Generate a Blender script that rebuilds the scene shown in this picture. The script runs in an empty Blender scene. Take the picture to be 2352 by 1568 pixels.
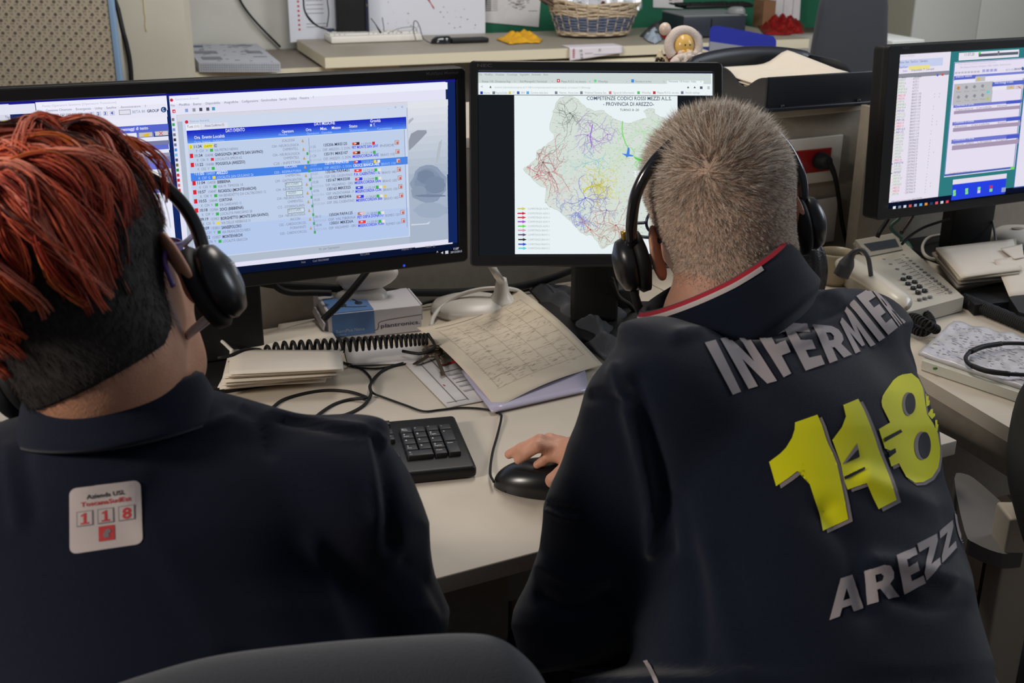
import bpy, bmesh, math, random
import numpy as np
from mathutils import Vector, Matrix
from mathutils.bvhtree import BVHTree

SC = bpy.context.scene
COL = SC.collection
rnd = random.Random(11)
nrs = np.random.RandomState(5)

# ------------------------------------------------------------------ camera
F = 2700.0; W, H = 2352, 1568
PITCH = math.radians(21.0); ROLL = math.radians(0.4); CZ = 1.49
FW = np.array([0, math.cos(PITCH), -math.sin(PITCH)])
UP0 = np.array([0, math.sin(PITCH), math.cos(PITCH)])
RT = np.array([1., 0, 0]) * math.cos(ROLL) + UP0 * math.sin(ROLL)
UP = -np.array([1., 0, 0]) * math.sin(ROLL) + UP0 * math.cos(ROLL)
CAM = np.array([0, 0, CZ])
cam_data = bpy.data.cameras.new('camera')
cam_data.sensor_width = 36.0
cam_data.lens = F / W * 36.0
cam_data.clip_start = 0.05
cam_data.dof.use_dof = True
cam_data.dof.focus_distance = 1.62
cam_data.dof.aperture_fstop = 11.0
cam = bpy.data.objects.new('camera', cam_data)
COL.objects.link(cam)
cam.matrix_world = Matrix(((RT[0], UP[0], -FW[0], 0), (RT[1], UP[1], -FW[1], 0), (RT[2], UP[2], -FW[2], CZ), (0, 0, 0, 1)))
SC.camera = cam

# ------------------------------------------------------------------ light
world = bpy.data.worlds.new('room_air'); SC.world = world
world.use_nodes = True
bg = world.node_tree.nodes['Background']
bg.inputs[0].default_value = (0.80, 0.86, 1.0, 1); bg.inputs[1].default_value = 0.13

def area(name, loc, target, size, power, color, size_y=None):
    d = bpy.data.lights.new(name, 'AREA'); d.energy = power; d.color = color; d.size = size
    if size_y: d.shape = 'RECTANGLE'; d.size_y = size_y
    o = bpy.data.objects.new(name, d); COL.objects.link(o); o.location = loc
    v = Vector(target) - Vector(loc)
    o.rotation_euler = v.to_track_quat('-Z', 'Y').to_euler()
    return o
area('window_daylight', (-2.15, -0.10, 2.15), (0.1, 1.3, 1.0), 0.45, 50, (1.0, 0.91, 0.82), 0.5)
area('side_daylight', (2.9, 2.4, 2.2), (0.3, 1.3, 0.9), 1.0, 30, (0.82, 0.90, 1.0), 1.2)
area('ceiling_tube_front', (0.2, 2.6, 2.6), (0.2, 2.2, 0.0), 0.5, 21, (1.0, 0.93, 0.84), 1.4)
area('background_fill', (-0.6, 3.6, 2.65), (-0.8, 5.6, 1.0), 1.6, 46, (0.96, 0.98, 1.0), 0.8)  # unseen fill lamp, placed to brighten the pillar and back wall from the front
area('right_background_fill', (2.0, 3.9, 2.65), (2.2, 6.4, 0.9), 1.4, 55, (0.97, 0.98, 1.0), 0.8)  # added fill lamp without a fixture, lifts the white cabinets and right background

SC.view_settings.view_transform = 'Standard'
try: SC.view_settings.look = 'None'
except Exception: pass
SC.view_settings.exposure = 0.0
SC.view_settings.gamma = 1.0
SC.view_settings.use_curve_mapping = False

# ------------------------------------------------------------------ pixel -> place
def ray(px, py): return FW + RT * (px - 1176) / F - UP * (py - 784) / F
def PZ(px, py, z):
    r = ray(px, py); return CAM + r * (z - CZ) / r[2]
def PD(px, py, d): return CAM + ray(px, py) * d
def PY(px, py, y):
    r = ray(px, py); return CAM + r * y / r[1]
def PP(px, py, o, n):
    r = ray(px, py); return CAM + r * ((np.array(o) - CAM) @ n) / (r @ n)
def proj(p):
    v = np.asarray(p) - CAM; d = v @ FW
    return 1176 + F * (v @ RT) / d, 784 - F * (v @ UP) / d, d

# ------------------------------------------------------------------ materials
def s2l(c): return tuple(((x / 255.) / 12.92 if x / 255. <= 0.04045 else ((x / 255. + 0.055) / 1.055) ** 2.4) for x in c)
MATS = {}
def mat(name, col, rough=0.6, metal=0.0, noise=0.0, nscale=30.0, bump=0.0, bscale=200.0, spec=0.5, sheen=0.0, coat=0.0, trans=0.0, alpha=1.0, sss=0.0, col2=None):
    if name in MATS: return MATS[name]
    m = bpy.data.materials.new(name); m.use_nodes = True
    nt = m.node_tree; b = nt.nodes['Principled BSDF']
    b.inputs['Base Color'].default_value = (*col, 1)
    b.inputs['Roughness'].default_value = rough
    b.inputs['Metallic'].default_value = metal
    b.inputs['Specular IOR Level'].default_value = spec
    if sheen: b.inputs['Sheen Weight'].default_value = sheen; b.inputs['Sheen Roughness'].default_value = 0.45
    if coat: b.inputs['Coat Weight'].default_value = coat
    if trans: b.inputs['Transmission Weight'].default_value = trans
    if alpha < 1: b.inputs['Alpha'].default_value = alpha
    if sss:
        b.inputs['Subsurface Weight'].default_value = sss
        b.inputs['Subsurface Radius'].default_value = (0.012, 0.004, 0.002)
    tc = nt.nodes.new('ShaderNodeTexCoord')
    if noise or col2:
        n = nt.nodes.new('ShaderNodeTexNoise'); n.inputs['Scale'].default_value = nscale; n.inputs['Detail'].default_value = 5
        nt.links.new(tc.outputs['Object'], n.inputs['Vector'])
        r = nt.nodes.new('ShaderNodeValToRGB')
        c1 = col; c2 = col2 if col2 else tuple(x * (1 - noise) for x in col)
        r.color_ramp.elements[0].position = 0.35; r.color_ramp.elements[1].position = 0.65
        r.color_ramp.elements[0].color = (*c2, 1); r.color_ramp.elements[1].color = (*c1, 1)
        nt.links.new(n.outputs['Fac'], r.inputs['Fac']); nt.links.new(r.outputs['Color'], b.inputs['Base Color'])
    if bump:
        n2 = nt.nodes.new('ShaderNodeTexNoise'); n2.inputs['Scale'].default_value = bscale; n2.inputs['Detail'].default_value = 3
        bp = nt.nodes.new('ShaderNodeBump'); bp.inputs['Strength'].default_value = bump; bp.inputs['Distance'].default_value = 0.002
        nt.links.new(tc.outputs['Object'], n2.inputs['Vector']); nt.links.new(n2.outputs['Fac'], bp.inputs['Height'])
        nt.links.new(bp.outputs['Normal'], b.inputs['Normal'])
    MATS[name] = m
    return m
def emi(rgb, k=1.0):
    key = 'glow_%d_%d_%d' % tuple(rgb)
    if key in MATS: return MATS[key]
    m = bpy.data.materials.new(key); m.use_nodes = True; nt = m.node_tree
    for n in list(nt.nodes): nt.nodes.remove(n)
    o = nt.nodes.new('ShaderNodeOutputMaterial'); e = nt.nodes.new('ShaderNodeEmission')
    e.inputs[0].default_value = (*s2l(rgb), 1); e.inputs[1].default_value = k
    nt.links.new(e.outputs[0], o.inputs[0]); MATS[key] = m
    return m

M_WALL = mat('plaster', s2l((196, 192, 182)), 0.9, noise=0.06, nscale=8, bump=0.15, bscale=60)
M_PANEL = mat('panel_laminate', s2l((150, 141, 127)), 0.7, noise=0.1, nscale=60, bump=0.1)
M_DESK = mat('desk_laminate', s2l((200, 189, 172)), 0.5, noise=0.04, nscale=20)
M_DESKE = mat('desk_edge', s2l((188, 176, 156)), 0.55)
M_BLACK = mat('black_plastic', (0.007, 0.007, 0.0075), 0.45, spec=.35)
M_BLACKM = mat('matte_black_plastic', (0.008, 0.008, 0.0085), 0.6, spec=.3)
M_GLOSSB = mat('gloss_black_plastic', (0.012, 0.012, 0.014), 0.16, coat=0.5)
M_CHAR = mat('charcoal_fabric', s2l((46, 48, 54)), 0.95, bump=0.5, bscale=900, sheen=0.15)
M_WHITEP = mat('white_plastic', s2l((214, 208, 198)), 0.35)
M_PAPER = mat('paper', s2l((216, 206, 190)), 0.85, noise=0.03, nscale=40)
M_PAPERG = mat('grey_paper', s2l((196, 192, 190)), 0.8, noise=0.05, nscale=50)
M_TAN = mat('tan_paper', s2l((196, 184, 164)), 0.85, noise=0.05, nscale=30)
M_INK = mat('ink', s2l((92, 84, 78)), 0.8)
M_INKD = mat('dark_ink', s2l((40, 40, 48)), 0.8)
M_REDI = mat('red_ink', s2l((178, 30, 36)), 0.6)
M_CHROME = mat('chrome', (0.7, 0.7, 0.72), 0.2, metal=1.0)

# ------------------------------------------------------------------ mesh builder
FR = {}
class MB:
    def __init__(s): s.v = []; s.f = []; s.m = []; s.mats = []; s.sm = []
    def mi(s, m):
        if m is None: m = s.mats[0] if s.mats else M_BLACK
        if m not in s.mats: s.mats.append(m)
        return s.mats.index(m)
    def add(s, verts, faces, m=None, smooth=False):
        o = len(s.v); k = s.mi(m)
        s.v.extend([tuple(map(float, p)) for p in verts])
        for f in faces: s.f.append(tuple(int(i) + o for i in f)); s.m.append(k); s.sm.append(smooth)
        return s
    def box(s, c, size, m=None, ax=None, bev=0.0):
        """c centre, size full sizes, ax three axis vectors"""
        ax = np.eye(3) if ax is None else np.array(ax, float)
        c = np.array(c, float); h = np.array(size, float) / 2
        if bev <= 0:
            vs = []
            for z in (-1, 1):
                for y in (-1, 1):
                    for x in (-1, 1): vs.append(c + ax[0] * x * h[0] + ax[1] * y * h[1] + ax[2] * z * h[2])
            fs = [(0, 2, 3, 1), (4, 5, 7, 6), (0, 1, 5, 4), (2, 6, 7, 3), (0, 4, 6, 2), (1, 3, 7, 5)]
            return s.add(vs, fs, m)
        b = min(bev, h.min() * 0.95)
        bm = bmesh.new(); bmesh.ops.create_cube(bm, size=1.0)
        for v in bm.verts: v.co = Vector((v.co.x * h[0] * 2, v.co.y * h[1] * 2, v.co.z * h[2] * 2))
        bmesh.ops.bevel(bm, geom=list(bm.edges), offset=b, segments=3, profile=0.5, affect='EDGES')
        vs = [c + ax[0] * v.co.x + ax[1] * v.co.y + ax[2] * v.co.z for v in bm.verts]
        bm.verts.index_update()
        fs = [[v.index for v in f.verts] for f in bm.faces]
        bm.free()
        return s.add(vs, fs, m, True)
    def prism(s, pts, d, m=None, bev=0.0):
        """closed 3D outline pts (planar) pushed along vector d"""
        n = len(pts); P = [np.array(p, float) for p in pts]; d = np.array(d, float)
        vs = P + [p + d for p in P]
        nn = np.zeros(3)
        for i in range(n): nn += np.cross(P[i] - P[0], P[(i + 1) % n] - P[0])
        flip = (nn @ d) > 0
        fs = [tuple(range(n - 1, -1, -1)) if flip else tuple(range(n)), tuple(range(n, 2 * n)) if flip else tuple(range(2 * n - 1, n - 1, -1))]
        for i in range(n):
            j = (i + 1) % n
            fs.append((i, j, j + n, i + n) if flip else (j, i, i + n, j + n))
        return s.add(vs, fs, m)
    def tube(s, pts, r, m=None, n=8, closed=False, smooth_pts=True, sub=6, flat=None):
        P = [np.array(p, float) for p in pts]
        R = list(r) if hasattr(r, '__len__') else [r] * len(P)
        if smooth_pts and len(P) > 2: P, R = catmull(P, R, sub, closed)
        vs = []; fs = []; N = len(P); up = None
        for i in range(N):
            a = P[(i - 1) % N] if (closed or i > 0) else P[i]
            b = P[(i + 1) % N] if (closed or i < N - 1) else P[i]
            t = b - a; t = t / (np.linalg.norm(t) + 1e-12)
            if up is None:
                up = np.array([0, 0, 1.]) if abs(t[2]) < 0.9 else np.array([1., 0, 0])
            x = np.cross(t, up); x /= (np.linalg.norm(x) + 1e-12); y = np.cross(x, t); up = y
            for k in range(n):
                a_ = 2 * math.pi * k / n
                ca, sa = math.cos(a_), math.sin(a_)
                if flat: ca *= flat
                vs.append(P[i] + R[i] * (x * ca + y * sa))
        for i in range(N if closed else N - 1):
            for k in range(n):
                j = (i + 1) % N; k2 = (k + 1) % n
                fs.append((i * n + k, i * n + k2, j * n + k2, j * n + k))
        if not closed:
            fs.append(tuple(range(n - 1, -1, -1))); fs.append(tuple((N - 1) * n + k for k in range(n)))
        return s.add(vs, fs, m, True)
    def lathe(s, c, prof, m=None, n=32, ax=None, sx=1, sy=1):
        """prof list of (r, h) from the bottom up"""
        ax = np.eye(3) if ax is None else np.array(ax, float); c = np.array(c, float)
        vs = []; fs = []; K = len(prof)
        for (r, h) in prof:
            for k in range(n):
                a = 2 * math.pi * k / n
                vs.append(c + ax[0] * r * sx * math.cos(a) + ax[1] * r * sy * math.sin(a) + ax[2] * h)
        for i in range(K - 1):
            for k in range(n):
                k2 = (k + 1) % n
                fs.append((i * n + k, i * n + k2, (i + 1) * n + k2, (i + 1) * n + k))
        fs.append(tuple(range(n - 1, -1, -1))); fs.append(tuple((K - 1) * n + k for k in range(n)))
        return s.add(vs, fs, m, True)
    def ell(s, c, r, m=None, ax=None, n=24):
        prof = []
        K = n // 2
        ax = np.eye(3) if ax is None else np.array(ax, float)
        for i in range(K + 1):
            t = -math.pi / 2 + math.pi * i / K
            prof.append((max(math.cos(t), 1e-4), math.sin(t)))
        A = [ax[0] * r[0], ax[1] * r[1], ax[2] * r[2]]
        return s.lathe(c, prof, m, n, A)
    def grid(s, fn, nu, nv, m=None, smooth=True, thick=None):
        """fn(u,v)->point; u,v in 0..1; thick: vector or None"""
        G = [[np.array(fn(i / nu, j / nv), float) for i in range(nu + 1)] for j in range(nv + 1)]
        vs = [p for row in G for p in row]; w = nu + 1
        fs = [(j * w + i, j * w + i + 1, (j + 1) * w + i + 1, (j + 1) * w + i) for j in range(nv) for i in range(nu)]
        if thick is not None:
            t = np.array(thick, float); o = len(vs)
            vs = vs + [p + t for p in vs]
            fs = fs + [tuple(k + o for k in reversed(f)) for f in fs]
            B = [j * w for j in range(nv + 1)] + [nv * w + i for i in range(1, w)] + [j * w + nu for j in range(nv - 1, -1, -1)] + [i for i in range(nu - 1, 0, -1)]
            for a, b in zip(B, B[1:] + B[:1]): fs.append((a, b, b + o, a + o))
        return s.add(vs, fs, m, smooth)
    def build(s, name, parent=None, label=None, local=False):
        me = bpy.data.meshes.new(name)
        V = np.array(s.v, float).reshape(-1, 3)
        if parent is not None and not local and parent.name in FR:
            loc, c, sn = FR[parent.name]
            V = V - loc
            V = np.stack([V[:, 0] * c + V[:, 1] * sn, -V[:, 0] * sn + V[:, 1] * c, V[:, 2]], 1)
        me.from_pydata(V.tolist(), [], s.f)
        for m in s.mats: me.materials.append(m)
        me.polygons.foreach_set('material_index', s.m)
        me.polygons.foreach_set('use_smooth', s.sm)
        me.update()
        o = bpy.data.objects.new(name, me); COL.objects.link(o)
        if parent is not None:
            o.parent = parent
            if parent.name in FR: FR[o.name] = FR[parent.name]
        if label: o['label'] = label
        return o

def catmull(P, R, sub, closed=False):
    N = len(P); out = []; ro = []
    segs = N if closed else N - 1
    for i in range(segs):
        p0 = P[(i - 1) % N] if (closed or i > 0) else 2 * P[0] - P[1]
        p1 = P[i]; p2 = P[(i + 1) % N]
        p3 = P[(i + 2) % N] if (closed or i < N - 2) else 2 * P[-1] - P[-2]
        for k in range(sub):
            t = k / sub
            out.append(0.5 * ((2 * p1) + (-p0 + p2) * t + (2 * p0 - 5 * p1 + 4 * p2 - p3) * t * t + (-p0 + 3 * p1 - 3 * p2 + p3) * t ** 3))
            ro.append(R[i] * (1 - t) + R[(i + 1) % N] * t)
    if not closed: out.append(P[-1]); ro.append(R[-1])
    return out, ro

def thing(name, label, cat, loc=(0, 0, 0), rotz=0.0, group=None):
    o = bpy.data.objects.new(name, None); COL.objects.link(o)
    o.empty_display_size = 0.05
    o.location = [float(x) for x in loc]; o.rotation_euler = (0, 0, rotz)
    o['label'] = label; o['category'] = cat
    if group: o['group'] = group
    FR[o.name] = (np.array(loc, float), math.cos(rotz), math.sin(rotz))
    return o
def solo(mb, name, label, cat, group=None, kind=None):
    """a thing that is one mesh, its origin at its lowest middle point"""
    V = np.array(mb.v); loc = np.array([(V[:, 0].min() + V[:, 0].max()) / 2, (V[:, 1].min() + V[:, 1].max()) / 2, V[:, 2].min()])
    mb.v = [tuple(p) for p in (V - loc)]
    o = mb.build(name); o.location = loc.tolist()
    FR[o.name] = (loc, 1.0, 0.0)
    o['label'] = label; o['category'] = cat
    if group: o['group'] = group
    if kind: o['kind'] = kind
    return o
def struct(mb, name):
    o = mb.build(name); o['kind'] = 'structure'; return o

# ------------------------------------------------------------------ text
_TX = {}
def text_mesh(s, bold=0.0):
    k = (s, bold)
    if k in _TX: return _TX[k]
    cu = bpy.data.curves.new('t', 'FONT'); cu.body = s; cu.resolution_u = 2; cu.offset = bold; cu.size = 1.0
    ob = bpy.data.objects.new('t', cu)
    me = bpy.data.meshes.new_from_object(ob)
    V = np.array([v.co[:] for v in me.vertices]).reshape(-1, 3)
    Fc = [tuple(p.vertices) for p in me.polygons]
    bpy.data.objects.remove(ob); bpy.data.curves.remove(cu); bpy.data.meshes.remove(me)
    _TX[k] = (V, Fc); return _TX[k]
def put_text(mb, s, o, u, v, size, m, width=None, bold=0.0, n=None, lift=0.0, vs=1.0):
    """o baseline left; u text direction, v up direction; size cap height in metres"""
    V, Fc = text_mesh(s, bold)
    if len(V) == 0: return
    k = size / 0.70; kx = k
    if width: kx = width / max(V[:, 0].max(), 1e-6)
    o = np.array(o, float)
    if n is not None: o = o + np.array(n) * lift
    pts = [o + u * (p[0] * kx) + v * (p[1] * k * vs) for p in V]
    mb.add(pts, Fc, m)
# ------------------------------------------------------------------ monitors
class Scr:
    def __init__(s, o, yaw, tilt, roll, w, h, left=True):
        u = np.array([math.cos(yaw), math.sin(yaw), 0]); nr = np.array([math.sin(yaw), -math.cos(yaw), 0])
        v = np.array([0, 0, -1.]) * math.cos(tilt) + nr * math.sin(tilt)
        s.u = u * math.cos(roll) + v * math.sin(roll); s.v = -u * math.sin(roll) + v * math.cos(roll)
        s.n = np.cross(s.v, s.u); s.o = np.array(o, float); s.w = w; s.h = h
        if not left: s.o = s.o - s.u * w
        s.mb = MB(); s.k = 1
    def uv(s, px, py):
        q = PP(px, py, s.o, s.n) - s.o; return q @ s.u, q @ s.v
    def at(s, a, b, lift=0.0): return s.o + s.u * a + s.v * b + s.n * lift
    def nxt(s): s.k += 1; return 0.00006 * s.k
    def rect(s, x1, y1, x2, y2, c, uvm=False):
        a1, b1 = (x1, y1) if uvm else s.uv(x1, y1); a2, b2 = (x2, y2) if uvm else s.uv(x2, y2)
        a1, a2 = max(0, min(a1, s.w)), max(0, min(a2, s.w)); b1, b2 = max(0, min(b1, s.h)), max(0, min(b2, s.h))
        l = s.nxt()
        s.mb.add([s.at(a1, b2, l), s.at(a2, b2, l), s.at(a2, b1, l), s.at(a1, b1, l)], [(0, 1, 2, 3)], emi(c))
    def frame(s, x1, y1, x2, y2, c, fill, t=0.0007):
        a1, b1 = s.uv(x1, y1); a2, b2 = s.uv(x2, y2)
        s.rect(a1, b1, a2, b2, c, True); s.rect(a1 + t, b1 + t, a2 - t, b2 - t, fill, True)
    def poly(s, pts, c, uvm=False, lift=None):
        P = [p if uvm else s.uv(*p) for p in pts]
        l = s.nxt() if lift is None else lift
        ar = sum(P[i][0] * P[(i + 1) % len(P)][1] - P[(i + 1) % len(P)][0] * P[i][1] for i in range(len(P)))
        if ar > 0: P = P[::-1]
        bm = bmesh.new(); vs = [bm.verts.new((p[0], p[1], 0)) for p in P]
        f = bm.faces.new(vs); bmesh.ops.triangulate(bm, faces=[f]); bm.verts.index_update()
        s.mb.add([s.at(p[0], p[1], l) for p in P], [[v.index for v in f.verts] for f in bm.faces], emi(c)); bm.free()
    def stroke(s, pts, wd, c, lift):
        vs = []; fs = []
        for (a, b), (a2, b2) in zip(pts, pts[1:]):
            d = np.array([a2 - a, b2 - b]); L = np.linalg.norm(d) + 1e-9; d /= L; p = np.array([-d[1], d[0]]) * wd / 2
            o = len(vs)
            for (x, y) in ((a + p[0], b + p[1]), (a2 + p[0], b2 + p[1]), (a2 - p[0], b2 - p[1]), (a - p[0], b - p[1])): vs.append(s.at(x, y, lift))
            fs.append((o, o + 1, o + 2, o + 3))
        s.mb.add(vs, fs, emi(c))
    def text(s, px, py, t, c, h=8.0, x2=None, bold=0.0):
        a, b = s.uv(px, py); sc = np.linalg.norm(np.array(s.uv(px, py + 10)) - (a, b)) / 10
        wd = None
        if x2: wd = s.uv(x2, py)[0] - a
        put_text(s.mb, t, s.at(a, b, s.nxt()), s.u, -s.v, h * sc, emi(c), wd, bold)

def monitor(label, S, bez, thick, stand, led=None, led_c=None, logo=None, names=('bezel', 'screen'), base=True, basec=None, pole_w=0.09):
    """bez = (left, top, right, bottom) bezel widths"""
    l, t, r, b = bez
    foot = np.array(stand, float)
    yaw = math.atan2(S.u[1], S.u[0])
    T = thing('monitor', label, 'monitor', (foot[0], foot[1], 0.742), yaw)
    # housing behind the screen
    m = MB()
    c = S.at((S.w + r - l) / 2, (S.h + b - t) / 2, -thick / 2 - 0.004)
    m.box(c, (S.w + l + r, S.h + t + b, thick), M_BLACKM, (S.u, -S.v, S.n), 0.008)
    c2 = S.at(S.w / 2, S.h / 2 + 0.01, -thick - 0.02)
    m.box(c2, (S.w * 0.6, S.h * 0.62, 0.045), M_BLACKM, (S.u, -S.v, S.n), 0.012)
    m.build('housing', T)
    # bezel: four mitred bars
    m = MB()
    O = [(-l, -t), (S.w + r, -t), (S.w + r, S.h + b), (-l, S.h + b)]
    I = [(0, 0), (S.w, 0), (S.w, S.h), (0, S.h)]
    fz, iz = 0.007, 0.0025
    # rounded outer corners
    def ring(pts, lift, rad):
        out = []
        for i, (x, y) in enumerate(pts):
            sx = 1 if i in (0, 3) else -1; sy = 1 if i in (0, 1) else -1
            cx, cy = x + sx * rad, y + sy * rad
            a0 = {0: 180, 1: 270, 2: 0, 3: 90}[i]
            for k in range(5):
                a = math.radians(a0 + k * 22.5)
                out.append(S.at(cx + rad * math.cos(a), cy + rad * math.sin(a), lift))
        return out
    rings = [ring(O, -0.006, 0.008), ring(O, fz - 0.002, 0.008), ring([(-l + .002, -t + .002), (S.w + r - .002, -t + .002), (S.w + r - .002, S.h + b - .002), (-l + .002, S.h + b - .002)], fz, 0.007),
             ring([(-.0015, -.0015), (S.w + .0015, -.0015), (S.w + .0015, S.h + .0015), (-.0015, S.h + .0015)], fz, 0.0005), ring(I, iz, 0.0003)]
    vs = [p for rg in rings for p in rg]; N = 20; fs = []
    for i in range(4):
        for k in range(N): fs.append((i * N + k, i * N + (k + 1) % N, (i + 1) * N + (k + 1) % N, (i + 1) * N + k))
    m.add(vs, fs, M_BLACK)
    m.build('bezel', T)
    m = MB(); m.add([S.at(0, S.h, -0.001), S.at(S.w, S.h, -0.001), S.at(S.w, 0, -0.001), S.at(0, 0, -0.001)], [(0, 1, 2, 3)], S.base)
    for q in (S.mb,): m.add(q.v, q.f[:0])
    # merge the displayed picture into the screen
    off = len(m.v) - len(S.mb.v)
    for f, mi_, sm in zip(S.mb.f, S.mb.m, S.mb.sm):
        m.f.append(tuple(i + off for i in f)); m.m.append(m.mi(S.mb.mats[mi_])); m.sm.append(False)
    m.build('screen', T, label='lit display')
    if led:
        a, b_ = S.uv(*led); m = MB(); m.ell(S.at(a, b_, fz), (0.0022, 0.0022, 0.0012), emi(led_c), (S.u, -S.v, S.n), 12); m.build('power_light', T, label='small blue light')
    if logo:
        m = MB(); a, b_ = S.uv(logo[0], logo[1]); a2, _ = S.uv(logo[2], logo[1])
        put_text(m, logo[3], S.at(a, b_, fz + 0.0003), S.u, -S.v, 0.005, mat('dim_logo', (0.05, 0.05, 0.052), 0.5), a2 - a, 0.01)
        m.build('logo', T)
    # stand
    m = MB()
    hx = np.array([math.cos(yaw), math.sin(yaw), 0]); hy = np.array([-hx[1], hx[0], 0]); Z = np.array([0, 0, 1.])
    topz = (S.o + S.v * S.h * 0.5)[2]
    m.box((foot[0], foot[1], (0.755 + topz) / 2), (pole_w, 0.035, topz - 0.755), M_BLACKM, (hx, hy, Z), 0.006)
    m.build('stand_pole', T)
    m = MB(); cc = S.at(S.w / 2, S.h / 2 + 0.01, -thick - 0.04); q = np.array([foot[0], foot[1], topz - 0.01])
    m.box((cc + q) / 2, (0.09, max(0.02, abs((q - cc) @ hy)) + 0.03, 0.09), M_BLACKM, (hx, hy, Z), 0.004)
    m.build('mounting_bracket', T)
    if base:
        m = MB(); bc = foot if basec is None else np.array(basec)
        m.box((bc[0], bc[1], 0.748), (0.24, 0.20, 0.014), M_BLACKM, (hx, hy, Z), 0.005)
        m.build('stand_base', T)
    return T

# ---- wide monitor on the left
S1 = Scr((-.0952, 1.9344, 1.203), .4331, .035, .0092, .72, .284, left=False); S1.base = emi((18, 38, 96))
s = S1
def lerp(a, b, t): return tuple(x + (y - x) * t for x, y in zip(a, b))
s.rect(0, 0, s.w, 0.0045, (26, 26, 132), True)
s.rect(0, s.h - 0.0115, s.w, s.h, (10, 20, 48), True)
# left-hand program
s.rect(-5, 240, 83, 700, (212, 214, 232))
s.rect(0, 0.004, s.uv(83, 262)[0], s.uv(40, 262)[1], (226, 228, 244), True)
s.text(12, 272, 'Tipo/Corr.', (70, 66, 80), 6, 42); s.text(50, 270, 'Calendario', (70, 66, 80), 6, 84)
s.rect(2, 277, 83, 290, (232, 226, 120)); s.text(14, 297, 'Stato', (80, 76, 90), 6, 34)
s.rect(-5, 303, 83, 306, (150, 170, 200)); s.rect(-5, 306, 83, 700, (222, 226, 240))
# call handling program
s.rect(81, 235, 386, 640, (112, 122, 206))
s.rect(81, 235, 385, 252, (236, 236, 250))
s.text(97, 246, 'Posto Operatore Sanitario [Operatore: Postazione]', (184, 184, 206), 5, 268)
s.rect(82, 254, 384.5, 268, (230, 230, 246))
for x, t, x2 in ((86, 'File', 97), (105, 'Gestione Chiamate', 165), (174, 'Emergenza', 209), (218, 'Utility', 235), (244, 'Satellite', 267), (277, 'Amministratore', 323), (332, '?', 335)):
    s.text(x, 257 - (x - 86) * .045, t, (120, 120, 142), 5.2, x2)
for i in range(8): s.frame(84 + i * 13.4, 263.5 - i * .65, 96 + i * 13.4, 271.5 - i * .65, (160, 160, 178), (214, 214, 226)); s.poly([(87 + i * 13.4, 265.4 - i * .6), (93 + i * 13.4, 266 - i * .6), (91 + i * 13.4, 270 - i * .6)], (120, 120, 134))
for i, d in enumerate('1234'):
    s.rect(204 + i * 15.6, 256.5 - i * .8, 217 + i * 15.6, 266.5 - i * .8, (206, 208, 224)); s.text(207 + i * 15.8, 264.8 - i * .8, d, (60, 74, 196), 7, None, .02)
s.frame(272, 252, 300, 262, (140, 140, 150), (224, 224, 236))
s.text(303, 259.5, 'BETA 80', (130, 146, 176), 6.5, 333); s.text(337, 257.5, 'GROUP', (42, 56, 104), 6.5, 365, .02)
s.poly([(375 + 6.5 * math.cos(a * .45), 251 + 6.5 * math.sin(a * .45)) for a in range(14)], (38, 66, 120))
s.poly([(371, 249), (376, 246), (374, 252), (379, 254), (373, 256)], (150, 180, 214))
s.rect(82, 272, 218, 282, (84, 96, 196)); s.text(150, 280, 'Elenco ?', (206, 210, 246), 6, 168, .02)
s.rect(95, 285, 175, 292, (236, 236, 250))
s.frame(180.5, 275, 214, 290, (150, 150, 160), (196, 196, 200)); s.poly([(185, 281), (192, 279), (197, 281), (196, 288), (190, 291), (185, 287)], (222, 196, 74)); s.text(199, 286, 'Rub.', (70, 70, 76), 6, 212)
s.rect(222.5, 275.5, 384, 282.5, (232, 232, 246)); s.rect(222.5, 280, 384, 289, (232, 232, 246))
s.rect(200, 293, 251, 326, (178, 184, 196)); s.rect(232, 313, 250, 322, (120, 196, 214))
s.rect(253, 291, 387, 303, (86, 102, 204)); s.text(255.5, 301, 'Invia messaggi di testo', (226, 228, 252), 7, 340, .02)
s.rect(256, 307.5, 313.5, 315, (232, 232, 246)); s.text(259, 314, 'Tutte', (80, 78, 84), 5, 270)
s.frame(317, 303.5, 350, 312.5, (150, 150, 160), (196, 192, 190)); s.poly([(326, 309), (336, 305.5), (342, 304), (341, 312), (333, 313)], (226, 184, 50))
s.frame(354, 300.5, 386, 309.5, (150, 150, 160), (206, 200, 204)); s.text(364, 309.5, 'X', (206, 60, 66), 8, 374, .012)
s.rect(256, 319.5, 388.5, 343, (228, 230, 246)); s.rect(256, 329, 388.5, 329.8, (120, 124, 160))
s.rect(84, 350, 388.5, 358, (96, 110, 206)); s.rect(84, 361.5, 391, 387, (226, 228, 246)); s.rect(84, 370, 391, 370.8, (150, 150, 180)); s.rect(84, 379, 391, 380, (120, 124, 170)); s.text(308, 368.5, "l'avviso", (90, 88, 100), 5, 331)
s.rect(84, 392, 393, 404, (110, 118, 208)); s.rect(84, 408, 397, 441, (230, 232, 248)); s.rect(84, 418, 396, 419, (160, 162, 190))
s.rect(84, 446, 399, 462, (100, 112, 204)); s.rect(84, 464, 402, 548, (232, 234, 250)); s.rect(84, 552, 406, 680, (228, 228, 244))
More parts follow.
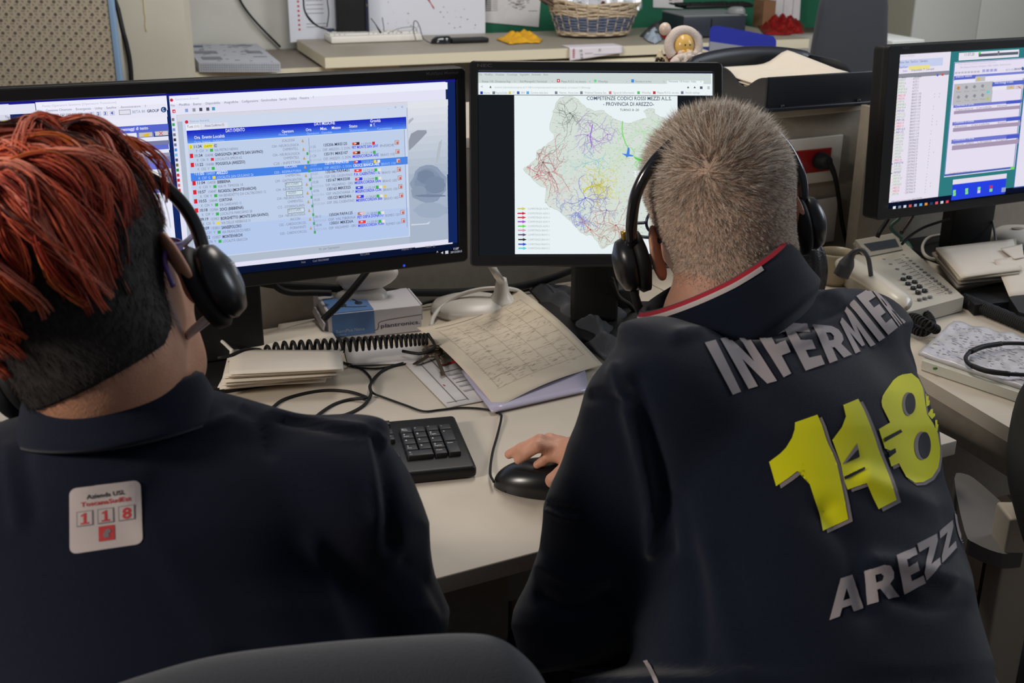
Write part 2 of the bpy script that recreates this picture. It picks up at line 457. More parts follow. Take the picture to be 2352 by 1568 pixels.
# event program
s.rect(386.5, 219.5, 1027, 557.5, (226, 226, 244))
s.rect(388, 221, 1025, 204, (236, 238, 252))
s.poly([(392.5 + 3.8 * math.cos(a * .6), 228.8 + 3.8 * math.sin(a * .6)) for a in range(10)], (206, 40, 66))
s.text(400, 229.5, 'Gestione Eventi', (190, 190, 214), 5, 455)
for x, y, t, x2 in ((390.5, 244, 'File', 400), (409.5, 242.2, 'Modifica', 434), (442, 240.8, 'Evento', 461), (470.5, 239, 'Disponibilita', 504), (513, 236.8, 'Anagrafiche', 545), (553, 234.6, 'Configurazione', 591), (597, 232, 'Geolocalizza', 634), (639.5, 229.6, 'Servizi', 656), (662, 228.2, 'Utilità', 679), (686, 226.9, 'Finestra', 707), (716, 224.5, '?', 718)):
    s.text(x, y, t, (108, 108, 128), 5.6, x2)
for x, y, c in ((398, 254.5, (206, 50, 60)), (427, 252.6, (140, 160, 216)), (444, 251.4, (150, 150, 158)), (459.5, 250.4, (74, 74, 92)), (475.5, 249.6, (84, 84, 98)), (488.5, 248.6, (70, 150, 190))):
    s.rect(x - 4, y - 4, x + 3.5, y + 3.2, c)
s.rect(396.5, 253, 399.5, 256, (240, 240, 250))
# toolbar down the left of the event program
cols = [(120, 120, 130), (60, 170, 90), (120, 150, 214), (110, 120, 130), (60, 60, 70), (110, 120, 160), (70, 140, 230), (120, 190, 230), (70, 90, 140), (110, 110, 50), (50, 140, 60), (200, 60, 70), (190, 40, 50), (206, 120, 120), (200, 60, 60), (90, 90, 96)]
for i in range(16): x, y = 395.5 + i * 1.03, 273 + i * 11.55; s.rect(x - 3.2, y - 3, x + 3.4, y + 3.2, cols[i])
s.rect(403, 262.5, 1026, 547, (176, 188, 204))
s.rect(404, 263, 1025, 240.5, (214, 214, 226))
# misty picture at the right of the event program
for k in range(10): s.rect(932, 232 + k * 16.5, 1024.5, 232 + (k + 1) * 16.5 + 1, lerp((224, 226, 234), (176, 188, 204), k / 9.))
s.rect(932, 398, 1024.5, 546, (168, 180, 200))
s.poly([(934, 322), (940, 305), (955, 297), (975, 297), (976, 303), (962, 318), (945, 335), (935, 344)], (146, 152, 166))
s.poly([(934, 274), (944, 268), (946, 272), (934, 284)], (176, 180, 190))
s.poly([(1004, 324), (1011, 318), (1004, 362), (996, 380), (997, 360)], (178, 186, 196))
for k, (cx, cy, rx, ry, c) in enumerate(((980, 420, 40, 44, (140, 154, 178)), (978, 414, 30, 30, (130, 146, 170)), (974, 404, 20, 16, (118, 134, 158)), (995, 422, 24, 20, (122, 138, 162)), (958, 440, 18, 16, (140, 154, 176)), (985, 447, 36, 3, (116, 132, 158)), (985, 480, 38, 18, (158, 172, 194)))):
    s.poly([(cx + rx * math.cos(a * .35) * (1 + .1 * math.sin(a * 2.3 + k)), cy + ry * math.sin(a * .35)) for a in range(18)], c)
s.poly([(940, 512), (975, 510), (984, 505), (980, 512), (940, 515)], (206, 214, 226))
# event list window
s.rect(415.5, 269, 937.5, 540, (206, 216, 236))
s.rect(418, 271, 930, 240.5, (196, 208, 228)); s.poly([(426 + 4 * math.cos(a * .6), 278 + 4 * math.sin(a * .6)) for a in range(10)], (206, 40, 66)); s.text(434, 279, 'Elenco Attività', (150, 162, 190), 5, 478)
for i in range(3): s.text(886 + i * 15.5, 247.5 - i * .8, ('_', 'o', 'x')[i], (120, 132, 160), 6)
s.rect(424, 284, 458, 296, (236, 236, 246)); s.rect(459, 282.5, 521, 294, (222, 224, 238)); s.text(427, 292, 'Tutti (11)', (70, 72, 90), 6, 455); s.text(467, 289.5, 'Attesa Conferma (0)', (96, 98, 112), 6, 512)
a1, b1 = s.uv(425.6, 298); a2, b2 = s.uv(928.7, 293.5)
for k in range(7): s.rect(a1, b1 + (b2 - b1) * k / 7, a2, b1 + (b2 - b1) * (k + 1) / 7, lerp((28, 44, 190), (84, 140, 240), (k / 6.) ** 1.3), True)
wh = (238, 240, 255); wl = (170, 200, 250)
s.text(515, 301.5, 'DATI EVENTO', wh, 7.5, 559, .012); s.text(643.5, 315 - 12.5 + .4, 'Operatore', wh, 6.5, 670.5, .012); s.text(636, 309.5, 'Motivo', wl, 5, 656)
s.text(443, 317, 'Ora  Evento', wh, 7, 484, .012); s.text(486, 314.5, 'Località', wh, 7, 513, .012); s.text(443, 326.5, 'Grav  Intero   Indirizzo', wl, 5.5, 512)
s.text(698, 299, 'Ora', wh, 6.5, 711, .012); s.text(717, 286, 'DATI MISSIONE', wh, 7.5, 765, .012); s.text(731, 296.5, 'Miss.', wh, 6.5, 747, .012); s.text(757, 294.5, 'Mezzo', wh, 6.5, 778, .012); s.text(797, 291, 'Stato', wh, 6.5, 816, .012)
s.text(845, 279, 'Gravità', wh, 7, 869, .012); s.text(845, 288.5, 'M  T.', wh, 6.5, 857, .012); s.text(700, 307, 'Operatore   Ospedale', wl, 5, 758); s.text(798, 300, 'Stazionamento', wl, 5, 838); s.text(861, 296, 'Convenzione', wl, 5, 895)
s.rect(428, 329, 932, 520, (190, 206, 232))
s.rect(440, 520, 934, 538, (180, 200, 236))
s.rect(427.5, 332, 440, 520, (204, 216, 238))
dk = (54, 54, 76); gr = (124, 130, 150); bl = (60, 60, 226)
rows = [('11:34', '154099', 'AREZZO', 495, 'VIA PIETRO NENNI', 543, 2, 'g', 'SCALOGNI', 'C04 - NEUROLOGICA'),
        ('11:34', '154098', 'GARGONZA (MONTE SAN SAVINO)', 600, 'LOCALITÀ SPEDII 62', 552, 1, 'r', 'CHIMENTELL', 'C04 - NEUROLOGICA'),
        ('11:22', '154088', 'POGGIOLA (AREZZO)', 559, '', 560, 1, 'g', 'CHIMENTELL', 'C25 - INFETTIVA'),
        ('11:05', '154059', 'AREZZO', 519, 'LOCALITÀ SAN GIULIANO 26', 578, 1, 'y', 'RICCIARI', 'C03 - RESPIRATORIA'),
        ('11:04', '154058', 'BIBBIENA', 525, 'VIA M. TIMOSSI 10', 554, 1, 'g', 'CHIMENTELL', 'C09 - GASTROENTERI'),
        ('10:57', '154047', 'RICASOLI (MONTEVARCHI)', 584, 'VIA BENEDETTO DA CALTIBUONO 12', 606, 1, 'g', 'RICCIARI', 'C04 - NEUROLOGICA'),
        ('10:55', '154044', 'CORTONA', 529, 'VIA DARDANO 15', 550, 1, 'g', 'ANDREA', 'C04 - NEUROLOGICA'),
        ('10:18', '153984', 'SOCI (BIBBIENA)', 554, 'LOCALITÀ MARCIANO 28', 574, 1, 'g', 'CHIMENTELL', 'C12 - OTORINOLARIN'),
        ('09:19', '153903', 'BORGHETTO (MONTE SAN SAVINO)', 611, 'VIA DELLE NEBBIOLE 31', 570, 1, 'y', 'RICCIARI', 'C04 - NEUROLOGICA'),
        ('08:09', '153851', 'SANSEPOLCRO', 549, 'VIA FRANCESCO REDI', 569, 2, 'g', 'RICCIAI', 'C02 - CARDIOCIRCOL'),
        ('07:32', '153827', 'MONTEVARCHI', 551, 'LOCALITÀ GRACCIA', 563, 2, 'g', 'FIORAVANTI', 'C02 - CARDIOCIRCOL')]
gc = {'g': (60, 176, 80), 'r': (224, 44, 60), 'y': (232, 214, 70)}
right = [(336, '11:35', '135206 MIKE125', 'OSP. AREZZO - S. DON', 'PET MONTE SAN SAVI', 'INSIDE', 0, 'r'), (356.5, '11:24', '135191 MIKE107', 'OSP. AREZZO - S. DON', 'MISERICORDIA ARE', 'BRAVO 1102', 0, 'g'),
         (377, '11:07', '135175 PAPA105', 'OSP. AREZZO - S. DON', 'CROCE BIANCA ARE', 'BRAVO 1101', 1, 'y'), (396.5, '11:21', '135186 PAPA401', 'OSP. DEL CASENTINO', 'P.A. CASENTINO - IL', 'BRAVO 1401', 2, 'g'),
         (415.5, '10:58', '135167 MIKE208', 'OSP. VALDARNO - GRU', 'MISERICORDIA SAN', 'BRAVO 1202', 1, 'g'), (435, '10:56', '135165 MIKE325', 'OSP. VALDICHIANA - F', 'MISERICORDIA COR', 'BRAVO 1301', 3, 'g'),
         (455, '10:20', '135123 MIKE406', 'OSP. DEL CASENTINO', 'MISERICORDIA BIB', 'BRAVO 1402', 1, 'g'), None,
         (493, '08:13', '135034 PAPA125', 'OSP. VALTIBERINA', 'PET OSP.A DONATO', 'ROMEO 1201', 4, 'g'), (512, '08:04', '135031 MIKE26A', 'OSP. VALDARNO - GRU', 'MISERICORDIA FOIA', 'ROMEO 1201', 2, 'g')]
for k, (t, n_, loc, x2, via, vx2, pr, g, op, mo) in enumerate(rows):
    x = 441 + 1.72 * k; y = 337.5 + 20.55 * k; sel = k == 3
    if k % 2 == 0 and not sel: s.rect(440 + 1.6 * k, 328.5 + 20.4 * k, 931.5, 305.4 + 18.9 * k, (204, 218, 238)) if False else None
    if sel: s.rect(433.8, 394.5, 930, 373.5, (72, 132, 232))
    c1 = wh if sel else dk; c2 = (186, 210, 252) if sel else gr
    if sel: s.text(x - 4.5, y - 1, '1', wh, 6)
    else:
        s.rect(x - 10.5, y - 7.8, x - 2, y + 1.6, (240, 226, 60) if pr == 2 else (226, 34, 52)); s.text(x - 8, y, str(pr), (120, 60, 40), 6)
    s.text(x, y, t, c1, 6.6, x + 19, .015)
    if k == 0: s.rect(x + 22, y - 8.5, x + 45, y - 1.5, (240, 232, 60))
    s.text(x + 23.5, y - 1, n_, c2 if k else (120, 116, 30), 6, x + 43)
    s.text(x + 47, y - 2.4, loc, c1, 6.6, x2, .02)
    s.text(x + 6, y + 9.6, ('P' if pr == 2 else 'K') + '  C0' + str((k * 5) % 9 + 1) + '  ' + {'g': 'V', 'r': 'R', 'y': 'G'}[g], c2, 5.8, x + 33)
    s.rect(x + 37.5, y + 1.6, x + 45, y + 7.6, gc[g])
    if via: s.text(x + 48, y + 7.6, via, c2, 6, vx2)
    ox = 640 + 1.6 * k; oy = 323.5 + 19.7 * k
    if op in ('RICCIARI', 'ANDREA') and not sel: s.frame(ox + 1, oy - 6.5, ox + 40, oy + .5, (90, 116, 96), (206, 222, 234))
    s.text(ox + 3 + (3 if len(op) < 8 else 0), oy, op, c1 if sel else gr, 5.8, ox + 3 + 3.6 * len(op)); s.text(ox - 20, oy + 13, mo, c2, 5.8, ox + 42)
    s.poly([(ox + 47.5, oy + .6), (ox + 50, oy - 7.5), (ox + 53.5, oy + .2)], (190, 160, 110))
    if k: s.rect(ox + 57, oy + 3.5, ox + 62, oy + 9.5, (70, 170, 90))
for k, rr in enumerate(right):
    if rr is None: continue
    y, t, ms, osp, org, br, fl, g = rr; x = 703 + 1.25 * k; sel = k == 2
    s.text(x, y, t, wl if sel else gr, 5.8, x + 14); s.text(x + 31, y - 4, ms, wh if sel else dk, 6.4, x + 86, .015); s.text(x - 2, y + 9.5, 'RICCI135A', (160, 170, 190) if not sel else wl, 5, x + 26); s.text(x + 30, y + 6.5, osp, wl if sel else gr, 5.8, x + 93)
    s.text(x + 96.5, y + 1.5, org, wh if sel else bl, 6.4, x + 156, .02); s.text(x + 160, y - 2.5, br, wl if sel else gr, 5.8, x + 193)
    fx, fy = x + 97, y - 13
    fc = [((214, 90, 60), (90, 40, 40)), ((196, 90, 110), (50, 60, 220)), ((232, 60, 66), (232, 60, 66)), ((60, 80, 220), (60, 80, 220)), ((180, 120, 120), (220, 190, 190))][fl]
    s.rect(fx, fy, fx + 9, fy + 5.6, fc[0]); s.rect(fx + 8, fy - .8, fx + 17, fy + 5, fc[1]); s.rect(fx + 5, fy + 1, fx + 10, fy + 3, (236, 226, 226))
    s.text(x + 117, y - 7.5, '11:2%d:%d4' % (k, k), gr if not sel else wl, 5, x + 141)
    s.rect(x + 142.5, y - 15, x + 149, y - 8.8, gc[g])
    if k > 1: s.rect(x + 151, y - 15.2, x + 157.5, y - 9.2, (232, 228, 214))
    if fl == 3 or k == 6: s.poly([(x + 163 + 3.6 * math.cos(a * .7), y - 12.6 + 3.4 * math.sin(a * .7)) for a in range(9)], (226, 196, 96))
    s.frame(x + 194, y - 18, x + 203.5, y - 8.6, (150, 130, 130), (214, 190, 196)); s.rect(x + 198, y - 15, x + 202, y - 9.8, (206, 90, 80))
for k in range(11): a, b = s.uv(697.5 + k * 1.25, 311 + k * 19.7); s.rect(a, b, a + .0006, b + .0125, (110, 130, 180), True)
a, b = s.uv(914, 282); s.rect(a, b, a + .0006, b + .165, (110, 130, 180), True)
s.rect(524, 602, 1026, 547.5, (228, 226, 236))
s.rect(940, 560, 1025, 548, (228, 226, 236))
for x, y, t, x2 in ((721, 565, 'Dr. per Operazioni', 768), (681, 594.5, 'Arezzo', 691), (707, 592, 'Conf. 0063340480', 744), (815, 577.5, 'RICCIARI', 836), (909, 566, 'Allarmi 11', 932), (963, 560, 'Pubblic.  (2)', 985)): s.text(x, y, t, (126, 122, 136), 5, x2)
s.text(1020, 567, '11:07', (214, 218, 232), 6, 1038, .01) if False else s.text(1026, 565, '11:07', (214, 218, 232), 5, 1039, .01); s.text(1020, 572.5, '20/12/2015', (198, 202, 220), 4.6, 1046)
s.text(988, 574, '^', (200, 204, 220), 7); s.rect(1008, 567, 1015, 573, (206, 210, 222)); s.poly([(998, 571), (1003, 568), (1003, 574)], (206, 210, 222))
MON1 = monitor('wide black monitor with dense blue event list, partly behind the red-haired head', S1, (.022, .019, .016, .022), .03, (-.475, 1.835), led=(925, 607.5), led_c=(50, 80, 255), logo=(975, 172, 1050, 'MultiSync Monitor'), basec=(-.50, 1.80), pole_w=.115)

# ---- square monitor in the middle with the road map
S2 = Scr((-.0566, 1.8997, 1.2198), .0511, .3496, .0055, .376, .292); S2.base = emi((24, 28, 33)); s = S2
s.rect(0, 0, s.w, .0012, (20, 24, 90), True)
s.rect(1097, 166.3, 1637.5, 219.5, (236, 244, 246)); s.rect(1097.4, 166.6, 1633, 193, (204, 214, 212)); s.rect(1532, 185, 1616, 194, (236, 244, 246))
for x, t, x2 in ((1100, 'File', 1107), (1113, 'Modifica', 1132), (1138, 'Visualizza', 1158), (1164, 'Cronologia', 1188), (1194, 'Segnalibri', 1216), (1221, 'Strumenti', 1242), (1248, 'Aiuto', 1259)): s.text(x, 173.5, t, (140, 148, 152), 5, x2)
for x, t, x2 in ((1107, 'Estesa 118 - Direzione Reg', 1172), (1194, 'Sub Monografici Territoriali', 1256), (1288, 'Mappa R.O.S. via situazio', 1346), (1373, 'WhatsApp', 1396), (1459, 'Entrate in arrivo', 1496), (1535, 'Pietrasanta 118 Arezzo - Index', 1599)): s.text(x, 189.5, t, (128, 138, 142), 5, x2)
for x in (1181, 1267, 1353, 1438, 1523, 1608): s.text(x, 189, 'x', (150, 156, 160), 4)
s.rect(1279, 182, 1285.5, 189.5, (196, 40, 66)); s.rect(1281, 184, 1283.5, 187.5, (240, 240, 240)); s.poly([(1367 + 3.5 * math.cos(a * .8), 186 + 3.5 * math.sin(a * .8)) for a in range(8)], (110, 214, 140)); s.rect(1449.5, 182.5, 1456, 190, (70, 140, 214))
s.rect(1136, 199, 1360, 200.2, (206, 214, 216)); s.text(1104, 203, '<', (140, 148, 152), 7); s.poly([(1124, 202.5), (1126.5, 197), (1129, 202.5)], (90, 96, 100)); s.text(1136, 203, 'www.sanitatoscana.it/118/competenze/rossi-mezzi-arezzo/118/map', (180, 188, 190), 4.5, 1356)
for x in (1580, 1595): s.poly([(x - 2.6, 203), (x, 198.5), (x + 2.6, 203)], (60, 66, 80))
s.rect(1607, 199, 1613, 205, (80, 88, 104)); s.rect(1624, 199.4, 1629.5, 200.4, (96, 104, 110)); s.rect(1624, 201.7, 1629.5, 202.7, (96, 104, 110)); s.rect(1624, 204, 1629.5, 205, (96, 104, 110))
bk = ((1103, (40, 60, 170), 'Home', 1111, 1125), (1131, (120, 120, 124), 'PagineGialle', 1138, 1165), (1168, (222, 204, 110), 'ST', 1177, 1182), (1187, (70, 96, 170), 'SRV', 1196, 1206), (1209, (90, 170, 230), 'Corriere della Sera', 1218, 1258), (1274, (120, 130, 140), 'Palermo - Roma Lines', 1284, 1328), (1332, (120, 130, 140), 'Webmail Sistema San', 1342, 1392), (1398, (214, 120, 130), 'Sguardi Informatici', 1408, 1456), (1463, (90, 190, 110), 'WhatsApp', 1473, 1494), (1499, (196, 50, 60), 'Mappa R.O.S. via situ', 1508, 1558), (1563, (110, 120, 150), 'Annullo catalogo', 1573, 1606))
for x, c, t, x1, x2 in bk: s.rect(x, 210.5, x + 6, 217, c); s.text(x1, 216, t, (160, 168, 172), 5, x2)
s.rect(1180.8, 219.7, 1556, 582.8, (232, 241, 243))
def z5(x, y): return (1170 + x / 3.9205, 200 + y / 3.9205)
OUT = [(455, 100), (520, 85), (570, 90), (620, 120), (690, 190), (760, 215), (830, 205), (880, 250), (930, 285), (1000, 305), (1060, 330), (1120, 310), (1200, 290), (1240, 270), (1205, 215), (1250, 200), (1300, 195), (1310, 250), (1400, 290), (1440, 330), (1460, 500), (1430, 640), (1400, 760), (1440, 860), (1420, 990), (1350, 1060), (1330, 1200), (1250, 1330), (1150, 1400), (1020, 1402), (940, 1402), (830, 1460), (780, 1380), (745, 1340), (690, 1335), (640, 1310), (580, 1250), (560, 1220), (480, 1150), (430, 1110), (365, 1085), (315, 1040), (325, 970), (330, 910), (265, 890), (220, 840), (120, 745), (180, 700), (235, 640), (240, 580), (310, 540), (400, 470), (400, 430), (355, 390), (360, 330), (380, 280), (390, 220), (420, 150)]
def jag(P, amp, seed):
    r = random.Random(seed); out = []
    for (x, y), (x2, y2) in zip(P, P[1:] + P[:1]):
        n = max(1, int(math.hypot(x2 - x, y2 - y) / 22))
        for k in range(n): t = k / n; out.append((x + (x2 - x) * t + r.uniform(-amp, amp), y + (y2 - y) * t + r.uniform(-amp, amp)))
    return out
PO = jag(OUT, 6, 3)
s.poly([z5(*p) for p in PO], (184, 196, 186)); s.poly([z5(700 + (x - 700) * .994, 760 + (y - 760) * .994) for x, y in PO], (213, 223, 215))
s.poly([z5(x, y) for x, y in jag([(1115, 765), (1170, 745), (1205, 760), (1190, 800), (1130, 815)], 5, 4)], (236, 243, 246)); s.poly([z5(x, y) for x, y in jag([(1245, 510), (1300, 500), (1300, 540), (1260, 550)], 4, 5)], (236, 243, 246))
def inside(x, y, P):
    c = False
    for (x1, y1), (x2, y2) in zip(P, P[1:] + P[:1]):
        if (y1 > y) != (y2 > y) and x < (x2 - x1) * (y - y1) / (y2 - y1) + x1: c = not c
    return c
r_ = random.Random(9); lift = s.nxt()
for k in range(1500):      # place names and lanes all over the map
    x, y = r_.uniform(130, 1430), r_.uniform(100, 1440)
    if not inside(x, y, OUT): continue
    a = r_.uniform(-.25, .25); L = r_.uniform(6, 20)
    s.stroke([s.uv(*z5(x, y)), s.uv(*z5(x + L * math.cos(a), y + L * math.sin(a)))], .0007, r_.choice([(168, 178, 168), (184, 190, 176), (176, 170, 166), (190, 196, 186)]), lift)
def roads(cx, cy, R, n, c, seed, wd=.0011, hub=True):
    c0 = c; c = lerp(c, (213, 223, 215), .34); c = tuple(int(q_) for q_ in c); wd *= .62
    r = random.Random(seed); l = s.nxt()
    for i in range(n):
        a = 2 * math.pi * i / n + r.uniform(-.3, .3); x, y = cx, cy; P = [(x, y)]
        if i >= n * .6: x, y = cx + r.uniform(-R, R) * .7, cy + r.uniform(-R, R) * .7; P = [(x, y)]
        for k in range(r.randint(4, 9)):
            a += r.uniform(-.6, .6); x += R * .16 * math.cos(a); y += R * .16 * math.sin(a)
            if not inside(x, y, OUT): break
            P.append((x, y))
            if r.random() < .5:
                b = a + r.choice((-1, 1)) * r.uniform(.6, 1.3); q = [(x, y)]
                for _ in range(r.randint(1, 4)): b += r.uniform(-.5, .5); q.append((q[-1][0] + R * .09 * math.cos(b), q[-1][1] + R * .09 * math.sin(b)))
                if inside(*q[-1], OUT): s.stroke([s.uv(*z5(*p)) for p in q], wd * .6, c, l)
        if len(P) > 1: s.stroke([s.uv(*z5(*p)) for p in P], wd, c, l)
    if hub: s.poly([z5(cx + 7 * math.cos(a * .8), cy + 7 * math.sin(a * .8)) for a in range(8)], c0)
roads(1000, 560, 330, 26, (176, 222, 170), 21, .0008, False); roads(1200, 400, 200, 18, (160, 218, 150), 22, .0009, False)
roads(540, 660, 250, 18, (170, 214, 206), 23, .0008, False); roads(900, 900, 260, 18, (214, 218, 150), 24, .0008, False); roads(500, 900, 230, 16, (214, 176, 176), 25, .0008, False)
roads(543, 238, 190, 18, (96, 98, 98), 1, .0009); roads(570, 265, 130, 9, (92, 94, 94), 2, .0009)
roads(702, 436, 190, 16, (152, 92, 208), 3, .0010); roads(880, 430, 90, 8, (160, 110, 206), 4); roads(745, 470, 150, 9, (140, 100, 196), 26, .0009, False)
roads(355, 770, 190, 18, (176, 66, 76), 5, .0011); roads(300, 680, 130, 12, (120, 60, 66), 6, .0011); roads(245, 790, 110, 8, (200, 60, 66), 7); roads(430, 640, 120, 6, (150, 70, 76), 8, .0009, False)
roads(800, 880, 150, 26, (206, 196, 50), 9, .0013); roads(790, 885, 60, 14, (160, 150, 40), 10, .0010, False); roads(930, 950, 90, 7, (222, 212, 90), 11, .0012, False)
roads(680, 1000, 120, 12, (70, 74, 214), 12, .0012); roads(600, 1130, 130, 18, (92, 100, 204), 13, .0010, False); roads(650, 1220, 100, 14, (80, 88, 206), 27, .0010, False); roads(480, 1050, 90, 8, (110, 120, 206), 14, .0009, False)
roads(870, 1110, 150, 14, (120, 90, 160), 15, .0010); roads(955, 1245, 150, 16, (170, 80, 76), 16, .0010); roads(725, 1285, 110, 9, (186, 60, 60), 17, .0010); roads(850, 1340, 140, 14, (160, 110, 96), 18, .0009, False)
roads(780, 660, 100, 9, (90, 186, 194), 19, .0010, False); roads(1160, 660, 90, 8, (90, 206, 80), 20, .0014, False); roads(1010, 430, 60, 4, (110, 210, 100), 28, .0010, False)
L = s.nxt()
s.stroke([s.uv(*z5(*p)) for p in ((1015, 312), (1008, 380), (1020, 450), (1040, 510), (1060, 545))], .0016, (120, 218, 100), L)
s.stroke([s.uv(*z5(*p)) for p in ((745, 340), (722, 460), (736, 520), (733, 548))], .0014, (146, 90, 206), L)
s.stroke([s.uv(*z5(*p)) for p in ((745, 890), (700, 910), (660, 955))], .0022, (206, 200, 60), L)
s.poly([z5(*p) for p in ((1062, 540), (1078, 560), (1076, 610), (1110, 620), (1105, 630), (1070, 628), (1050, 640), (1042, 625), (1005, 602), (1050, 606))], (72, 132, 226))
s.poly([z5(*p) for p in ((1110, 628), (1190, 655), (1200, 685), (1165, 668), (1130, 655))], (96, 206, 90))
s.poly([z5(202 + 13 * math.cos(a * .8), 728 + 13 * math.sin(a * .8)) for a in range(8)], (232, 240, 246)); s.text(*z5(200, 733), '4', (70, 110, 206), 3)
ac = [(214, 206, 90), (204, 40, 76), (206, 60, 80), (172, 80, 214), (110, 214, 84), (212, 158, 184), (86, 76, 122), (52, 36, 40), (54, 76, 214), (96, 206, 214)]
for k, y in enumerate((1098, 1140, 1177, 1215, 1255, 1292, 1332, 1375, 1417, 1453)):
    x0 = 70 + k; s.poly([z5(*p) for p in ((x0, y - 6), (x0 + 42, y - 6), (x0 + 42, y - 14), (x0 + 78, y), (x0 + 42, y + 14), (x0 + 42, y + 6), (x0, y + 6))], ac[k])
    s.text(*z5(162, y + 9), 'COMPETENZA ' + ('ALFA %d' % (k + 1) if k < 5 else 'BRAVO %d' % (k - 4)), (166, 176, 178), 4.4, z5(358, 0)[0])
tc = (66, 84, 104)
s.text(*z5(690, 124), 'COMPETENZE CODICI ROSSI MEZZI A.L.S.', tc, 8.4, z5(1452, 0)[0], .012); s.text(*z5(838, 176), '- PROVINCIA DI AREZZO-', tc, 8.4, z5(1295, 0)[0], .012); s.text(*z5(988, 223), 'TURNO 8 -20', (84, 100, 116), 5.2, z5(1160, 0)[0], .008)
MON2 = monitor('square black monitor showing a coloured road map, partly behind the grey-haired head', S2, (.0145, .0165, .0155, .017), .035, (.150, 2.035), logo=(1095, 156, 1130, 'NEC'), pole_w=.085)

# ---- monitor on the right-hand desk
S3 = Scr((.7323, 2.2894, 1.2018), .441, .0685, .0035, .475, .297); S3.base = emi((46, 122, 126)); s = S3
def z7(x, y): return (2020 + x / 3.732, 80 + y / 3.732)
def R7(x1, y1, x2, y2, c): s.rect(*z7(x1, y1), *z7(x2, y2), c)
def T7(x, y, t, c, x2=None, h=5.5, b=0): s.text(*z7(x, y), t, c, h, z7(x2, 0)[0] if x2 else None, b)
R7(160, 166, 612, 1500, (228, 222, 236)); a = s.uv(*z7(160, 166)); b = s.uv(*z7(512, 1366))
s.rect(s.uv(*z7(612, 150))[0], 0, s.w, s.h, (46, 122, 126), True)
s.rect(0, 0, s.uv(*z7(612, 150))[0], s.h, (230, 224, 238), True)
s.rect(0, s.h - .0115, s.w, s.h, (12, 18, 42), True)
R7(160, 218, 540, 262, (196, 206, 236)); T7(170, 246, 'Nome  Stato  Tipo/Corr.  Calendario', (110, 106, 130), 410)
T7(172, 192, 'Ricerca chiamate', (196, 190, 206), 300, 4.5); R7(252, 268, 430, 290, (232, 222, 140)); T7(165, 288, 'Tipo/Corr:', (120, 100, 214), 238, 5, .01); T7(270, 312, 'Disponibile  P. Cercabili', (100, 96, 110), 465, 4.5); T7(196, 318, 'Stato', (130, 110, 206), 236, 4.5)
R7(150, 336, 596, 341, (140, 140, 154)); T7(185, 374, 'Nome', (90, 86, 96), 225, 4.5); T7(290, 368, 'Cercabile', (90, 86, 96), 356, 4.5); R7(488, 336, 502, 354, (90, 100, 200)); R7(530, 332, 545, 350, (206, 90, 80))
r_ = random.Random(4)
for k in range(38):
    y = 402 + k * 26.2; xo = 150 - k * 2.25; red = k in (5, 6, 14, 15, 26, 35, 36); bl_ = k in (5, 6, 10, 13, 16, 17, 27, 30)
    c = (224, 96, 84) if red else (90, 96, 150) if bl_ else (150, 190, 130)
    w_ = r_.uniform(64, 88)
    if bl_: s.poly([z7(xo - 14, y), z7(xo - 4, y - 12), z7(xo + 3, y - 10), z7(xo - 6, y)], (60, 66, 150))
    R7(xo + 2, y - 9, xo + 8, y - 2, (214, 216, 90))
    T7(xo + 12, y - 2, ('PIP%d%d' % (k, 7 - k % 6) if not red else 'MIKE%d' % (100 + k)), c, xo + w_, 5.2)
    T7(xo + 134 - k * .4, y - 6 - 10, 'BRAVO %d' % (1100 + k) if 4 < k < 20 else ('AUTO %d' % k if k < 5 else 'CENTRALE %d' % k), (110, 106, 118), xo + 134 + (50 if k < 5 else 78) - k * .2, 5)
    if r_.random() < .7 and k > 4: T7(xo + 330 - k * 1.2, y - 22, 'x', (140, 136, 146), None, 4)
    if k in (5, 6, 14, 15, 24, 34, 35): T7(xo + 370 - k * 1.2, y - 24, 'x', (140, 136, 146), None, 4)
T7(70, 1432, 'Messaggi annunciati: 83/155/92', (96, 92, 110), 330, 4.5)
R7(648, 153, 1157, 172, (230, 226, 238)); R7(648, 170, 1157, 186, (230, 226, 238)); T7(690, 180, '11:07:20', (110, 106, 118), 776, 7); R7(815, 146, 832, 168, (96, 206, 90)); R7(816, 162, 1152, 165, (90, 96, 110)); R7(978, 138, 990, 170, (120, 120, 130))
s.rect(*z7(606, 233), *z7(1120, 1145), (228, 222, 238)); s.rect(*z7(606, 233), *z7(1213, 262), (234, 230, 244))
a1, b1 = s.uv(*z7(606, 236)); a2 = s.uv(*z7(1216, 200))[0]; b2 = s.uv(*z7(532, 1205))[1]; a1b = s.uv(*z7(532, 1205))[0]
s.rect(a1, b1, a2, b2, (70, 98, 178), True); s.rect(a1 + .0018, b1 + .001, a2 - .0018, b2 - .004, (228, 222, 240), True)
T7(640, 258, 'Posto Operatore Sanitario Operatore: Postazione', (214, 190, 206), 960, 4.5); T7(655, 285, 'File Gestione Chiamate  Emergenza  Utility  Satellite  Amministratore', (176, 170, 196), 1085, 4.5)
for i in range(8): R7(610 + i * 27, 316 - i * 1.6, 630 + i * 27, 331 - i * 1.6, (188, 186, 200))
for i, d in enumerate('1234'): R7(843 + i * 33, 294 - i * 2, 868 + i * 33, 316 - i * 2, (176, 176, 222)); T7(848 + i * 33, 310 - i * 2, d, (90, 80, 190), None, 4.5)
T7(1040, 306, 'BETA 80', (150, 160, 190), 1105, 4.5); T7(1110, 300, 'GROUP', (60, 66, 110), 1170, 4.5, .02); s.poly([z7(1186 + 11 * math.cos(a * .6), 286 + 16 * math.sin(a * .6)) for a in range(10)], (50, 90, 150))
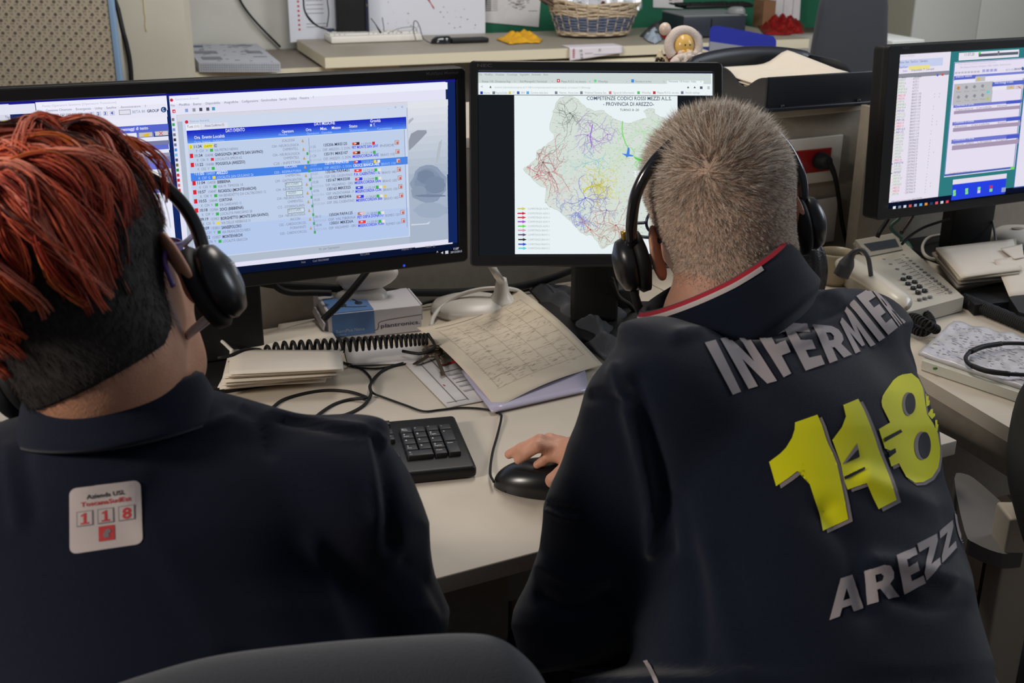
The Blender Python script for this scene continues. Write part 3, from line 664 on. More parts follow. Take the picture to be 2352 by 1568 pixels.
R7(604, 350, 1200, 330, (120, 130, 206)); R7(600, 352, 780, 374, (92, 106, 196)); T7(612, 364, 'Elenco utenti', (206, 206, 240), 750, 5, .02); R7(604, 384, 775, 404, (232, 228, 242)); R7(785, 354, 862, 392, (190, 190, 190)); s.poly([z7(797, 368), z7(815, 362), z7(822, 376), z7(812, 390), z7(798, 386)], (206, 190, 90)); R7(870, 352, 1195, 366, (232, 228, 242))
R7(600, 418, 918, 572, (186, 186, 190)); 
for i in range(4):
    for j in range(2): x, y = 632 + i * 68, 455 - i * 6 + j * 78; s.poly([z7(x - 14, y), z7(x + 2, y - 20), z7(x + 18, y - 8), z7(x + 6, y + 14)], (206, 130, 70) if (i == 0 and j == 0) else (140, 140, 150)); T7(x - 18, y + 38, 'Voce', (136, 136, 146), x + 24, 3.5)
R7(872, 474, 896, 496, (110, 200, 200)); R7(872, 530, 890, 552, (170, 200, 90))
R7(922, 402, 1192, 418, (86, 104, 196)); T7(940, 416, 'Invia messaggi di testo', (206, 210, 240), 1098, 5, .02); R7(922, 444, 1040, 460, (232, 228, 242)); R7(1045, 432, 1110, 460, (196, 190, 186)); s.poly([z7(1058, 448), z7(1090, 434), z7(1096, 454)], (226, 176, 60)); R7(1118, 430, 1186, 456, (206, 196, 206)); s.poly([z7(1142, 434), z7(1168, 452), z7(1160, 455), z7(1138, 438)], (206, 70, 80))
R7(920, 498, 1185, 505, (120, 116, 150)) if False else None
for y0, t, hd in ((590, 'Chiamate in corso', 'Operatore   Cercabile     Nome'), (735, 'Chiamate in Attesa', 'Nome   Cercabile      Stato'), (885, 'Chiamate Perse', 'Nome  Stato   Cercabile    Origine')):
    R7(588 - (y0 - 590) * .06, y0 + 8, 1170, y0 - 18, (110, 118, 206)); R7(1040, y0 - 30, 1165, y0 - 12, (74, 92, 196)); T7(600 - (y0 - 590) * .06, y0 + 18, t, (206, 208, 242), 760, 5, .02); T7(604 - (y0 - 590) * .06, y0 + 54, hd, (140, 134, 150), 1040, 4.5)
    R7(592 - (y0 - 590) * .06, y0 + 58, 1160, y0 + 36, (166, 150, 176))
T7(548, 1192, 'CHIAMATE IN CODA: 1/21', (96, 92, 120), 742, 4.5); R7(1075, 1125, 1105, 1142, (110, 220, 90))
R7(582, 1240, 1042, 1196, (46, 122, 126)); a1, b1 = s.uv(*z7(582, 1232)); a2, _ = s.uv(*z7(1042, 1180)); s.rect(a1, b1, a2, b1 + .010, (226, 220, 234), True); s.rect(a1, b1 + .010, a2, b1 + .042, (40, 66, 224), True)
for i, (x, y) in enumerate(((592, 1330), (592, 1356), (697, 1316), (697, 1342), (802, 1305), (800, 1332), (905, 1292), (903, 1320))): R7(x - 10, y - 10, x + 12, y + 12, (206, 50, 96) if i == 6 else (214, 206, 230) if i == 5 else (130, 220, 130))
R7(996, 1300, 1028, 1334, (150, 160, 206))
s.rect(s.uv(*z7(1222, 120))[0], s.uv(*z7(1222, 112))[1], s.w - .01, s.h - .014, (70, 98, 178), True); s.rect(s.uv(*z7(1228, 120))[0], s.uv(*z7(1222, 112))[1], s.w - .012, s.h - .016, (226, 222, 238), True)
for i, c in enumerate(((226, 232, 240), (120, 130, 150), (206, 214, 226), (206, 90, 80), (150, 160, 190), (90, 170, 220), (220, 140, 60), (40, 60, 90), (214, 90, 100), (206, 206, 216), (216, 70, 80))): x, y = 78 + i * 45, 1468 - i * 5; R7(x - 11, y - 9, x + 11, y + 10, c)
MON3 = monitor('black monitor on the right-hand desk with a long name list and teal desktop', S3, (.030, .018, .018, .020), .035, (1.008, 2.53), logo=(2066, 113, 2084, 'NEC'), pole_w=.125)
# ------------------------------------------------------------------ room
def frame_at(o, deg):
    a = math.radians(deg)
    return np.array(o, float), np.array([math.cos(a), math.sin(a), 0]), np.array([-math.sin(a), math.cos(a), 0])
W0, WX, WY = frame_at((-1.17, 6.02, 0), 20.0)
D0, DX, DY = frame_at((-.43, 2.033, 0), 27.2)
ZV = np.array([0, 0, 1.])
def bgp(x, y, z): return W0 + WX * x + WY * y + ZV * z
def bgpx(px, py, off): return PP(px, py, W0 + WY * off, WY)
def dp(x, y, z): return D0 + DX * x + DY * y + ZV * z
AXW = (WX, WY, ZV); AXD = (DX, DY, ZV)

def tile_mat():
    m = bpy.data.materials.new('floor_tile'); m.use_nodes = True; nt = m.node_tree; b = nt.nodes['Principled BSDF']
    tc = nt.nodes.new('ShaderNodeTexCoord'); br = nt.nodes.new('ShaderNodeTexBrick')
    br.offset = 0; br.inputs['Scale'].default_value = 1; br.inputs['Brick Width'].default_value = .33; br.inputs['Row Height'].default_value = .33
    br.inputs['Mortar Size'].default_value = .004
    br.inputs['Color1'].default_value = (*s2l((120, 98, 76)), 1); br.inputs['Color2'].default_value = (*s2l((112, 92, 72)), 1); br.inputs['Mortar'].default_value = (*s2l((60, 50, 42)), 1)
    nt.links.new(tc.outputs['Object'], br.inputs['Vector']); nt.links.new(br.outputs['Color'], b.inputs['Base Color']); b.inputs['Roughness'].default_value = .45
    return m
m = MB(); m.box((0.5, 2.6, -.05), (11, 11.5, .1), tile_mat()); struct(m, 'floor')
m = MB(); m.box(bgp(1.6, .05, 1.42), (7.6, .1, 2.84), M_WALL, AXW); struct(m, 'wall_back')
m = MB(); m.box((-3.4, 2.2, 1.42), (.1, 8.2, 2.84), M_WALL); struct(m, 'wall_left')

# cane-webbed screen
def cane_mat():
    m = bpy.data.materials.new('cane_webbing'); m.use_nodes = True; nt = m.node_tree; b = nt.nodes['Principled BSDF']; b.inputs['Roughness'].default_value = .7
    L = nt.links; N = nt.nodes
    tc = N.new('ShaderNodeTexCoord'); mp = N.new('ShaderNodeMapping'); mp.inputs['Rotation'].default_value = (math.radians(90), 0, 0); mp.inputs['Scale'].default_value = (25.6, 1, 51); L.new(tc.outputs['Object'], mp.inputs['Vector'])
    sp = N.new('ShaderNodeSeparateXYZ'); L.new(mp.outputs[0], sp.inputs[0])
    def M(op, a, b_=None):
        n = N.new('ShaderNodeMath'); n.operation = op
        for i, x in enumerate((a, b_)):
            if x is None: continue
            if isinstance(x, (int, float)): n.inputs[i].default_value = x
            else: L.new(x, n.inputs[i])
        return n.outputs[0]
    X, Y = sp.outputs[0], sp.outputs[1]
    row = M('FLOOR', Y); sh = M('MULTIPLY', M('MODULO', M('ABSOLUTE', row), 2), .5)
    fx = M('SUBTRACT', M('FRACT', M('ADD', X, sh)), .5); fy = M('SUBTRACT', M('FRACT', Y), .5)
    d = M('SQRT', M('ADD', M('MULTIPLY', M('MULTIPLY', fx, fx), 3.6), M('MULTIPLY', fy, fy)))
    hole = M('LESS_THAN', d, .27)
    def strand(e, w): return M('LESS_THAN', M('ABSOLUTE', M('SUBTRACT', M('FRACT', e), .5)), w)
    st = M('MAXIMUM', strand(M('ADD', M('MULTIPLY', X, 2), .25), .17), strand(M('ADD', M('MULTIPLY', Y, 2), .02), .17))
    st = M('MAXIMUM', st, strand(M('ADD', X, M('MULTIPLY', Y, .5)), .10)); st = M('MAXIMUM', st, strand(M('SUBTRACT', X, M('MULTIPLY', Y, .5)), .10))
    v = M('MULTIPLY', st, 1)
    r = N.new('ShaderNodeValToRGB'); r.color_ramp.elements[0].color = (*s2l((74, 66, 58)), 1); r.color_ramp.elements[1].color = (*s2l((168, 156, 136)), 1)
    mix = M('MULTIPLY', M('ADD', M('MULTIPLY', v, .45), .55), M('SUBTRACT', 1, M('MULTIPLY', hole, .9))); L.new(mix, r.inputs[0]); L.new(r.outputs[0], b.inputs['Base Color'])
    return m
cp = PD(284, 100, 3.8); cx_ = math.atan2(.12, 1)
cax = np.array([math.cos(.02), math.sin(.02), 0]); cay = np.array([-cax[1], cax[0], 0])
T = thing('cane_screen', 'beige cane-webbed partition screen with a thin blue edge, left of the white pillar', 'screen', (cp[0] - .6, cp[1], 0), math.atan2(cax[1], cax[0]))
m = MB(); m.box((-.02, 0, 1.0), (1.16, .012, 1.9), cane_mat()); m.build('cane_panel', T, local=True)
m = MB(); m.box((.571, 0, 1.0), (.018, .02, 1.98), mat('pale_blue_edge', s2l((120, 150, 180)), .5), bev=.003); m.build('side_edge', T, local=True, label='thin pale blue edge strip')
m = MB(); m.box((-.6, 0, .98), (.02, .03, 1.96), mat('cane_wood', s2l((120, 104, 84)), .6)); m.box((-.02, 0, .04), (1.16, .03, .03)); m.build('wooden_frame', T, local=True)

# pillar
pa, pb = PD(276, 60, 4.35), PD(425, 60, 4.35)
m = MB(); c = (pa + pb) / 2; w_ = np.linalg.norm((pb - pa)[:2]); m.box((c[0] + .0, c[1] + .045, 1.4), (w_, .09, 2.8), mat('pillar_paint', s2l((196, 190, 172)), .85, noise=.06, nscale=6, bump=.1, bscale=40)); struct(m, 'column')
m = MB(); pk = [PY(x, y, c[1] - .001) for x, y in ((327, -10), (330, 8), (331, 26), (334, 40), (333, 56), (336, 72))]
m.tube(pk, .0016, mat('crack_filler', s2l((176, 160, 110)), .9), 5); solo(m, 'plaster_crack', 'thin yellowed crack running down the white pillar', 'crack')
m = MB(); pk = [PY(x, y, c[1] - .012) for x, y in ((272, 30), (280, 62), (290, 100), (298, 140), (302, 190), (305, 260), (306, 420))]; pk[0] = pk[0] + np.array([-.02, .03, .1])
m.tube(pk, .009, M_BLACKM, 8); solo(m, 'power_cable', 'thick black cable hanging down the front of the white pillar', 'cable')

# wall cord in the corner behind
m = MB(); m.tube([bgpx(536, -30, -.02), bgpx(560, 15, -.02), bgpx(592, 55, -.03), bgpx(644, 108, -.03)], .0055, M_BLACKM, 8); solo(m, 'wall_cable', 'thin black cable slanting down the back wall to the grey counter', 'cable')

# left counter (z .74)
M_CTOP = mat('counter_top', s2l((128, 118, 106)), .6, noise=.12, nscale=90)
M_CFR = mat('counter_front', s2l((206, 196, 170)), .55)
def unit(name, label, cat, x0, x1, y0, y1, z, th, top, front, drawers=None, group=None, sides=True):
    c = bgp((x0 + x1) / 2, (y0 + y1) / 2, 0)
    T = thing(name, label, cat, c, math.radians(20), group)
    w_, d_ = x1 - x0, y1 - y0
    m = MB(); m.box((0, 0, z - th / 2), (w_, d_, th), front); m.box((0, 0, z + .0006), (w_ - .002, d_ - .002, .0012), top); m.build('top', T, local=True)
    return T, w_, d_
T, w_, d_ = unit('counter', 'low grey-topped counter with cream front edge, along the wall behind the monitors', 'counter', -.60, .43, -.70, -.02, .74, .045, M_CTOP, M_CFR)
m = MB(); m.box((0, .03, .35), (w_ - .02, d_ - .08, .69), M_CFR); m.build('body', T, local=True)
for i, xx in enumerate((-.30, .20)):
    m = MB(); m.box((xx, -d_ / 2 + .008, .35), (.46, .016, .66), M_CFR, bev=.003); m.build('door', T, local=True)

# long back desk (z .80)
T, w_, d_ = unit('long_desk', 'long cream-edged desk along the back wall, holding basket, keyboard and computers', 'desk', .056, 2.52, -.85, -.16, .80, .045, mat('back_desk_top', s2l((150, 140, 124)), .5, noise=.05, nscale=60), M_CFR)
for xx in (-w_ / 2 + 1.05, w_ / 2 - .1):
    m = MB(); m.box((xx, .02, .377), (.04, d_ - .12, .755), M_CHAR); m.build('leg', T, local=True)
# cupboards under it
for i, (x0, x1) in enumerate(((1.02, 1.66), (1.67, 2.48))):
    c = bgp((x0 + x1) / 2, -.62, 0); T = thing('drawer_unit', ('cream drawer unit under the back desk below the basket', 'cream drawer unit under the back desk below the blue tray')[i], 'drawer unit', c, math.radians(20), 'drawer units under the back desk')
    m = MB(); m.box((0, 0, .37), (x1 - x0, .46, .74), M_CFR, bev=.002); m.build('body', T, local=True)
    for k in range(2):
        m = MB(); m.box(((k - .5) * (x1 - x0) / 2, -.238, .62), ((x1 - x0) / 2 - .006, .018, .23), M_CFR, bev=.003); m.build('drawer', T, local=True)

# whiteboard map leaning at the wall
bo = [bgpx(669, 95, -.17), bgpx(1118, 83, -.17), bgpx(1118, -60, -.15), bgpx(660, -60, -.15)]
bz0 = .803
x0b, x1b = (bo[0] - W0) @ WX, (bo[1] - W0) @ WX
T = thing('wall_map', 'large white map board with scattered black dots, standing on the back desk', 'map', bgp((x0b + x1b) / 2, -.20, .802), math.radians(20))
M_BOARD = mat('map_paper', s2l((206, 206, 212)), .5)
m = MB(); m.box((0, .06, .45), (x1b - x0b, .012, .93), M_BOARD); 
for k in range(130):
    x = rnd.uniform(-.20, .5); z = rnd.uniform(.02, .34) if rnd.random() < .85 else rnd.uniform(.3, .9)
    if math.sin(x * 19 + z * 11) < -.1: continue
    r0 = rnd.uniform(.0016, .0042); m.box((x, .0535, z), (r0 * 1.6, .0012, r0), M_INKD)
for k in range(11): m.box((-.375, .0535, .12 + k * .02), (.085, .001, .002), M_INK)
for k in range(12): m.box((-.455, .0535, .045 + k * .022), (.010, .001, .009), M_REDI)
m.box((-.37, .0535, .07), (.1, .001, .002), M_INK); m.box((-.37, .0535, .055), (.1, .001, .002), M_INK)
m.build('board', T, local=True)
m = MB(); m.tube([(.05, .052, .42), (.12, .052, .27), (.20, .052, .17), (.23, .052, .13)], .0018, M_REDI, 5); m.tube([(.10, .052, .44), (.15, .052, .30), (.21, .052, .16), (.23, .052, .125)], .0014, M_REDI, 5); m.build('marker_line', T, local=True, label='red drawn lines')

# green cloth/pin board and sheets on it
M_GREEN = mat('green_baize', s2l((24, 92, 66)), .95, noise=.2, nscale=200)
ga, gb = bgpx(1120, 60, -.10), bgpx(2050, 60, -.10)
xa, xb = (ga - W0) @ WX, (gb - W0) @ WX
m = MB(); m.box(bgp((xa + xb) / 2, -.06, 1.30), (xb - xa, .02, 1.08), M_GREEN, AXW); solo(m, 'pin_board', 'long dark green pin board behind the basket', 'pin board')
def sheet_on_wall(px, off, name, label, extra=None, th=.0015, mt=None, group=None):
    P = [bgpx(x, y, off) for x, y in px]; m = MB(); m.prism(P, -WY * th, mt or M_PAPERG)
    if extra: extra(m, P)
    return solo(m, name, label, 'paper', group)
def ex1(m, P):
    n = -WY
    for k in range(6): q = bgpx(1122, 2 + k * 4.4, -.078); m.box(q, (.03, .001, .004), M_INKD, AXW); m.box(bgpx(1137, 2 + k * 4.4, -.078), (.03, .001, .0015), M_INK, AXW)
    r = random.Random(3)
    for k in range(90): a = r.uniform(0, 6.3); d = r.random() ** .5; q = bgpx(1192 + 26 * d * math.cos(a), -2 + 24 * d * math.sin(a), -.078); m.box(q, (r.uniform(.004, .02), .001, .0014), M_INK, AXW)
    m.box(bgpx(1224, 25, -.078), (.05, .001, .0018), M_INK, AXW)
sheet_on_wall(((1124, -60), (1246, -60), (1237, 62), (1112, 51)), -.075, 'printed_sheet', 'white printed map sheet pinned to the green board left of the basket', ex1)
def ex2(m, P):
    for k in range(4): m.box(bgpx(1540, 7 - k * 7, -.078), (.018, .001, .005), M_INKD, AXW); m.box(bgpx(1553, 7 - k * 7, -.078), (.03, .001, .0014), M_REDI, AXW)
sheet_on_wall(((1500, -60), (1571, -60), (1568, 20), (1500, 17)), -.075, 'printed_sheet', 'white sheet with small black marks pinned to the green board right of the basket', ex2)
sheet_on_wall(((1742, -60), (1842, -60), (1836, 46), (1768, 46)), -.17, 'paper_notice', 'tall grey lined sheet standing behind the red ribbon', lambda m, P: [m.box(bgpx(x, 10, -.173), (.0015, .001, .2), M_INK, AXW) for x in (1782, 1800, 1822)])
m = MB(); m.box(bgpx(1755, 35, -.30), (.075, .10, .16), mat('brown_card', s2l((118, 84, 56)), .9), AXW); m.v = [(a, b, max(c, .802)) for a, b, c in m.v]; solo(m, 'cardboard_box', 'small brown cardboard box on the back desk beside the lying computer', 'box')

# computer tower (upright, black)
tb = PZ(812, 92, .802)
T = thing('computer', 'upright black slim computer standing on the back desk behind the white keyboard', 'computer', tb, math.radians(12))
m = MB(); m.box((0, .055, .19), (.155, .11, .38), M_BLACK, bev=.006); m.build('case', T, local=True)
m = MB(); m.box((.071, -.006, .19), (.014, .012, .36), mat('navy_plastic', (.012, .015, .04), .35), bev=.003)
m.build('side_trim', T, local=True)
m = MB(); m.box((.071, -.013, .165), (.009, .002, .012), M_CHROME); m.build('badge', T, local=True, label='small silver badge')
m = MB(); m.box((.071, -.013, .21), (.011, .002, .018), mat('blue_sticker', s2l((60, 110, 180)), .4)); m.build('sticker', T, local=True, label='small blue sticker')
m = MB(); m.box((-.105, .05, .04), (.035, .03, .022), mat('vga_blue', s2l((26, 34, 70)), .5), bev=.003); m.box((-.085, .05, .022), (.02, .05, .04), M_BLACKM); m.build('video_plug', T, local=True, label='dark blue plug at the lower left')
# its cables
def cable(name, label, pts, r, m_=None, n=8, flat=None, sub=8, cat='cable', group=None):
    m = MB(); m.tube(pts, r, m_ or M_BLACKM, n, flat=flat, sub=sub); return solo(m, name, label, cat, group)
z8 = -.50
cable('video_cable', 'black video cable looping down beside the upright computer on the left', [bgpx(x, y, z8) for x, y in ((696, -40), (697, 0), (700, 25), (712, 45), (730, 60), (752, 68))], [.004, .004, .004, .006, .004, .004])
cable('network_cable', 'thin black cable dropping to the blue plug of the upright computer', [bgpx(x, y, z8 + .02) for x, y in ((756, -40), (752, 0), (755, 30), (751, 62))], .0025)
cable('audio_cable', 'black jack cable at the right foot of the upright computer', [bgpx(x, y, z8 - .03) for x, y in ((852, 42), (862, 55), (870, 68), (875, 76))], [.002, .002, .004, .005])
cable('usb_cable', 'thin dark cable curling on the map board right of the upright computer', [bgpx(x, y, -.3) for x, y in ((878, 40), (881, 60), (884, 76), (900, 77))], .002)
cable('thin_cable', 'thin grey cable arching over the white keyboard', [bgpx(x, y, -.34) for x, y in ((888, 78), (915, 66), (940, 62), (955, 64), (958, 75))], .0018, mat('grey_cable', s2l((120, 118, 116)), .6))

# white keyboard
def keyboard(label, corner, ax, ay, w_, d_, body, key, legends=False, gap=.003, kind='full', z0=.0, tk=0):
    """corner: back-right corner on the table; ax points left, ay points to the user"""
    T = thing('keyboard', label, 'keyboard', corner, math.atan2(-ax[1], -ax[0]))
    m = MB(); m.box((-w_ / 2, -d_ / 2, .010 + tk / 2), (w_, d_, .018 + tk), body, bev=.006); m.build('body', T, local=True)
    K = MB(); p = .019
    def key_(cx, cy, kw=p, kd=p): K.box((cx, cy, .022 + tk), (kw - gap, kd - gap, .008), key, bev=.0015)
    xr = -.014; rows = [(-.020 - .012 * (kind == 'full'), 0)] + [(-.044 - .012 * (kind == 'full') * 0 - p * i, i) for i in range(1, 6)]
    y1 = -.052
    for r in range(5):
        y = y1 - r * p
        for c in range(4):
            if c == 3 and r in (1, 3): key_(xr - p / 2, y - p / 2, p, 2 * p); continue
            if c == 3 and r in (2, 4): continue
            if r == 4 and c == 0: key_(xr - 3 * p, y, 2 * p); continue
            if r == 4 and c == 1: continue
            key_(xr - p / 2 - (3 - c) * p, y)
    xn = xr - 4 * p - .008
    for r in (0, 1): 
        for c in range(3): key_(xn - p / 2 - c * p, y1 - r * p)
    for c in range(3): key_(xn - p / 2 - c * p, y1 - 4 * p)
    key_(xn - 1.5 * p, y1 - 3 * p)
    for c in range(3): key_(xn - p / 2 - c * p, y1 - 1.4 * p + .0 + 2.4 * p - .0 + .012 - p * .0, p, p * .8)
    xm = xn - 3 * p - .006
    for r in range(5):
        wds = [[2] + [1] * 13, [1.5] + [1] * 12 + [1.5], [2.25] + [1] * 11 + [1.75], [2.75] + [1] * 10 + [2.25], [1.25, 1.25, 1.25, 1.25, 6.25, 1.25, 1.25, 1.25]][r]
        x = xm
        for q in wds: key_(x - q * p / 2, y1 - r * p, q * p); x -= q * p
    x = xm
    for g in range(3):
        for c in range(4): key_(x - p / 2, y1 + 1.2 * p + .003, p, p * .8); x -= p
        x -= .012
    key_(x - p / 2, y1 + 1.2 * p + .003, p, p * .8)
    K.build('keycaps', T, local=True)
    if legends:
        m = MB(); LM = mat('legend_grey', s2l((205, 205, 205)), .5)
        lab = {(0, 0): 'Bloc\nNum', (0, 1): '/', (0, 2): '*', (0, 3): '-', (1, 0): '7', (1, 1): '8', (1, 2): '9', (2, 0): '4', (2, 1): '5', (2, 2): '6', (3, 0): '1', (3, 1): '2', (3, 2): '3', (4, 2): 'Canc', (1, 3): '+', (3, 3): 'Invio'}
        small = {(1, 2): 'PagSu', (1, 0): 'Inizio', (3, 0): 'Fine', (3, 2): 'PagGiù'}
        X = np.array([1., 0, 0]); Y = np.array([0, 1., 0])
        for (r, c), t in lab.items(): put_text(m, t, (xr - p / 2 - (3 - c) * p - .006, y1 - r * p + .0005, .0263), X, Y, .0042 if len(t) < 3 else .0029, LM, None, .02)
        for (r, c), t in small.items(): put_text(m, t, (xr - p / 2 - (3 - c) * p - .006, y1 - r * p - .0045, .0263), X, Y, .0026, LM, None, .02)
        put_text(m, '0', (xr - 4 * p + .004, y1 - 4 * p, .0263), X, Y, .0036, LM); put_text(m, 'Ins', (xr - 4 * p + .004, y1 - 4 * p - .005, .0263), X, Y, .0022, LM)
        for k, t in enumerate(('Pausa\nInterr', 'PagSu', 'PagGiù')): put_text(m, t, (xn - p + .003, y1 + .022 - k * p * 1.05, .0263), X, Y, .0026, LM)
        m.build('key_legends', T, local=True)
    return T
kc = PZ(948, 84, .802); kdir = np.array([math.cos(math.radians(20)), math.sin(math.radians(20)), 0])
keyboard('white full-size keyboard on the back desk in front of the upright computer', kc, -kdir, kdir, .45, .185, M_WHITEP, mat('white_key', s2l((208, 204, 196)), .45), tk=.014)

def mouse(label, tip, deg, L, Wd, Hh, m_, cable_pts=None, cr=.0017, group=None, seam=True):
    """tip: front end on the table, deg: heading of the front"""
    a = math.radians(deg)
    T = thing('computer_mouse', label, 'computer mouse', (tip[0] - math.cos(a) * L / 2, tip[1] - math.sin(a) * L / 2, tip[2]), a, group)
    def shell(sc, zs):
        def fn(u, v):
            th = math.pi * 2 * u; ph = v * math.pi / 2
            x = L / 2 * math.cos(th) * math.cos(ph) ** .55; y = Wd / 2 * math.sin(th) * math.cos(ph) ** .55 * (1 - .12 * math.cos(th))
            z = Hh * math.sin(ph) ** .9 * (1 - .22 * math.cos(th) * math.cos(ph))
            return (x * sc, y * sc, .001 + z * zs)
        return fn
    m = MB(); m.grid(shell(1, 1), 40, 14, m_); m.build('shell', T, local=True)
    m = MB(); m.box((0, 0, .003), (L * .74, Wd * .66, .005), M_BLACKM, bev=.002); m.build('base', T, local=True)
    m = MB(); m.lathe((L * .24, 0, Hh * .80), [(.004, -.0035), (.0055, -.002), (.0055, .002), (.004, .0035)], M_BLACKM, 16, (np.array([1., 0, 0]), np.array([0, 0, 1.]), np.array([0, 1., 0]))); m.build('scroll_wheel', T, local=True)
    if cable_pts is not None:
        m = MB(); m.tube(cable_pts, cr, M_BLACKM, 8, sub=10); m.build('cable', T)
    return T
mouse('small dark mouse on the back desk right of the white keyboard', PZ(989, 100, .802), 190, .105, .06, .036, M_GLOSSB, [PZ(989, 99, .815)] + [bgpx(x, y, -.45) for x, y in ((972, 88), (965, 65), (958, 50), (951, 50), (950, 70), (955, 92))], .002)
# remote
rp = PZ(1078, 98, .802); T = thing('remote_control', 'black remote control lying on the back desk beside the small mouse', 'remote control', rp, math.radians(20))
m = MB(); m.box((0, 0, .012), (.185, .05, .022), M_BLACK, bev=.006); m.build('body', T, local=True)
m = MB()
for i in range(12):
    for j in range(3): m.box((-.08 + i * .0135, -.014 + j * .014, .0238), (.009, .009, .003), mat('dark_rubber', (.05, .05, .052), .7))
m.build('buttons', T, local=True)

# yellow cloth
def cloth(name, label, outline, z, hgt, m_, seed, cat='cloth', n=34, group=None, th=.0022):
    r = random.Random(seed); P = [PZ(x, y, z) for x, y in outline]
    c = sum(P) / len(P); K = len(P)
    ph = [r.uniform(0, 6.3) for _ in range(6)]
    def fn(u, v):
        k = u * K; i = int(k) % K; t = k - int(k); e = P[i] * (1 - t) + P[(i + 1) % K] * t
        q = c + (e - c) * (1 - v * .97)
        h = hgt * (1 - (1 - v) ** 3) * (.45 + .4 * math.sin(q[0] * 70 + ph[0] + q[1] * 30) + .3 * math.sin(q[1] * 90 + ph[1])) + .002
        return (q[0], q[1], z + max(h, .001) + .002 * abs(math.sin(u * 40 + ph[2])))
    m = MB(); m.grid(fn, n * 2, 12, m_, thick=(0, 0, th)); return solo(m, name, label, cat, group)
cloth('dust_cloth', 'crumpled yellow dust cloth on the back desk left of the basket', ((1140, 92), (1165, 84), (1190, 85), (1216, 80), (1246, 92), (1240, 100), (1205, 100), (1170, 103)), .802, .035, mat('yellow_cloth', s2l((218, 160, 20)), .9, noise=.2, nscale=60), 2)

# calendar strip hanging over the desk edge
cal = [PZ(1288, 104, .803), PZ(1418, 102, .803)]
m = MB(); e0 = bgp((cal[0] - W0) @ WX, -.862, 0); e1 = bgp((cal[1] - W0) @ WX, -.862, 0)
def calf(u, v):
    b = e0 * (1 - u) + e1 * u
    if v < .35: t = v / .35; return b + WY * (.10 * (1 - t)) + ZV * .8035
    t = (v - .35) / .65; return b - WY * (.004 + .006 * t) + ZV * (.803 - .058 * (1 - .45 * u) * t)
m.grid(calf, 16, 16, mat('calendar_paper', s2l((206, 198, 202)), .7), thick=-WY * .001 + ZV * .0006)
nn = -WY
for t_, fx, z in (('14', .17, .789), ('31', .53, .789), ('15', .185, .771), ('16', .19, .757)):
    put_text(m, t_, e0 * (1 - fx) + e1 * fx - WY * .0125 + ZV * (z - .004), WX, ZV, .0105, M_INKD, None, .01)
for k in range(5): m.box(e0 * (.93 - .0) + e1 * .07 - WY * .0118 + ZV * (.797 - k * .009), (.01, .001, .004), M_REDI, AXW)
m.box(e0 * .65 + e1 * .35 - WY * .0118 + ZV * .777, (.04, .001, .001), M_INK, AXW); m.box(e0 * .3 + e1 * .7 - WY * .0118 + ZV * .77, (.14, .001, .001), M_INK, AXW)
solo(m, 'calendar', 'printed paper calendar draped over the back desk edge under the basket', 'calendar')

# wicker basket
bc = PZ(1362, 82, .803); T = thing('wicker_basket', 'oval wicker basket, pale rim and blue-grey sides, filled with cellophane-wrapped gifts', 'basket', bc, math.radians(14))
MW1 = mat('pale_wicker', s2l((190, 170, 142)), .8, noise=.25, nscale=90); MW2 = mat('blue_grey_wicker', s2l((92, 100, 118)), .8, noise=.3, nscale=90); MW3 = mat('brown_wicker', s2l((92, 70, 60)), .8, noise=.25, nscale=80)
def bas(t, a, grow=0):
    rx = .178 + .060 * t + grow; ry = .125 + .045 * t + grow
    return np.array([rx * math.cos(a), ry * math.sin(a), .012 + .158 * t + .018 * max(0, -math.cos(a)) ** 3 * t])
def weave(m, t0, t1, nrow, r, mt, seed, loose=0.0):
    q = random.Random(seed)
    for k in range(nrow):
        t = t0 + (t1 - t0) * (k + .5) / nrow; pts = []
        p1 = q.uniform(0, 6)
        for i in range(72):
            a = 2 * math.pi * i / 72
            pts.append(bas(t + loose * .02 * math.sin(5 * a + p1) , a, .004 * math.sin(a * 13 + k * math.pi)))
        m.tube(pts, r, mt, 6, closed=True, smooth_pts=False)
m = MB(); weave(m, .0, .12, 3, .0065, MW1, 1); m.build('base_weave', T, local=True)
m = MB(); weave(m, .12, .56, 10, .0060, MW2, 2, .6); m.build('side_weave', T, local=True, label='blue-grey woven band')
m = MB(); weave(m, .56, 1.0, 10, .0062, MW1, 3, 1.6); m.build('rim_weave', T, local=True, label='pale woven rim')
m = MB()
for i in range(26):
    a = 2 * math.pi * i / 26; m.tube([bas(t, a, .005 + .004 * math.sin(t * 25 + i * 3)) for t in np.linspace(0, 1, 12)], .003, MW1, 5, sub=2)
m.build('stakes', T, local=True)
m = MB(); hb = [bas(1.0, math.pi - .3) + (-.005, 0, .0), bas(1.02, math.pi - .12) + np.array([-.035, 0, .02]), bas(1.02, math.pi + .12) + np.array([-.035, 0, .02]), bas(1.0, math.pi + .3)]
for dz in (0, -.012, -.03): m.tube([p + np.array([0, 0, dz]) for p in hb], .008, MW3, 8)
m.build('handle', T, local=True, label='brown wound handle at the left end')
m = MB()
def liner(u, v): p = bas(.1 + .88 * v, 2 * math.pi * u, -.012); return p
m.grid(liner, 48, 6, MW3); m.lathe((0, 0, .03), [(.001, 0), (.95, 0), (.95, .01)], MW3, 32, (np.array([.18, 0, 0]), np.array([0, .13, 0]), np.array([0, 0, 1.]))); m.build('inner_wall', T, local=True)
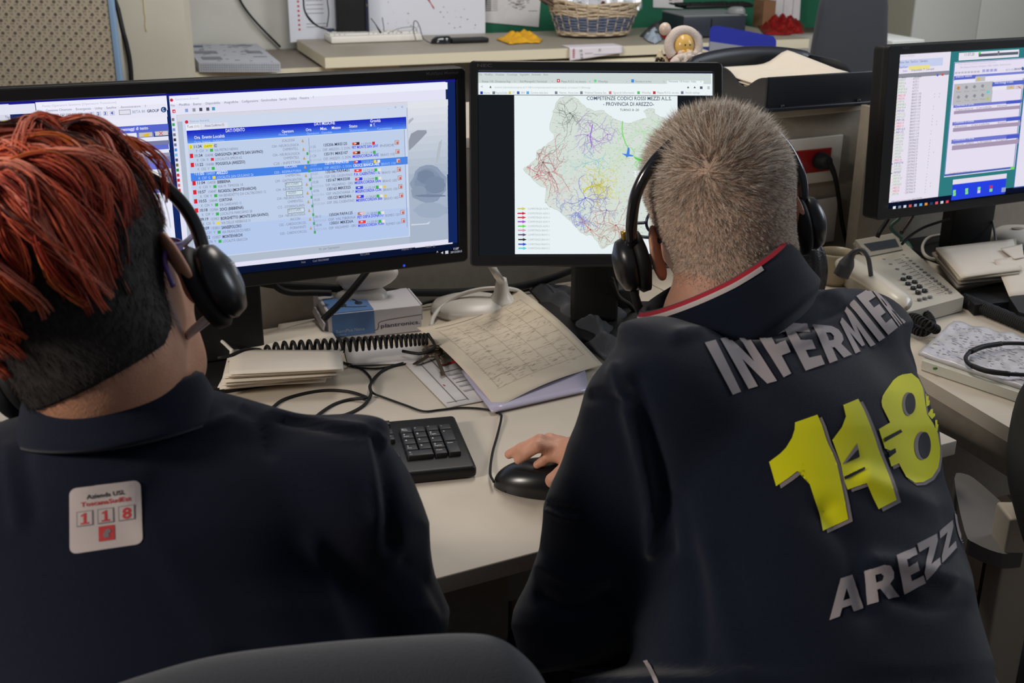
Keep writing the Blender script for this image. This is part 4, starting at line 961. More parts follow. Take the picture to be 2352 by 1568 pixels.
# cellophane-wrapped parcels in the basket
M_CELL = mat('cellophane', (.85, .87, .9), .10, alpha=.55, spec=1.0); R20 = (math.cos(math.radians(14)), math.sin(math.radians(14)))
def bloc(x, y, z): return (bc[0] + x * R20[0] - y * R20[1], bc[1] + x * R20[1] + y * R20[0], bc[2] + z)
for i, (x, y, z, sx, sy, sz, col, lb, nm) in enumerate(((-.10, 0, .10, .16, .10, .15, (188, 184, 176), 'white padded parcel in the left of the wicker basket', 'gift_parcel'), (.05, .03, .12, .12, .09, .17, (150, 60, 30), 'orange and red gift packet in the middle of the wicker basket', 'gift_packet'), (.14, -.03, .09, .07, .07, .15, (120, 30, 34), 'small dark red packet in the right of the wicker basket', 'gift_packet'))):
    m = MB(); m.box(bloc(x, y, z + .0), (sx, sy, sz), mat('parcel_%s' % ('white', 'orange', 'red')[i], s2l(col), .5, col2=s2l(tuple(int(c * .45) for c in col)), nscale=22), ((R20[0], R20[1], 0), (-R20[1], R20[0], 0), (0, 0, 1)), .015)
    solo(m, nm, lb, 'parcel', 'gifts in the wicker basket')
m = MB(); q = random.Random(5)
def cel(u, v):
    a = 2 * math.pi * u; r = 1 - .75 * v
    x = .215 * r * math.cos(a); y = .15 * r * math.sin(a); z = .155 + .11 * v + .022 * math.sin(11 * a + 4 * v) * math.sin(7 * v + 1) + .014 * math.sin(23 * a)
    if math.cos(a) > .8 and v < .3: x += .035; z -= .004
    return bloc(x, y, z)
m.grid(cel, 90, 14, M_CELL, smooth=False); solo(m, 'cellophane_wrap', 'crinkled clear cellophane bulging out of the wicker basket', 'wrapping')

# white crumpled tissues
cloth('paper_tissue', 'crumpled pale blue tissue on the back desk right of the basket', ((1478, 88), (1494, 76), (1512, 78), (1520, 94), (1505, 102), (1488, 96)), .802, .04, mat('blue_tissue', s2l((150, 160, 170)), .8), 7, 'tissue', 14, 'tissues on the back desk')
cloth('paper_tissue', 'crumpled white tissue on the back desk just left of the blue tray', ((1578, 80), (1590, 66), (1606, 70), (1620, 78), (1612, 90), (1588, 92)), .802, .075, mat('white_tissue', s2l((170, 174, 182)), .8), 8, 'tissue', 14, 'tissues on the back desk')
# dark crumpled bag in the middle distance
cloth('dark_cloth', 'dark grey folded cloth on the back desk between basket and lying computer', ((1470, 84), (1500, 55), (1540, 56), (1580, 66), (1600, 86), (1560, 90), (1500, 92)), .802, .05, mat('dark_grey_cloth', s2l((62, 62, 62)), .9), 9, 'cloth', 20)

# lying computer with keyboard on top
cc = PZ(1640, 87, .802); T = thing('computer', 'black desktop computer lying flat on the back desk with a grey lid', 'computer', cc, math.radians(16))
m = MB(); m.box((.0, .14, .056), (.34, .28, .10), mat('pc_front', (.02, .024, .034), .4), bev=.004); m.build('case', T, local=True)
m = MB(); m.box((0, .14, .109), (.345, .285, .006), mat('pc_lid', s2l((120, 122, 122)), .5)); m.build('lid', T, local=True, label='grey metal lid')
m = MB(); m.box((-.02, -.003, .05), (.004, .004, .09), M_BLACK); m.build('front_seam', T, local=True)
m = MB(); m.box((.09, -.003, .04), (.02, .004, .012), M_CHROME); m.build('badge', T, local=True)
kk = bgpx(1690, 18, -.25); ktop = .802 + .113
kb = PZ(1700, 12, ktop); keyboard('black keyboard lying on top of the flat desktop computer', kb, -kdir, kdir, .40, .14, M_BLACK, M_BLACKM)
mouse('dark mouse with a pale top lying on the flat desktop computer', PZ(1668, 30, ktop), 150, .10, .055, .034, mat('mouse_grey', s2l((120, 120, 120)), .4))
# red ribbon
cloth('red_ribbon', 'shiny red wrapping foil on the back desk beside the dark office chair', ((1740, 62), (1765, 50), (1810, 54), (1845, 58), (1848, 78), (1800, 82), (1755, 80)), .802, .06, mat('red_foil', s2l((150, 20, 24)), .25, metal=.4), 12, 'foil', 26)

# blue tray
bt = [PZ(1622, 112, .802), PZ(1792, 116, .802)]
M_BLUE = mat('blue_plastic', s2l((34, 44, 140)), .4); M_BTRAN = mat('smoky_plastic', s2l((130, 132, 140)), .4)
c = bgpx(1706, 115, -.78)
T = thing('letter_tray', 'blue plastic letter tray standing on edge on the back desk', 'letter tray', PZ(1706, 116, .802) , math.radians(14))
m = MB()
P = [np.array(p) for p in ((-.168, 0, .0), (.168, 0, .0), (.166, 0, .04), (.150, 0, .062), (-.12, 0, .112), (-.158, 0, .112), (-.168, 0, .10))]
m.prism(P, (0, .006, 0), M_BLUE); m.build('side_wall', T, local=True)
m = MB(); m.box((0, .06, .004), (.335, .11, .006), M_BLUE, bev=.002); m.build('tray_floor', T, local=True)
m = MB(); m.prism([np.array(p) for p in ((-.168, -.004, .0), (.13, -.004, .0), (-.168, -.004, .045))], (0, .003, 0), M_BTRAN); m.build('front_lip', T, local=True, label='grey see-through lip')

# dark office chair
oc = PD(1935, 190, 4.6)
T = thing('office_chair', 'dark grey high-backed office chair in front of the back desk', 'office chair', (oc[0], oc[1], 0), math.radians(20))
def back(w0, w1, h, z0, th, bow):
    def fn(u, v):
        t = v; w_ = w0 + (w1 - w0) * math.sin(t * math.pi * .5 + .15) ; w_ = w0 * (1 - t) + w1 * t + .02 * math.sin(math.pi * t)
        a = 2 * math.pi * u; ca, sa = math.cos(a), math.sin(a)
        sx = np.sign(ca) * abs(ca) ** .35; sy = np.sign(sa) * abs(sa) ** .6
        e = 1 - max(0, (t - .86) / .14) ** 2 * .35
        return (w_ / 2 * sx * e, th / 2 * sy + bow * (sx ** 2) * .5, z0 + h * t)
    return fn
m = MB(); m.grid(back(.36, .27, .56, .62, .07, -.04), 40, 18, M_CHAR); m.lathe((0, 0, 1.175), [(.9, 0), (.6, .015), (.05, .02)], M_CHAR, 40, (np.array([.10, 0, 0]), np.array([0, .03, 0]), ZV)); m.build('backrest', T, local=True)
m = MB(); m.box((0, .26, .47), (.48, .46, .09), M_CHAR, bev=.03); m.build('seat', T, local=True)
m = MB(); m.lathe((0, .26, .08), [(.035, 0), (.035, .2), (.022, .2), (.022, .35)], M_BLACK, 16); m.box((0, .0, .55), (.07, .02, .3), M_BLACK); m.build('post', T, local=True)
for k in range(5):
    a = k * 2 * math.pi / 5; m = MB(); m.tube([(0, .26, .10), (.15 * math.cos(a), .26 + .15 * math.sin(a), .09), (.28 * math.cos(a), .26 + .28 * math.sin(a), .06)], .018, M_BLACK, 8); m.ell((.28 * math.cos(a), .26 + .28 * math.sin(a), .03), (.028, .028, .03), M_BLACK, n=12); m.build('leg', T, local=True)

# white cupboards at the right
M_CAB = mat('white_cabinet', s2l((196, 198, 192)), .5, noise=.03, nscale=5)
ca = bgpx(2092, 85, -.42); cs = bgpx(2243, 60, -.42); ce = (ca - W0) @ WX; cm_ = (cs - W0) @ WX
T = thing('cabinet', 'tall white two-door cabinet at the right end of the back wall', 'cabinet', bgp(cm_, -.21, 0), math.radians(20))
m = MB(); m.box((.12, .0, 1.2), (2 * (cm_ - ce) + .24, .40, 2.4), mat('cabinet_side', s2l((150, 146, 132)), .6)); m.build('body', T, local=True)
for sg, w__ in ((-1, cm_ - ce), (1, cm_ - ce + .22)):
    m = MB(); m.box((sg * (w__ / 2 + .002), -.212, 1.2), (w__ - .003, .018, 2.38), M_CAB, bev=.002); dd = m.build('door', T, local=True)
    m = MB(); m.box((sg * .03, -.226, 1.25), (.012, .012, .12), M_CHROME, bev=.003); m.build('handle', dd, local=True)
# flat grey panel put in place of the darker recess; small white box unit
ra, rb = bgpx(1985, 60, -.12), bgpx(2090, 60, -.12)
m = MB(); m.box(bgp(((ra - W0) @ WX + (rb - W0) @ WX) / 2, -.10, .9), ((rb - ra) @ WX + .12, .04, 1.8), mat('grey_panel', s2l((112, 112, 106)), .8), AXW); solo(m, 'recess_infill', 'dark grey divider standing in for the recess between office chair and white cabinet', 'infill')
wa = PD(2050, 128, 5.2)
m = MB(); m.box((wa[0], wa[1] + .1, .36), (.17, .30, .72 + .0), M_CAB, AXW, .004); m.v = [(a, b, c + .0) for a, b, c in m.v]; zt = PD(2050, 88, 5.2)[2]; m.v = [(a, b, c * zt / .72) for a, b, c in m.v]; solo(m, 'pedestal', 'low white pedestal between the office chair and the grey panel', 'pedestal')

# ------------------------------------------------------------------ desk row in front
YF, YB = -.915, -.012
T = thing('desk', 'pale beige laminate desk the two operators sit at', 'desk', D0 + DX * 0, math.radians(27.2))
m = MB(); m.box((-.40, (YF + YB) / 2, .728), (2.30, YB - YF, .024), M_DESK, bev=.002); m.build('worktop', T, local=True)
for xx in (-1.5, .70):
    m = MB(); m.box((xx, YF + .10, .358), (.06, .06, .716), M_DESKE, bev=.004); m.build('leg', T, local=True)
m = MB(); m.box((-.40, YB - .03, .55), (2.24, .018, .33), M_PANEL); m.build('modesty_panel', T, local=True)
# drawer pedestal under the worktop
pr = PP(1172, 1360, D0 + DY * (YF + .10), DY); xr_ = (pr - D0) @ DX
T = thing('drawer_pedestal', 'beige drawer pedestal under the worktop between the two operators', 'drawer unit', dp(xr_ - .21, YF + .36, 0), math.radians(27.2))
m = MB(); m.box((0, 0, .34), (.42, .50, .66), M_PANEL, bev=.003); m.build('body', T, local=True)
for k, (z, h) in enumerate(((.60, .13), (.43, .20), (.20, .25))):
    m = MB(); m.box((0, -.256, z), (.412, .016, h - .006), M_PANEL, bev=.003); m.build('drawer', T, local=True)

# right-hand corner desk
A = np.array([.759, 1.579]); e = np.array([.32, -.947]); near = A + e * .9; far = A - e * .42
mr = D0[:2] + DX[:2] * .752
B = mr + DY[:2] * (-.012 - .33); Cc = mr + DY[:2] * (-.012)
wl1 = PZ(2079, 561, .74)[:2]; wl2 = PZ(2289, 534, .74)[:2]; wd = (wl2 - wl1) / np.linalg.norm(wl2 - wl1)
Q = [near, near + np.array([.95, .32]), wl2 + wd * .75 , wl1, Cc, B, far]
T = thing('corner_desk', 'pale beige corner desk at the right, carrying telephone, papers and monitor', 'desk', (near[0] + .4, near[1] + .5, 0))
m = MB(); m.prism([(x, y, .716) for x, y in Q], (0, 0, .024), M_DESK); m.build('worktop', T)
m = MB(); m.prism([(x, y, .64) for x, y in (far + e * .03 + np.array([.03, .01]), near + np.array([.03, .05]), near + np.array([.055, .06]), far + np.array([.06, .01]))], (0, 0, .076), M_PANEL); m.build('apron', T)
for q in (PD(2318, 1330, 1.62), near + np.array([.85, .40])):
    m = MB(); m.box((q[0], q[1], .358), (.05, .05, .716), M_DESKE, bev=.004); m.build('leg', T)

# partition with a deep top
T = thing('partition', 'beige half-height partition behind the monitors with a ledge on top', 'partition', dp(0, .2, 0), math.radians(27.2))
m = MB(); m.box((-.13, .015, .53), (2.9, .026, 1.04), M_PANEL); m.box((-.13, .34, .53), (2.9, .026, 1.04), M_PANEL); 
m = MB(); m.box(dp(.03, .015, .525), (3.18, .026, 1.05), M_PANEL, AXD); m.build('front_panel', T)
m = MB(); m.box(dp(.03, .345, .525), (3.18, .026, 1.05), M_PANEL, AXD); m.build('rear_panel', T)
m = MB(); m.box(dp(.03, .18, 1.043), (3.20, .36, .022), M_DESK, AXD, .003); m.build('ledge', T)

# wall plates with sockets on the partition
PN = -DY
def onp(px, py, lift=0.0): return PP(px, py, D0 + PN * lift, DY)
def rect_on(m, x1, y1, x2, y2, th, mt, lift=.0, bev=.002):
    a, b = onp(x1, y1, lift), onp(x2, y2, lift); c = (a + b) / 2; w_ = abs((b - a) @ DX); h_ = abs(b[2] - a[2])
    m.box(c + PN * th / 2, (w_, th, h_), mt, AXD, bev); return c, w_, h_
T = thing('wall_socket', 'white wall plate with a red socket and a plugged-in black plug', 'wall socket', onp(1870, 460), math.radians(27.2))
m = MB(); rect_on(m, 1795, 322, 1921, 412, .008, M_WHITEP); m.build('plate', T)
m = MB(); rect_on(m, 1815, 346, 1899, 390, .010, mat('red_socket', s2l((150, 20, 22)), .4), .0); m.build('socket_insert', T, label='red socket insert')
cpg = onp(1881, 368, .012)
T = thing('power_plug', 'black plug in the red socket with its cable hanging down', 'plug', cpg - ZV * .02)
m = MB(); m.lathe(cpg, [(.019, 0), (.020, .012), (.015, .028), (.010, .034)], M_BLACKM, 20, (DX, ZV, PN)); m.build('plug_body', T)
m = MB(); m.tube([cpg + PN * .028, onp(1903, 372, .04), onp(1917, 402, .045), onp(1926, 450, .03), onp(1935, 515, .02), onp(1946, 560, .02), onp(1955, 590, .03)], [.009, .008, .0055, .005, .005, .005, .005], M_BLACKM, 10); m.build('cable', T)
T = thing('wall_socket', 'white wall plate with a round grey outlet below the red socket', 'wall socket', onp(1870, 540), math.radians(27.2))
m = MB(); c, w_, h_ = rect_on(m, 1838, 462, 1910, 552, .008, M_WHITEP); m.build('plate', T)
m = MB(); m.lathe(onp(1872, 508, .008), [(.018, 0), (.020, .003), (.012, .0035)], mat('outlet_grey', s2l((120, 112, 100)), .5), 20, (DX, ZV, PN)); m.build('outlet', T)
m = MB(); rect_on(m, 1994, 300, 2018, 400, .004, M_WHITEP); solo(m, 'blank_plate', 'plain white plate on the partition just left of the right-hand monitor', 'plate')
m = MB(); a_, b_, c_, d_ = [onp(x, y, .004) for x, y in ((1973, 452), (2022, 448), (2016, 545), (1962, 546))]
m.prism([a_, b_, c_, d_], PN * .001, mat('yellow_card', s2l((176, 166, 112)), .8)); put_text(m, 'SA', onp(1992, 533, .0062), DX, ZV, .008, M_INKD); solo(m, 'yellow_note', 'pale yellow paper stuck to the partition left of the right-hand monitor', 'note')
m = MB(); a_, b_, c_, d_ = [onp(x, y, .008) for x, y in ((2020, 480), (2150, 478), (2155, 520), (2018, 540))]
m.prism([a_, b_, c_, d_], PN * .001, mat('yellow_card', s2l((176, 166, 112)), .8)); solo(m, 'yellow_sheet', 'yellow sheet on the partition under the right-hand monitor', 'note')

# tray with papers on the ledge
FL = np.array([.53, 2.488, 1.0545]); tu = np.array([.917, .399, 0]); tv = np.array([-.399, .917, 0]); AXT_ = (tu, tv, ZV)
ORD = ['topmost curled sheet', 'second sheet from the top', 'third sheet from the top', 'fourth sheet from the top', 'sheet above the bottom one', 'lowest sheet']
T = thing('letter_tray', 'black plastic letter tray full of papers on the partition ledge', 'letter tray', FL + tu * .15 + tv * .17, math.atan2(.399, .917))
MT = mat('tray_black', (.018, .020, .026), .35)
tw, td, th_ = .315, .27, .074
m = MB(); m.box(FL + tu * tw / 2 + tv * td / 2 + ZV * .005, (tw, td, .008), MT, AXT_, .002); m.build('floor_plate', T)
m = MB(); m.box(FL + tu * tw / 2 + tv * .003 + ZV * th_ / 2, (tw, .006, th_), MT, AXT_, .002); m.box(FL + tu * tw / 2 - tv * .003 + ZV * .006, (tw + .006, .010, .008), MT, AXT_, .002); m.box(FL + tu * .04 - tv * .004 + ZV * .010, (.008, .006, .012), MT, AXT_, .002); m.box(FL + tu * .24 - tv * .004 + ZV * .010, (.008, .006, .012), MT, AXT_, .002); m.build('front_wall', T)
def scoop(x):
    P = [np.array([0, 0, 0.])]
    pts = []
    for t in np.linspace(0, 1, 25):
        z = th_ - .032 * math.exp(-((t - .33) / .17) ** 2)
        pts.append(FL + tu * x + tv * td * t + ZV * z)
    return [FL + tu * x + tv * td, FL + tu * x] + pts
m = MB(); m.prism(scoop(0), tu * .005, MT); m.build('side_wall', T)
m = MB(); m.prism(scoop(tw - .005), tu * .005, MT); m.build('side_wall', T)
m = MB()
def bwall(u, v):
    x = -.03 + (tw + .03) * u; h = .074 + .024 * math.sin(math.pi * min(1, u * 1.0)) ** .5
    return FL + tu * x + tv * (td + .02 * math.sin(math.pi * u)) + ZV * (h * v)
m.grid(bwall, 24, 4, MT, thick=tv * .006); m.build('rear_wall', T, label='raised curved rear wall')
q = random.Random(31)
for k in range(6):
    z0 = .022 + k * .006; e = [q.uniform(-.006, .006) for _ in range(4)]
    def pf(u, v, z0=z0, e=e, k=k):
        x = .012 + e[0] + (.285) * u; y = .012 + e[1] + (.245) * v
        z = z0 + .030 * math.exp(-((u - .78) / .14) ** 2) * (k / 5.) * (.3 + .7 * v) + .008 * v * (k / 5.)
        return FL + tu * x + tv * y + ZV * z
    m = MB(); m.grid(pf, 18, 14, M_PAPER, thick=(0, 0, -.002)); solo(m, 'paper_sheet', '%s in the black letter tray on the ledge' % ORD[5 - k], 'paper', 'sheets in the black letter tray')

# Father Christmas ornament
sp = PZ(1560, 190, 1.0545); T = thing('figurine', 'small ceramic winter figurine with white beard and gilded face behind the square monitor', 'figurine', sp, .25)
MF = mat('fluffy_white', s2l((206, 194, 186)), .95, bump=1.0, bscale=400); MGd = mat('gilded_face', s2l((228, 186, 104)), .22, noise=.15, nscale=90); MRd = mat('glazed_red', s2l((150, 24, 34)), .25)
L3 = lambda x, y, z: np.array([x, y, z])
m = MB(); m.lathe((0, 0, 0), [(.045, 0), (.050, .01), (.044, .04), (.030, .075), (.012, .09)], MRd, 28); m.build('robe', T, local=True)
m = MB(); m.ell((0, -.008, .090), (.027, .028, .030), MGd, n=24); m.ell((-.008, -.034, .077), (.007, .006, .006), MGd, n=12); m.ell((.012, -.033, .077), (.006, .006, .006), MGd, n=12); m.ell((.003, -.036, .080), (.006, .006, .005), MGd, n=12); m.build('face', T, local=True, label='glossy golden face')
m = MB(); m.ell((-.004, -.035, .094), (.002, .0015, .0025), M_INKD, n=10); m.ell((.008, -.034, .094), (.002, .0015, .0025), M_INKD, n=10); m.build('eyes', T, local=True)
m = MB(); m.ell((.004, -.034, .068), (.006, .003, .002), MRd, n=10); m.build('mouth', T, local=True)
q = random.Random(4)
def fluff(m, c, r, n, s): 
    for i in range(n):
        a, b = q.uniform(0, 6.28), math.acos(q.uniform(-1, 1)); m.ell((c[0] + r[0] * math.sin(b) * math.cos(a), c[1] + r[1] * math.sin(b) * math.sin(a), c[2] + r[2] * math.cos(b)), (s, s, s), MF, n=8)
m = MB(); m.ell((.004, -.036, .050), (.046, .024, .028), MF, n=20); fluff(m, (.004, -.038, .050), (.045, .024, .027), 70, .008); m.build('beard', T, local=True, label='fluffy white beard')
m = MB(); m.tube([(.037 * math.cos(a), -.014 + .006 * math.sin(a), .090 + .034 * math.sin(a)) for a in np.linspace(-.7, math.pi + .7, 20)], .0125, MF, 10); m.build('hood_trim', T, local=True, label='white fluffy hood trim')
m = MB(); m.ell((0, .012, .090), (.037, .030, .036), MRd, n=20); m.tube([(-.024, .012, .108), (-.038, .012, .112), (-.046, .01, .118)], [.012, .009, .006], MRd, 10); m.build('hood', T, local=True)
m = MB(); m.ell((-.044, .0, .128), (.0145, .0145, .0155), mat('pearl', s2l((206, 186, 170)), .3), n=18); m.build('bobble', T, local=True, label='pearly bobble')
m = MB(); m.tube([(-.040, -.01, .05), (-.056, -.012, .06), (-.058, -.012, .082)], [.010, .011, .004], mat('cream_glaze', s2l((206, 190, 160)), .3), 12); m.build('arm', T, local=True)
m = MB(); m.ell((-.058, -.014, .053), (.0125, .0125, .015), mat('dark_bauble', s2l((60, 50, 30)), .15, metal=.5), n=18); m.build('bauble', T, local=True, label='dark shiny bauble')

# forms on the low counter
fq = [PZ(x, y, .782) for x, y in ((424, 101), (590, 100), (644, 144), (456, 144))]
T = thing('form_stack', 'stack of printed forms in plastic on the low counter right of the white pillar', 'papers', sum(fq) / 4)
m = MB(); m.prism(fq, (0, 0, -.040), mat('form_paper', s2l((176, 178, 184)), .5, noise=.08, nscale=50)); m.build('sheets', T)
m = MB(); up_ = ZV * .0006
fb = lambda u, v: ((fq[0] * (1 - u) + fq[1] * u) * (1 - v) + (fq[3] * (1 - u) + fq[2] * u) * v) + up_
MFI = mat('form_ink', s2l((120, 120, 128)), .7); MFB = mat('form_blue', s2l((70, 84, 120)), .6)
def fr(u1, v1, u2, v2, mt): m.prism([fb(u1, v2), fb(u2, v2), fb(u2, v1), fb(u1, v1)], (0, 0, .0008), mt)
fr(.03, .10, .22, .2, MFB); fr(.04, .42, .34, .55, MFI); fr(.08, .72, .33, .86, MFI); fr(.72, .42, .92, .54, MFI); fr(.62, .10, .88, .15, MFI); fr(.75, .70, .92, .73, MFI)
q = random.Random(9)
for k in range(40): u, v = q.uniform(.05, .9), q.uniform(.05, .95); fr(u, v, u + q.uniform(.02, .08), v + .012, MFI)
ed = (fq[2] - fq[3]); el = np.linalg.norm(ed); ed = ed / el; en = np.cross(ed, ZV)
for i in range(34):
    for j in range(3): m.box(fq[3] + ed * el * (.03 + .94 * i / 33) + en * .0006 + ZV * (-.030 + j * .010), (.0042, .0012, .005), MFI, (ed, en, ZV))
m.build('printing', T)
# second partition panel, behind the corner desk
wn = np.array([-wd[1], wd[0], 0.]); wu = np.array([wd[0], wd[1], 0.])
r0_ = ray(1993, 400); w1_ = np.array([wl1[0], wl1[1], 0.]); ps = CAM + r0_ * (((w1_ - CAM) @ wn) / (r0_ @ wn)); x0_ = (ps - w1_) @ wu
T = thing('partition', 'beige partition panel behind the corner desk and the right-hand monitor', 'partition', w1_ + wu * .6)
m = MB(); m.box(w1_ + wu * ((x0_ + 1.3) / 2) + wn * .018 + ZV * .525, (1.3 - x0_, .030, 1.05), M_PANEL, (wu, wn, ZV)); m.build('panel_board', T)
m = MB(); m.box(w1_ + wu * (x0_ - .004) + wn * .018 + ZV * .53, (.012, .034, 1.06), M_PANEL, (wu, wn, ZV)); m.build('end_strip', T)
# ------------------------------------------------------------------ on the desk
ZD = .7405
kcor = PZ(1044, 953, ZD + .018); kcor[2] = ZD; ka = math.radians(13.0)
kl = -np.array([math.cos(ka), math.sin(ka), 0]); kd_ = np.array([math.sin(ka), -math.cos(ka), 0])
keyboard('black numeric-pad keyboard half hidden by the red-haired operator, beside the mouse', kcor, kl, kd_, .45, .172, M_BLACK, mat('key_black', (.016, .016, .017), .5), legends=True, gap=.0022, kind='slim')
tip = PZ(1134, 1112, ZD)
mc = [PZ(x, y, z) for x, y, z in ((1134, 1106, ZD + .012), (1126, 1085, ZD + .006), (1131, 1040, ZD + .002), (1142, 1000, ZD + .002), (1151, 962, ZD + .004), (1148, 950, ZD + .002), (1118, 940, ZD + .002), (1062, 936, ZD + .002), (1010, 941, ZD + .002), (972, 944, ZD + .002), (930, 930, ZD + .002), (880, 912, ZD + .002), (858, 903, ZD + .004), (850, 890, ZD + .006), (852, 870, ZD + .002), (835, 850, ZD + .002), (810, 838, ZD + .002), (785, 832, ZD + .012))]
mouse('black mouse under the man\'s hand on the pale desk', tip, 174, .130, .074, .036, mat('satin_mouse', (.010, .010, .011), .28), mc, .0018)
cable('keyboard_cable', 'black cable looping on the desk in front of the paper pile', [PZ(x, y, ZD + z) for x, y, z in ((622, 940, .002), (650, 918, .002), (700, 903, .002), (750, 896, .002), (800, 899, .002), (836, 910, .004), (838, 914, .006), (800, 918, .002), (760, 932, .002), (722, 962, .003), (752, 962, .002), (800, 950, .002), (836, 930, .002), (852, 905, .006), (850, 885, .010), (866, 862, .002), (890, 845, .002), (926, 834, .002))], .0026)
cable('thin_black_cable', 'thin black cable between paper pile and key ring', [PZ(x, y, ZD + .002) for x, y in ((785, 830, ), (815, 842), (860, 846), (905, 840), (940, 833), (965, 828))], .0017)

# coiled cord over the papers
c0, c1 = PZ(596, 806, .782), PZ(985, 778, .775)
dr = (c1 - c0); Lc = np.linalg.norm(dr); dr = dr / Lc; sd = np.cross(ZV, dr)
pts = [PZ(500, 822, .79), PZ(530, 816, .79), PZ(560, 803, .79)]
N = 27; tt = 0.0
steps = N * 12
for i in range(steps + 1):
    w_ = i / steps; t = (w_ + .9 * (1 - (1 - w_) ** 1.0) * 0 + .35 * (w_ - w_ * w_) * 1.0); t = w_ + .42 * w_ * (1 - w_)
    a = 2 * math.pi * N * w_ + 2.2
    r = .0125 * (1 - .35 * w_) * min(1, .35 + w_ * 8)
    pts.append(c0 + dr * Lc * t + ZV * (r * math.sin(a)) + sd * r * math.cos(a) * .9)
pts += [PZ(1000, 795, .765), PZ(985, 806, .76), PZ(962, 812, .755), PZ(925, 806, .752)]
m = MB(); m.tube(pts, .0028, M_BLACKM, 7, sub=2); solo(m, 'curly_cable', 'black coiled cable stretched over the papers in front of the headset box', 'cable')

# loose paper pile left
def sheet(px, zs, name, label, mt=None, group=None, th=.0012, sag=0.0, n=8, pat=None, cat='paper'):
    P = [PZ(x, y, z) for (x, y), z in zip(px, zs)]
    def fn(u, v):
        q = P[0] * (1 - u) * (1 - v) + P[1] * u * (1 - v) + P[2] * u * v + P[3] * (1 - u) * v
        q = q.copy(); q[2] += sag * math.sin(math.pi * u) * math.sin(math.pi * v); return q
    m = MB(); m.grid(fn, n, n, mt or M_PAPER, thick=(0, 0, -th)); 
    if pat: pat(m, fn)
    return solo(m, name, label, cat, group)
def fn_sheet(P, fn_z, m, mt, n=20, th=.0008): pass
NTH = ['topmost creased sheet', 'second sheet from the top', 'third sheet from the top', 'fourth sheet from the top', 'fifth sheet from the top', 'sixth sheet from the top', 'third lowest sheet', 'second lowest sheet', 'lowest sheet']
r = random.Random(8)
for k in range(9):
    j = [r.uniform(-13, 13) for _ in range(8)]; z = .750 + k * .0047
    b = ((540 + j[0], 806 + j[1]), (786 + j[2] - (8 - k) * 2, 806 + j[3]), (790 + j[4] - (8 - k) * 5, 842 + j[5] * .5 + (8 - k) * 4.2), (520 + j[6] * .6 - (8 - k) * 2, 862 + j[7] * .4 + (8 - k) * 4.2))
    sheet(b, (z, z, z, z + (.001 if k % 2 else 0)), 'paper_sheet', '%s of the loose paper pile on the wide monitor\'s foot' % NTH[8 - k], group='sheets in the loose paper pile', th=.0016, sag=.003 * (k > 5))
sheet(((536, 786), (742, 728), (786, 800), (560, 826)), (.757, .750, .766, .788), 'envelope', 'beige envelope lying behind the coiled cord left of the headset box', M_PAPER, sag=.004)
sheet(((790, 800), (965, 786), (972, 832), (800, 838)), (.744, .744, .744, .744), 'paper_slip', 'flat grey paper slip under the right part of the coiled cord', M_PAPERG)
sheet(((640, 744), (742, 728), (740, 742), (636, 760)), (.743,) * 4, 'folded_paper', 'folded cream paper at the foot of the partition behind the envelope', M_PAPER, th=.002)

# headset box
b1, b2 = PZ(757, 784, ZD), PZ(969, 760, ZD); bd = (b2 - b1); bl_ = np.linalg.norm(bd); bd /= bl_; bn = np.cross(ZV, bd)
T = thing('headset_box', 'white cardboard headset box with a blue picture label', 'box', (b1 + b2) / 2, math.atan2(bd[1], bd[0]))
hb, db = .050, .105
m = MB(); m.box((0, db / 2, hb / 2), (bl_, db, hb), mat('box_card', s2l((204, 200, 204)), .6), bev=.002); m.build('carton', T, local=True)
m = MB(); m.box((-bl_ / 2 - .008, db * .5, hb * .55), (.012, db * .96, .003), mat('box_card', (1, 1, 1)), ((.25, 0, .97), (0, 1, 0), (-.97, 0, .25))); m.box((-bl_ / 2 - .004, db * .95, hb * .8), (.008, .003, .07), mat('box_card', (1, 1, 1))); m.box((bl_ / 2 + .002, db * .5, hb * .7), (.003, db * .9, .03), mat('box_card', (1, 1, 1))); m.build('flap', T, local=True)
M_BLUL = mat('blue_label', s2l((86, 124, 176)), .5)
m = MB(); x0, x1 = -bl_ / 2 + .006, -bl_ / 2 + .082; xc = (x0 + x1) / 2
m.box((xc, db * .42, hb + .0006), (x1 - x0, db * .80, .0008), M_BLUL); m.box((xc, -.0006, hb * .56), (x1 - x0, .0008, hb * .86), M_BLUL)
X_ = np.array([1., 0, 0]); Y_ = np.array([0, 1., 0]); Z_ = np.array([0, 0, 1.])
IN = mat('label_ink', (.012, .014, .02), .5)
m.tube([(xc + .016 * math.cos(a) + .004, db * .42 + .030 * math.sin(a) - .004, hb + .0016) for a in np.linspace(.1, math.pi - .1, 9)], .0009, IN, 5)
m.ell((xc - .011, db * .38, hb + .0014), (.008, .010, .0008), IN, n=12); m.ell((xc + .020, db * .42, hb + .0014), (.007, .009, .0008), IN, n=12); m.tube([(xc - .008, db * .28, hb + .0014), (xc + .012, db * .22, hb + .0014), (xc + .03, db * .20, hb + .0014)], .0007, IN, 5)
put_text(m, 'MULTIUSO PER PC', np.array([x0 + .008, db * .74, hb + .0016]), X_, Y_, .005, mat('label_white', s2l((186, 198, 214)), .5)); put_text(m, 'SupraPlus Noise', np.array([x0 + .006, -.0014, hb * .30]), X_, Z_, .0055, mat('label_white', (1, 1, 1))); put_text(m, 'Wideband', np.array([x0 + .006, -.0014, hb * .18]), X_, Z_, .003, mat('label_white', (1, 1, 1)))
m.build('picture_label', T, local=True, label='blue label with a headset drawing')
m = MB(); put_text(m, 'plantronics.', np.array([.008, -.0012, hb * .30]), X_, Z_, .0075, mat('label_navy', s2l((44, 44, 70)), .5), .082 if bl_ > .17 else bl_ / 2 - .012, .008)
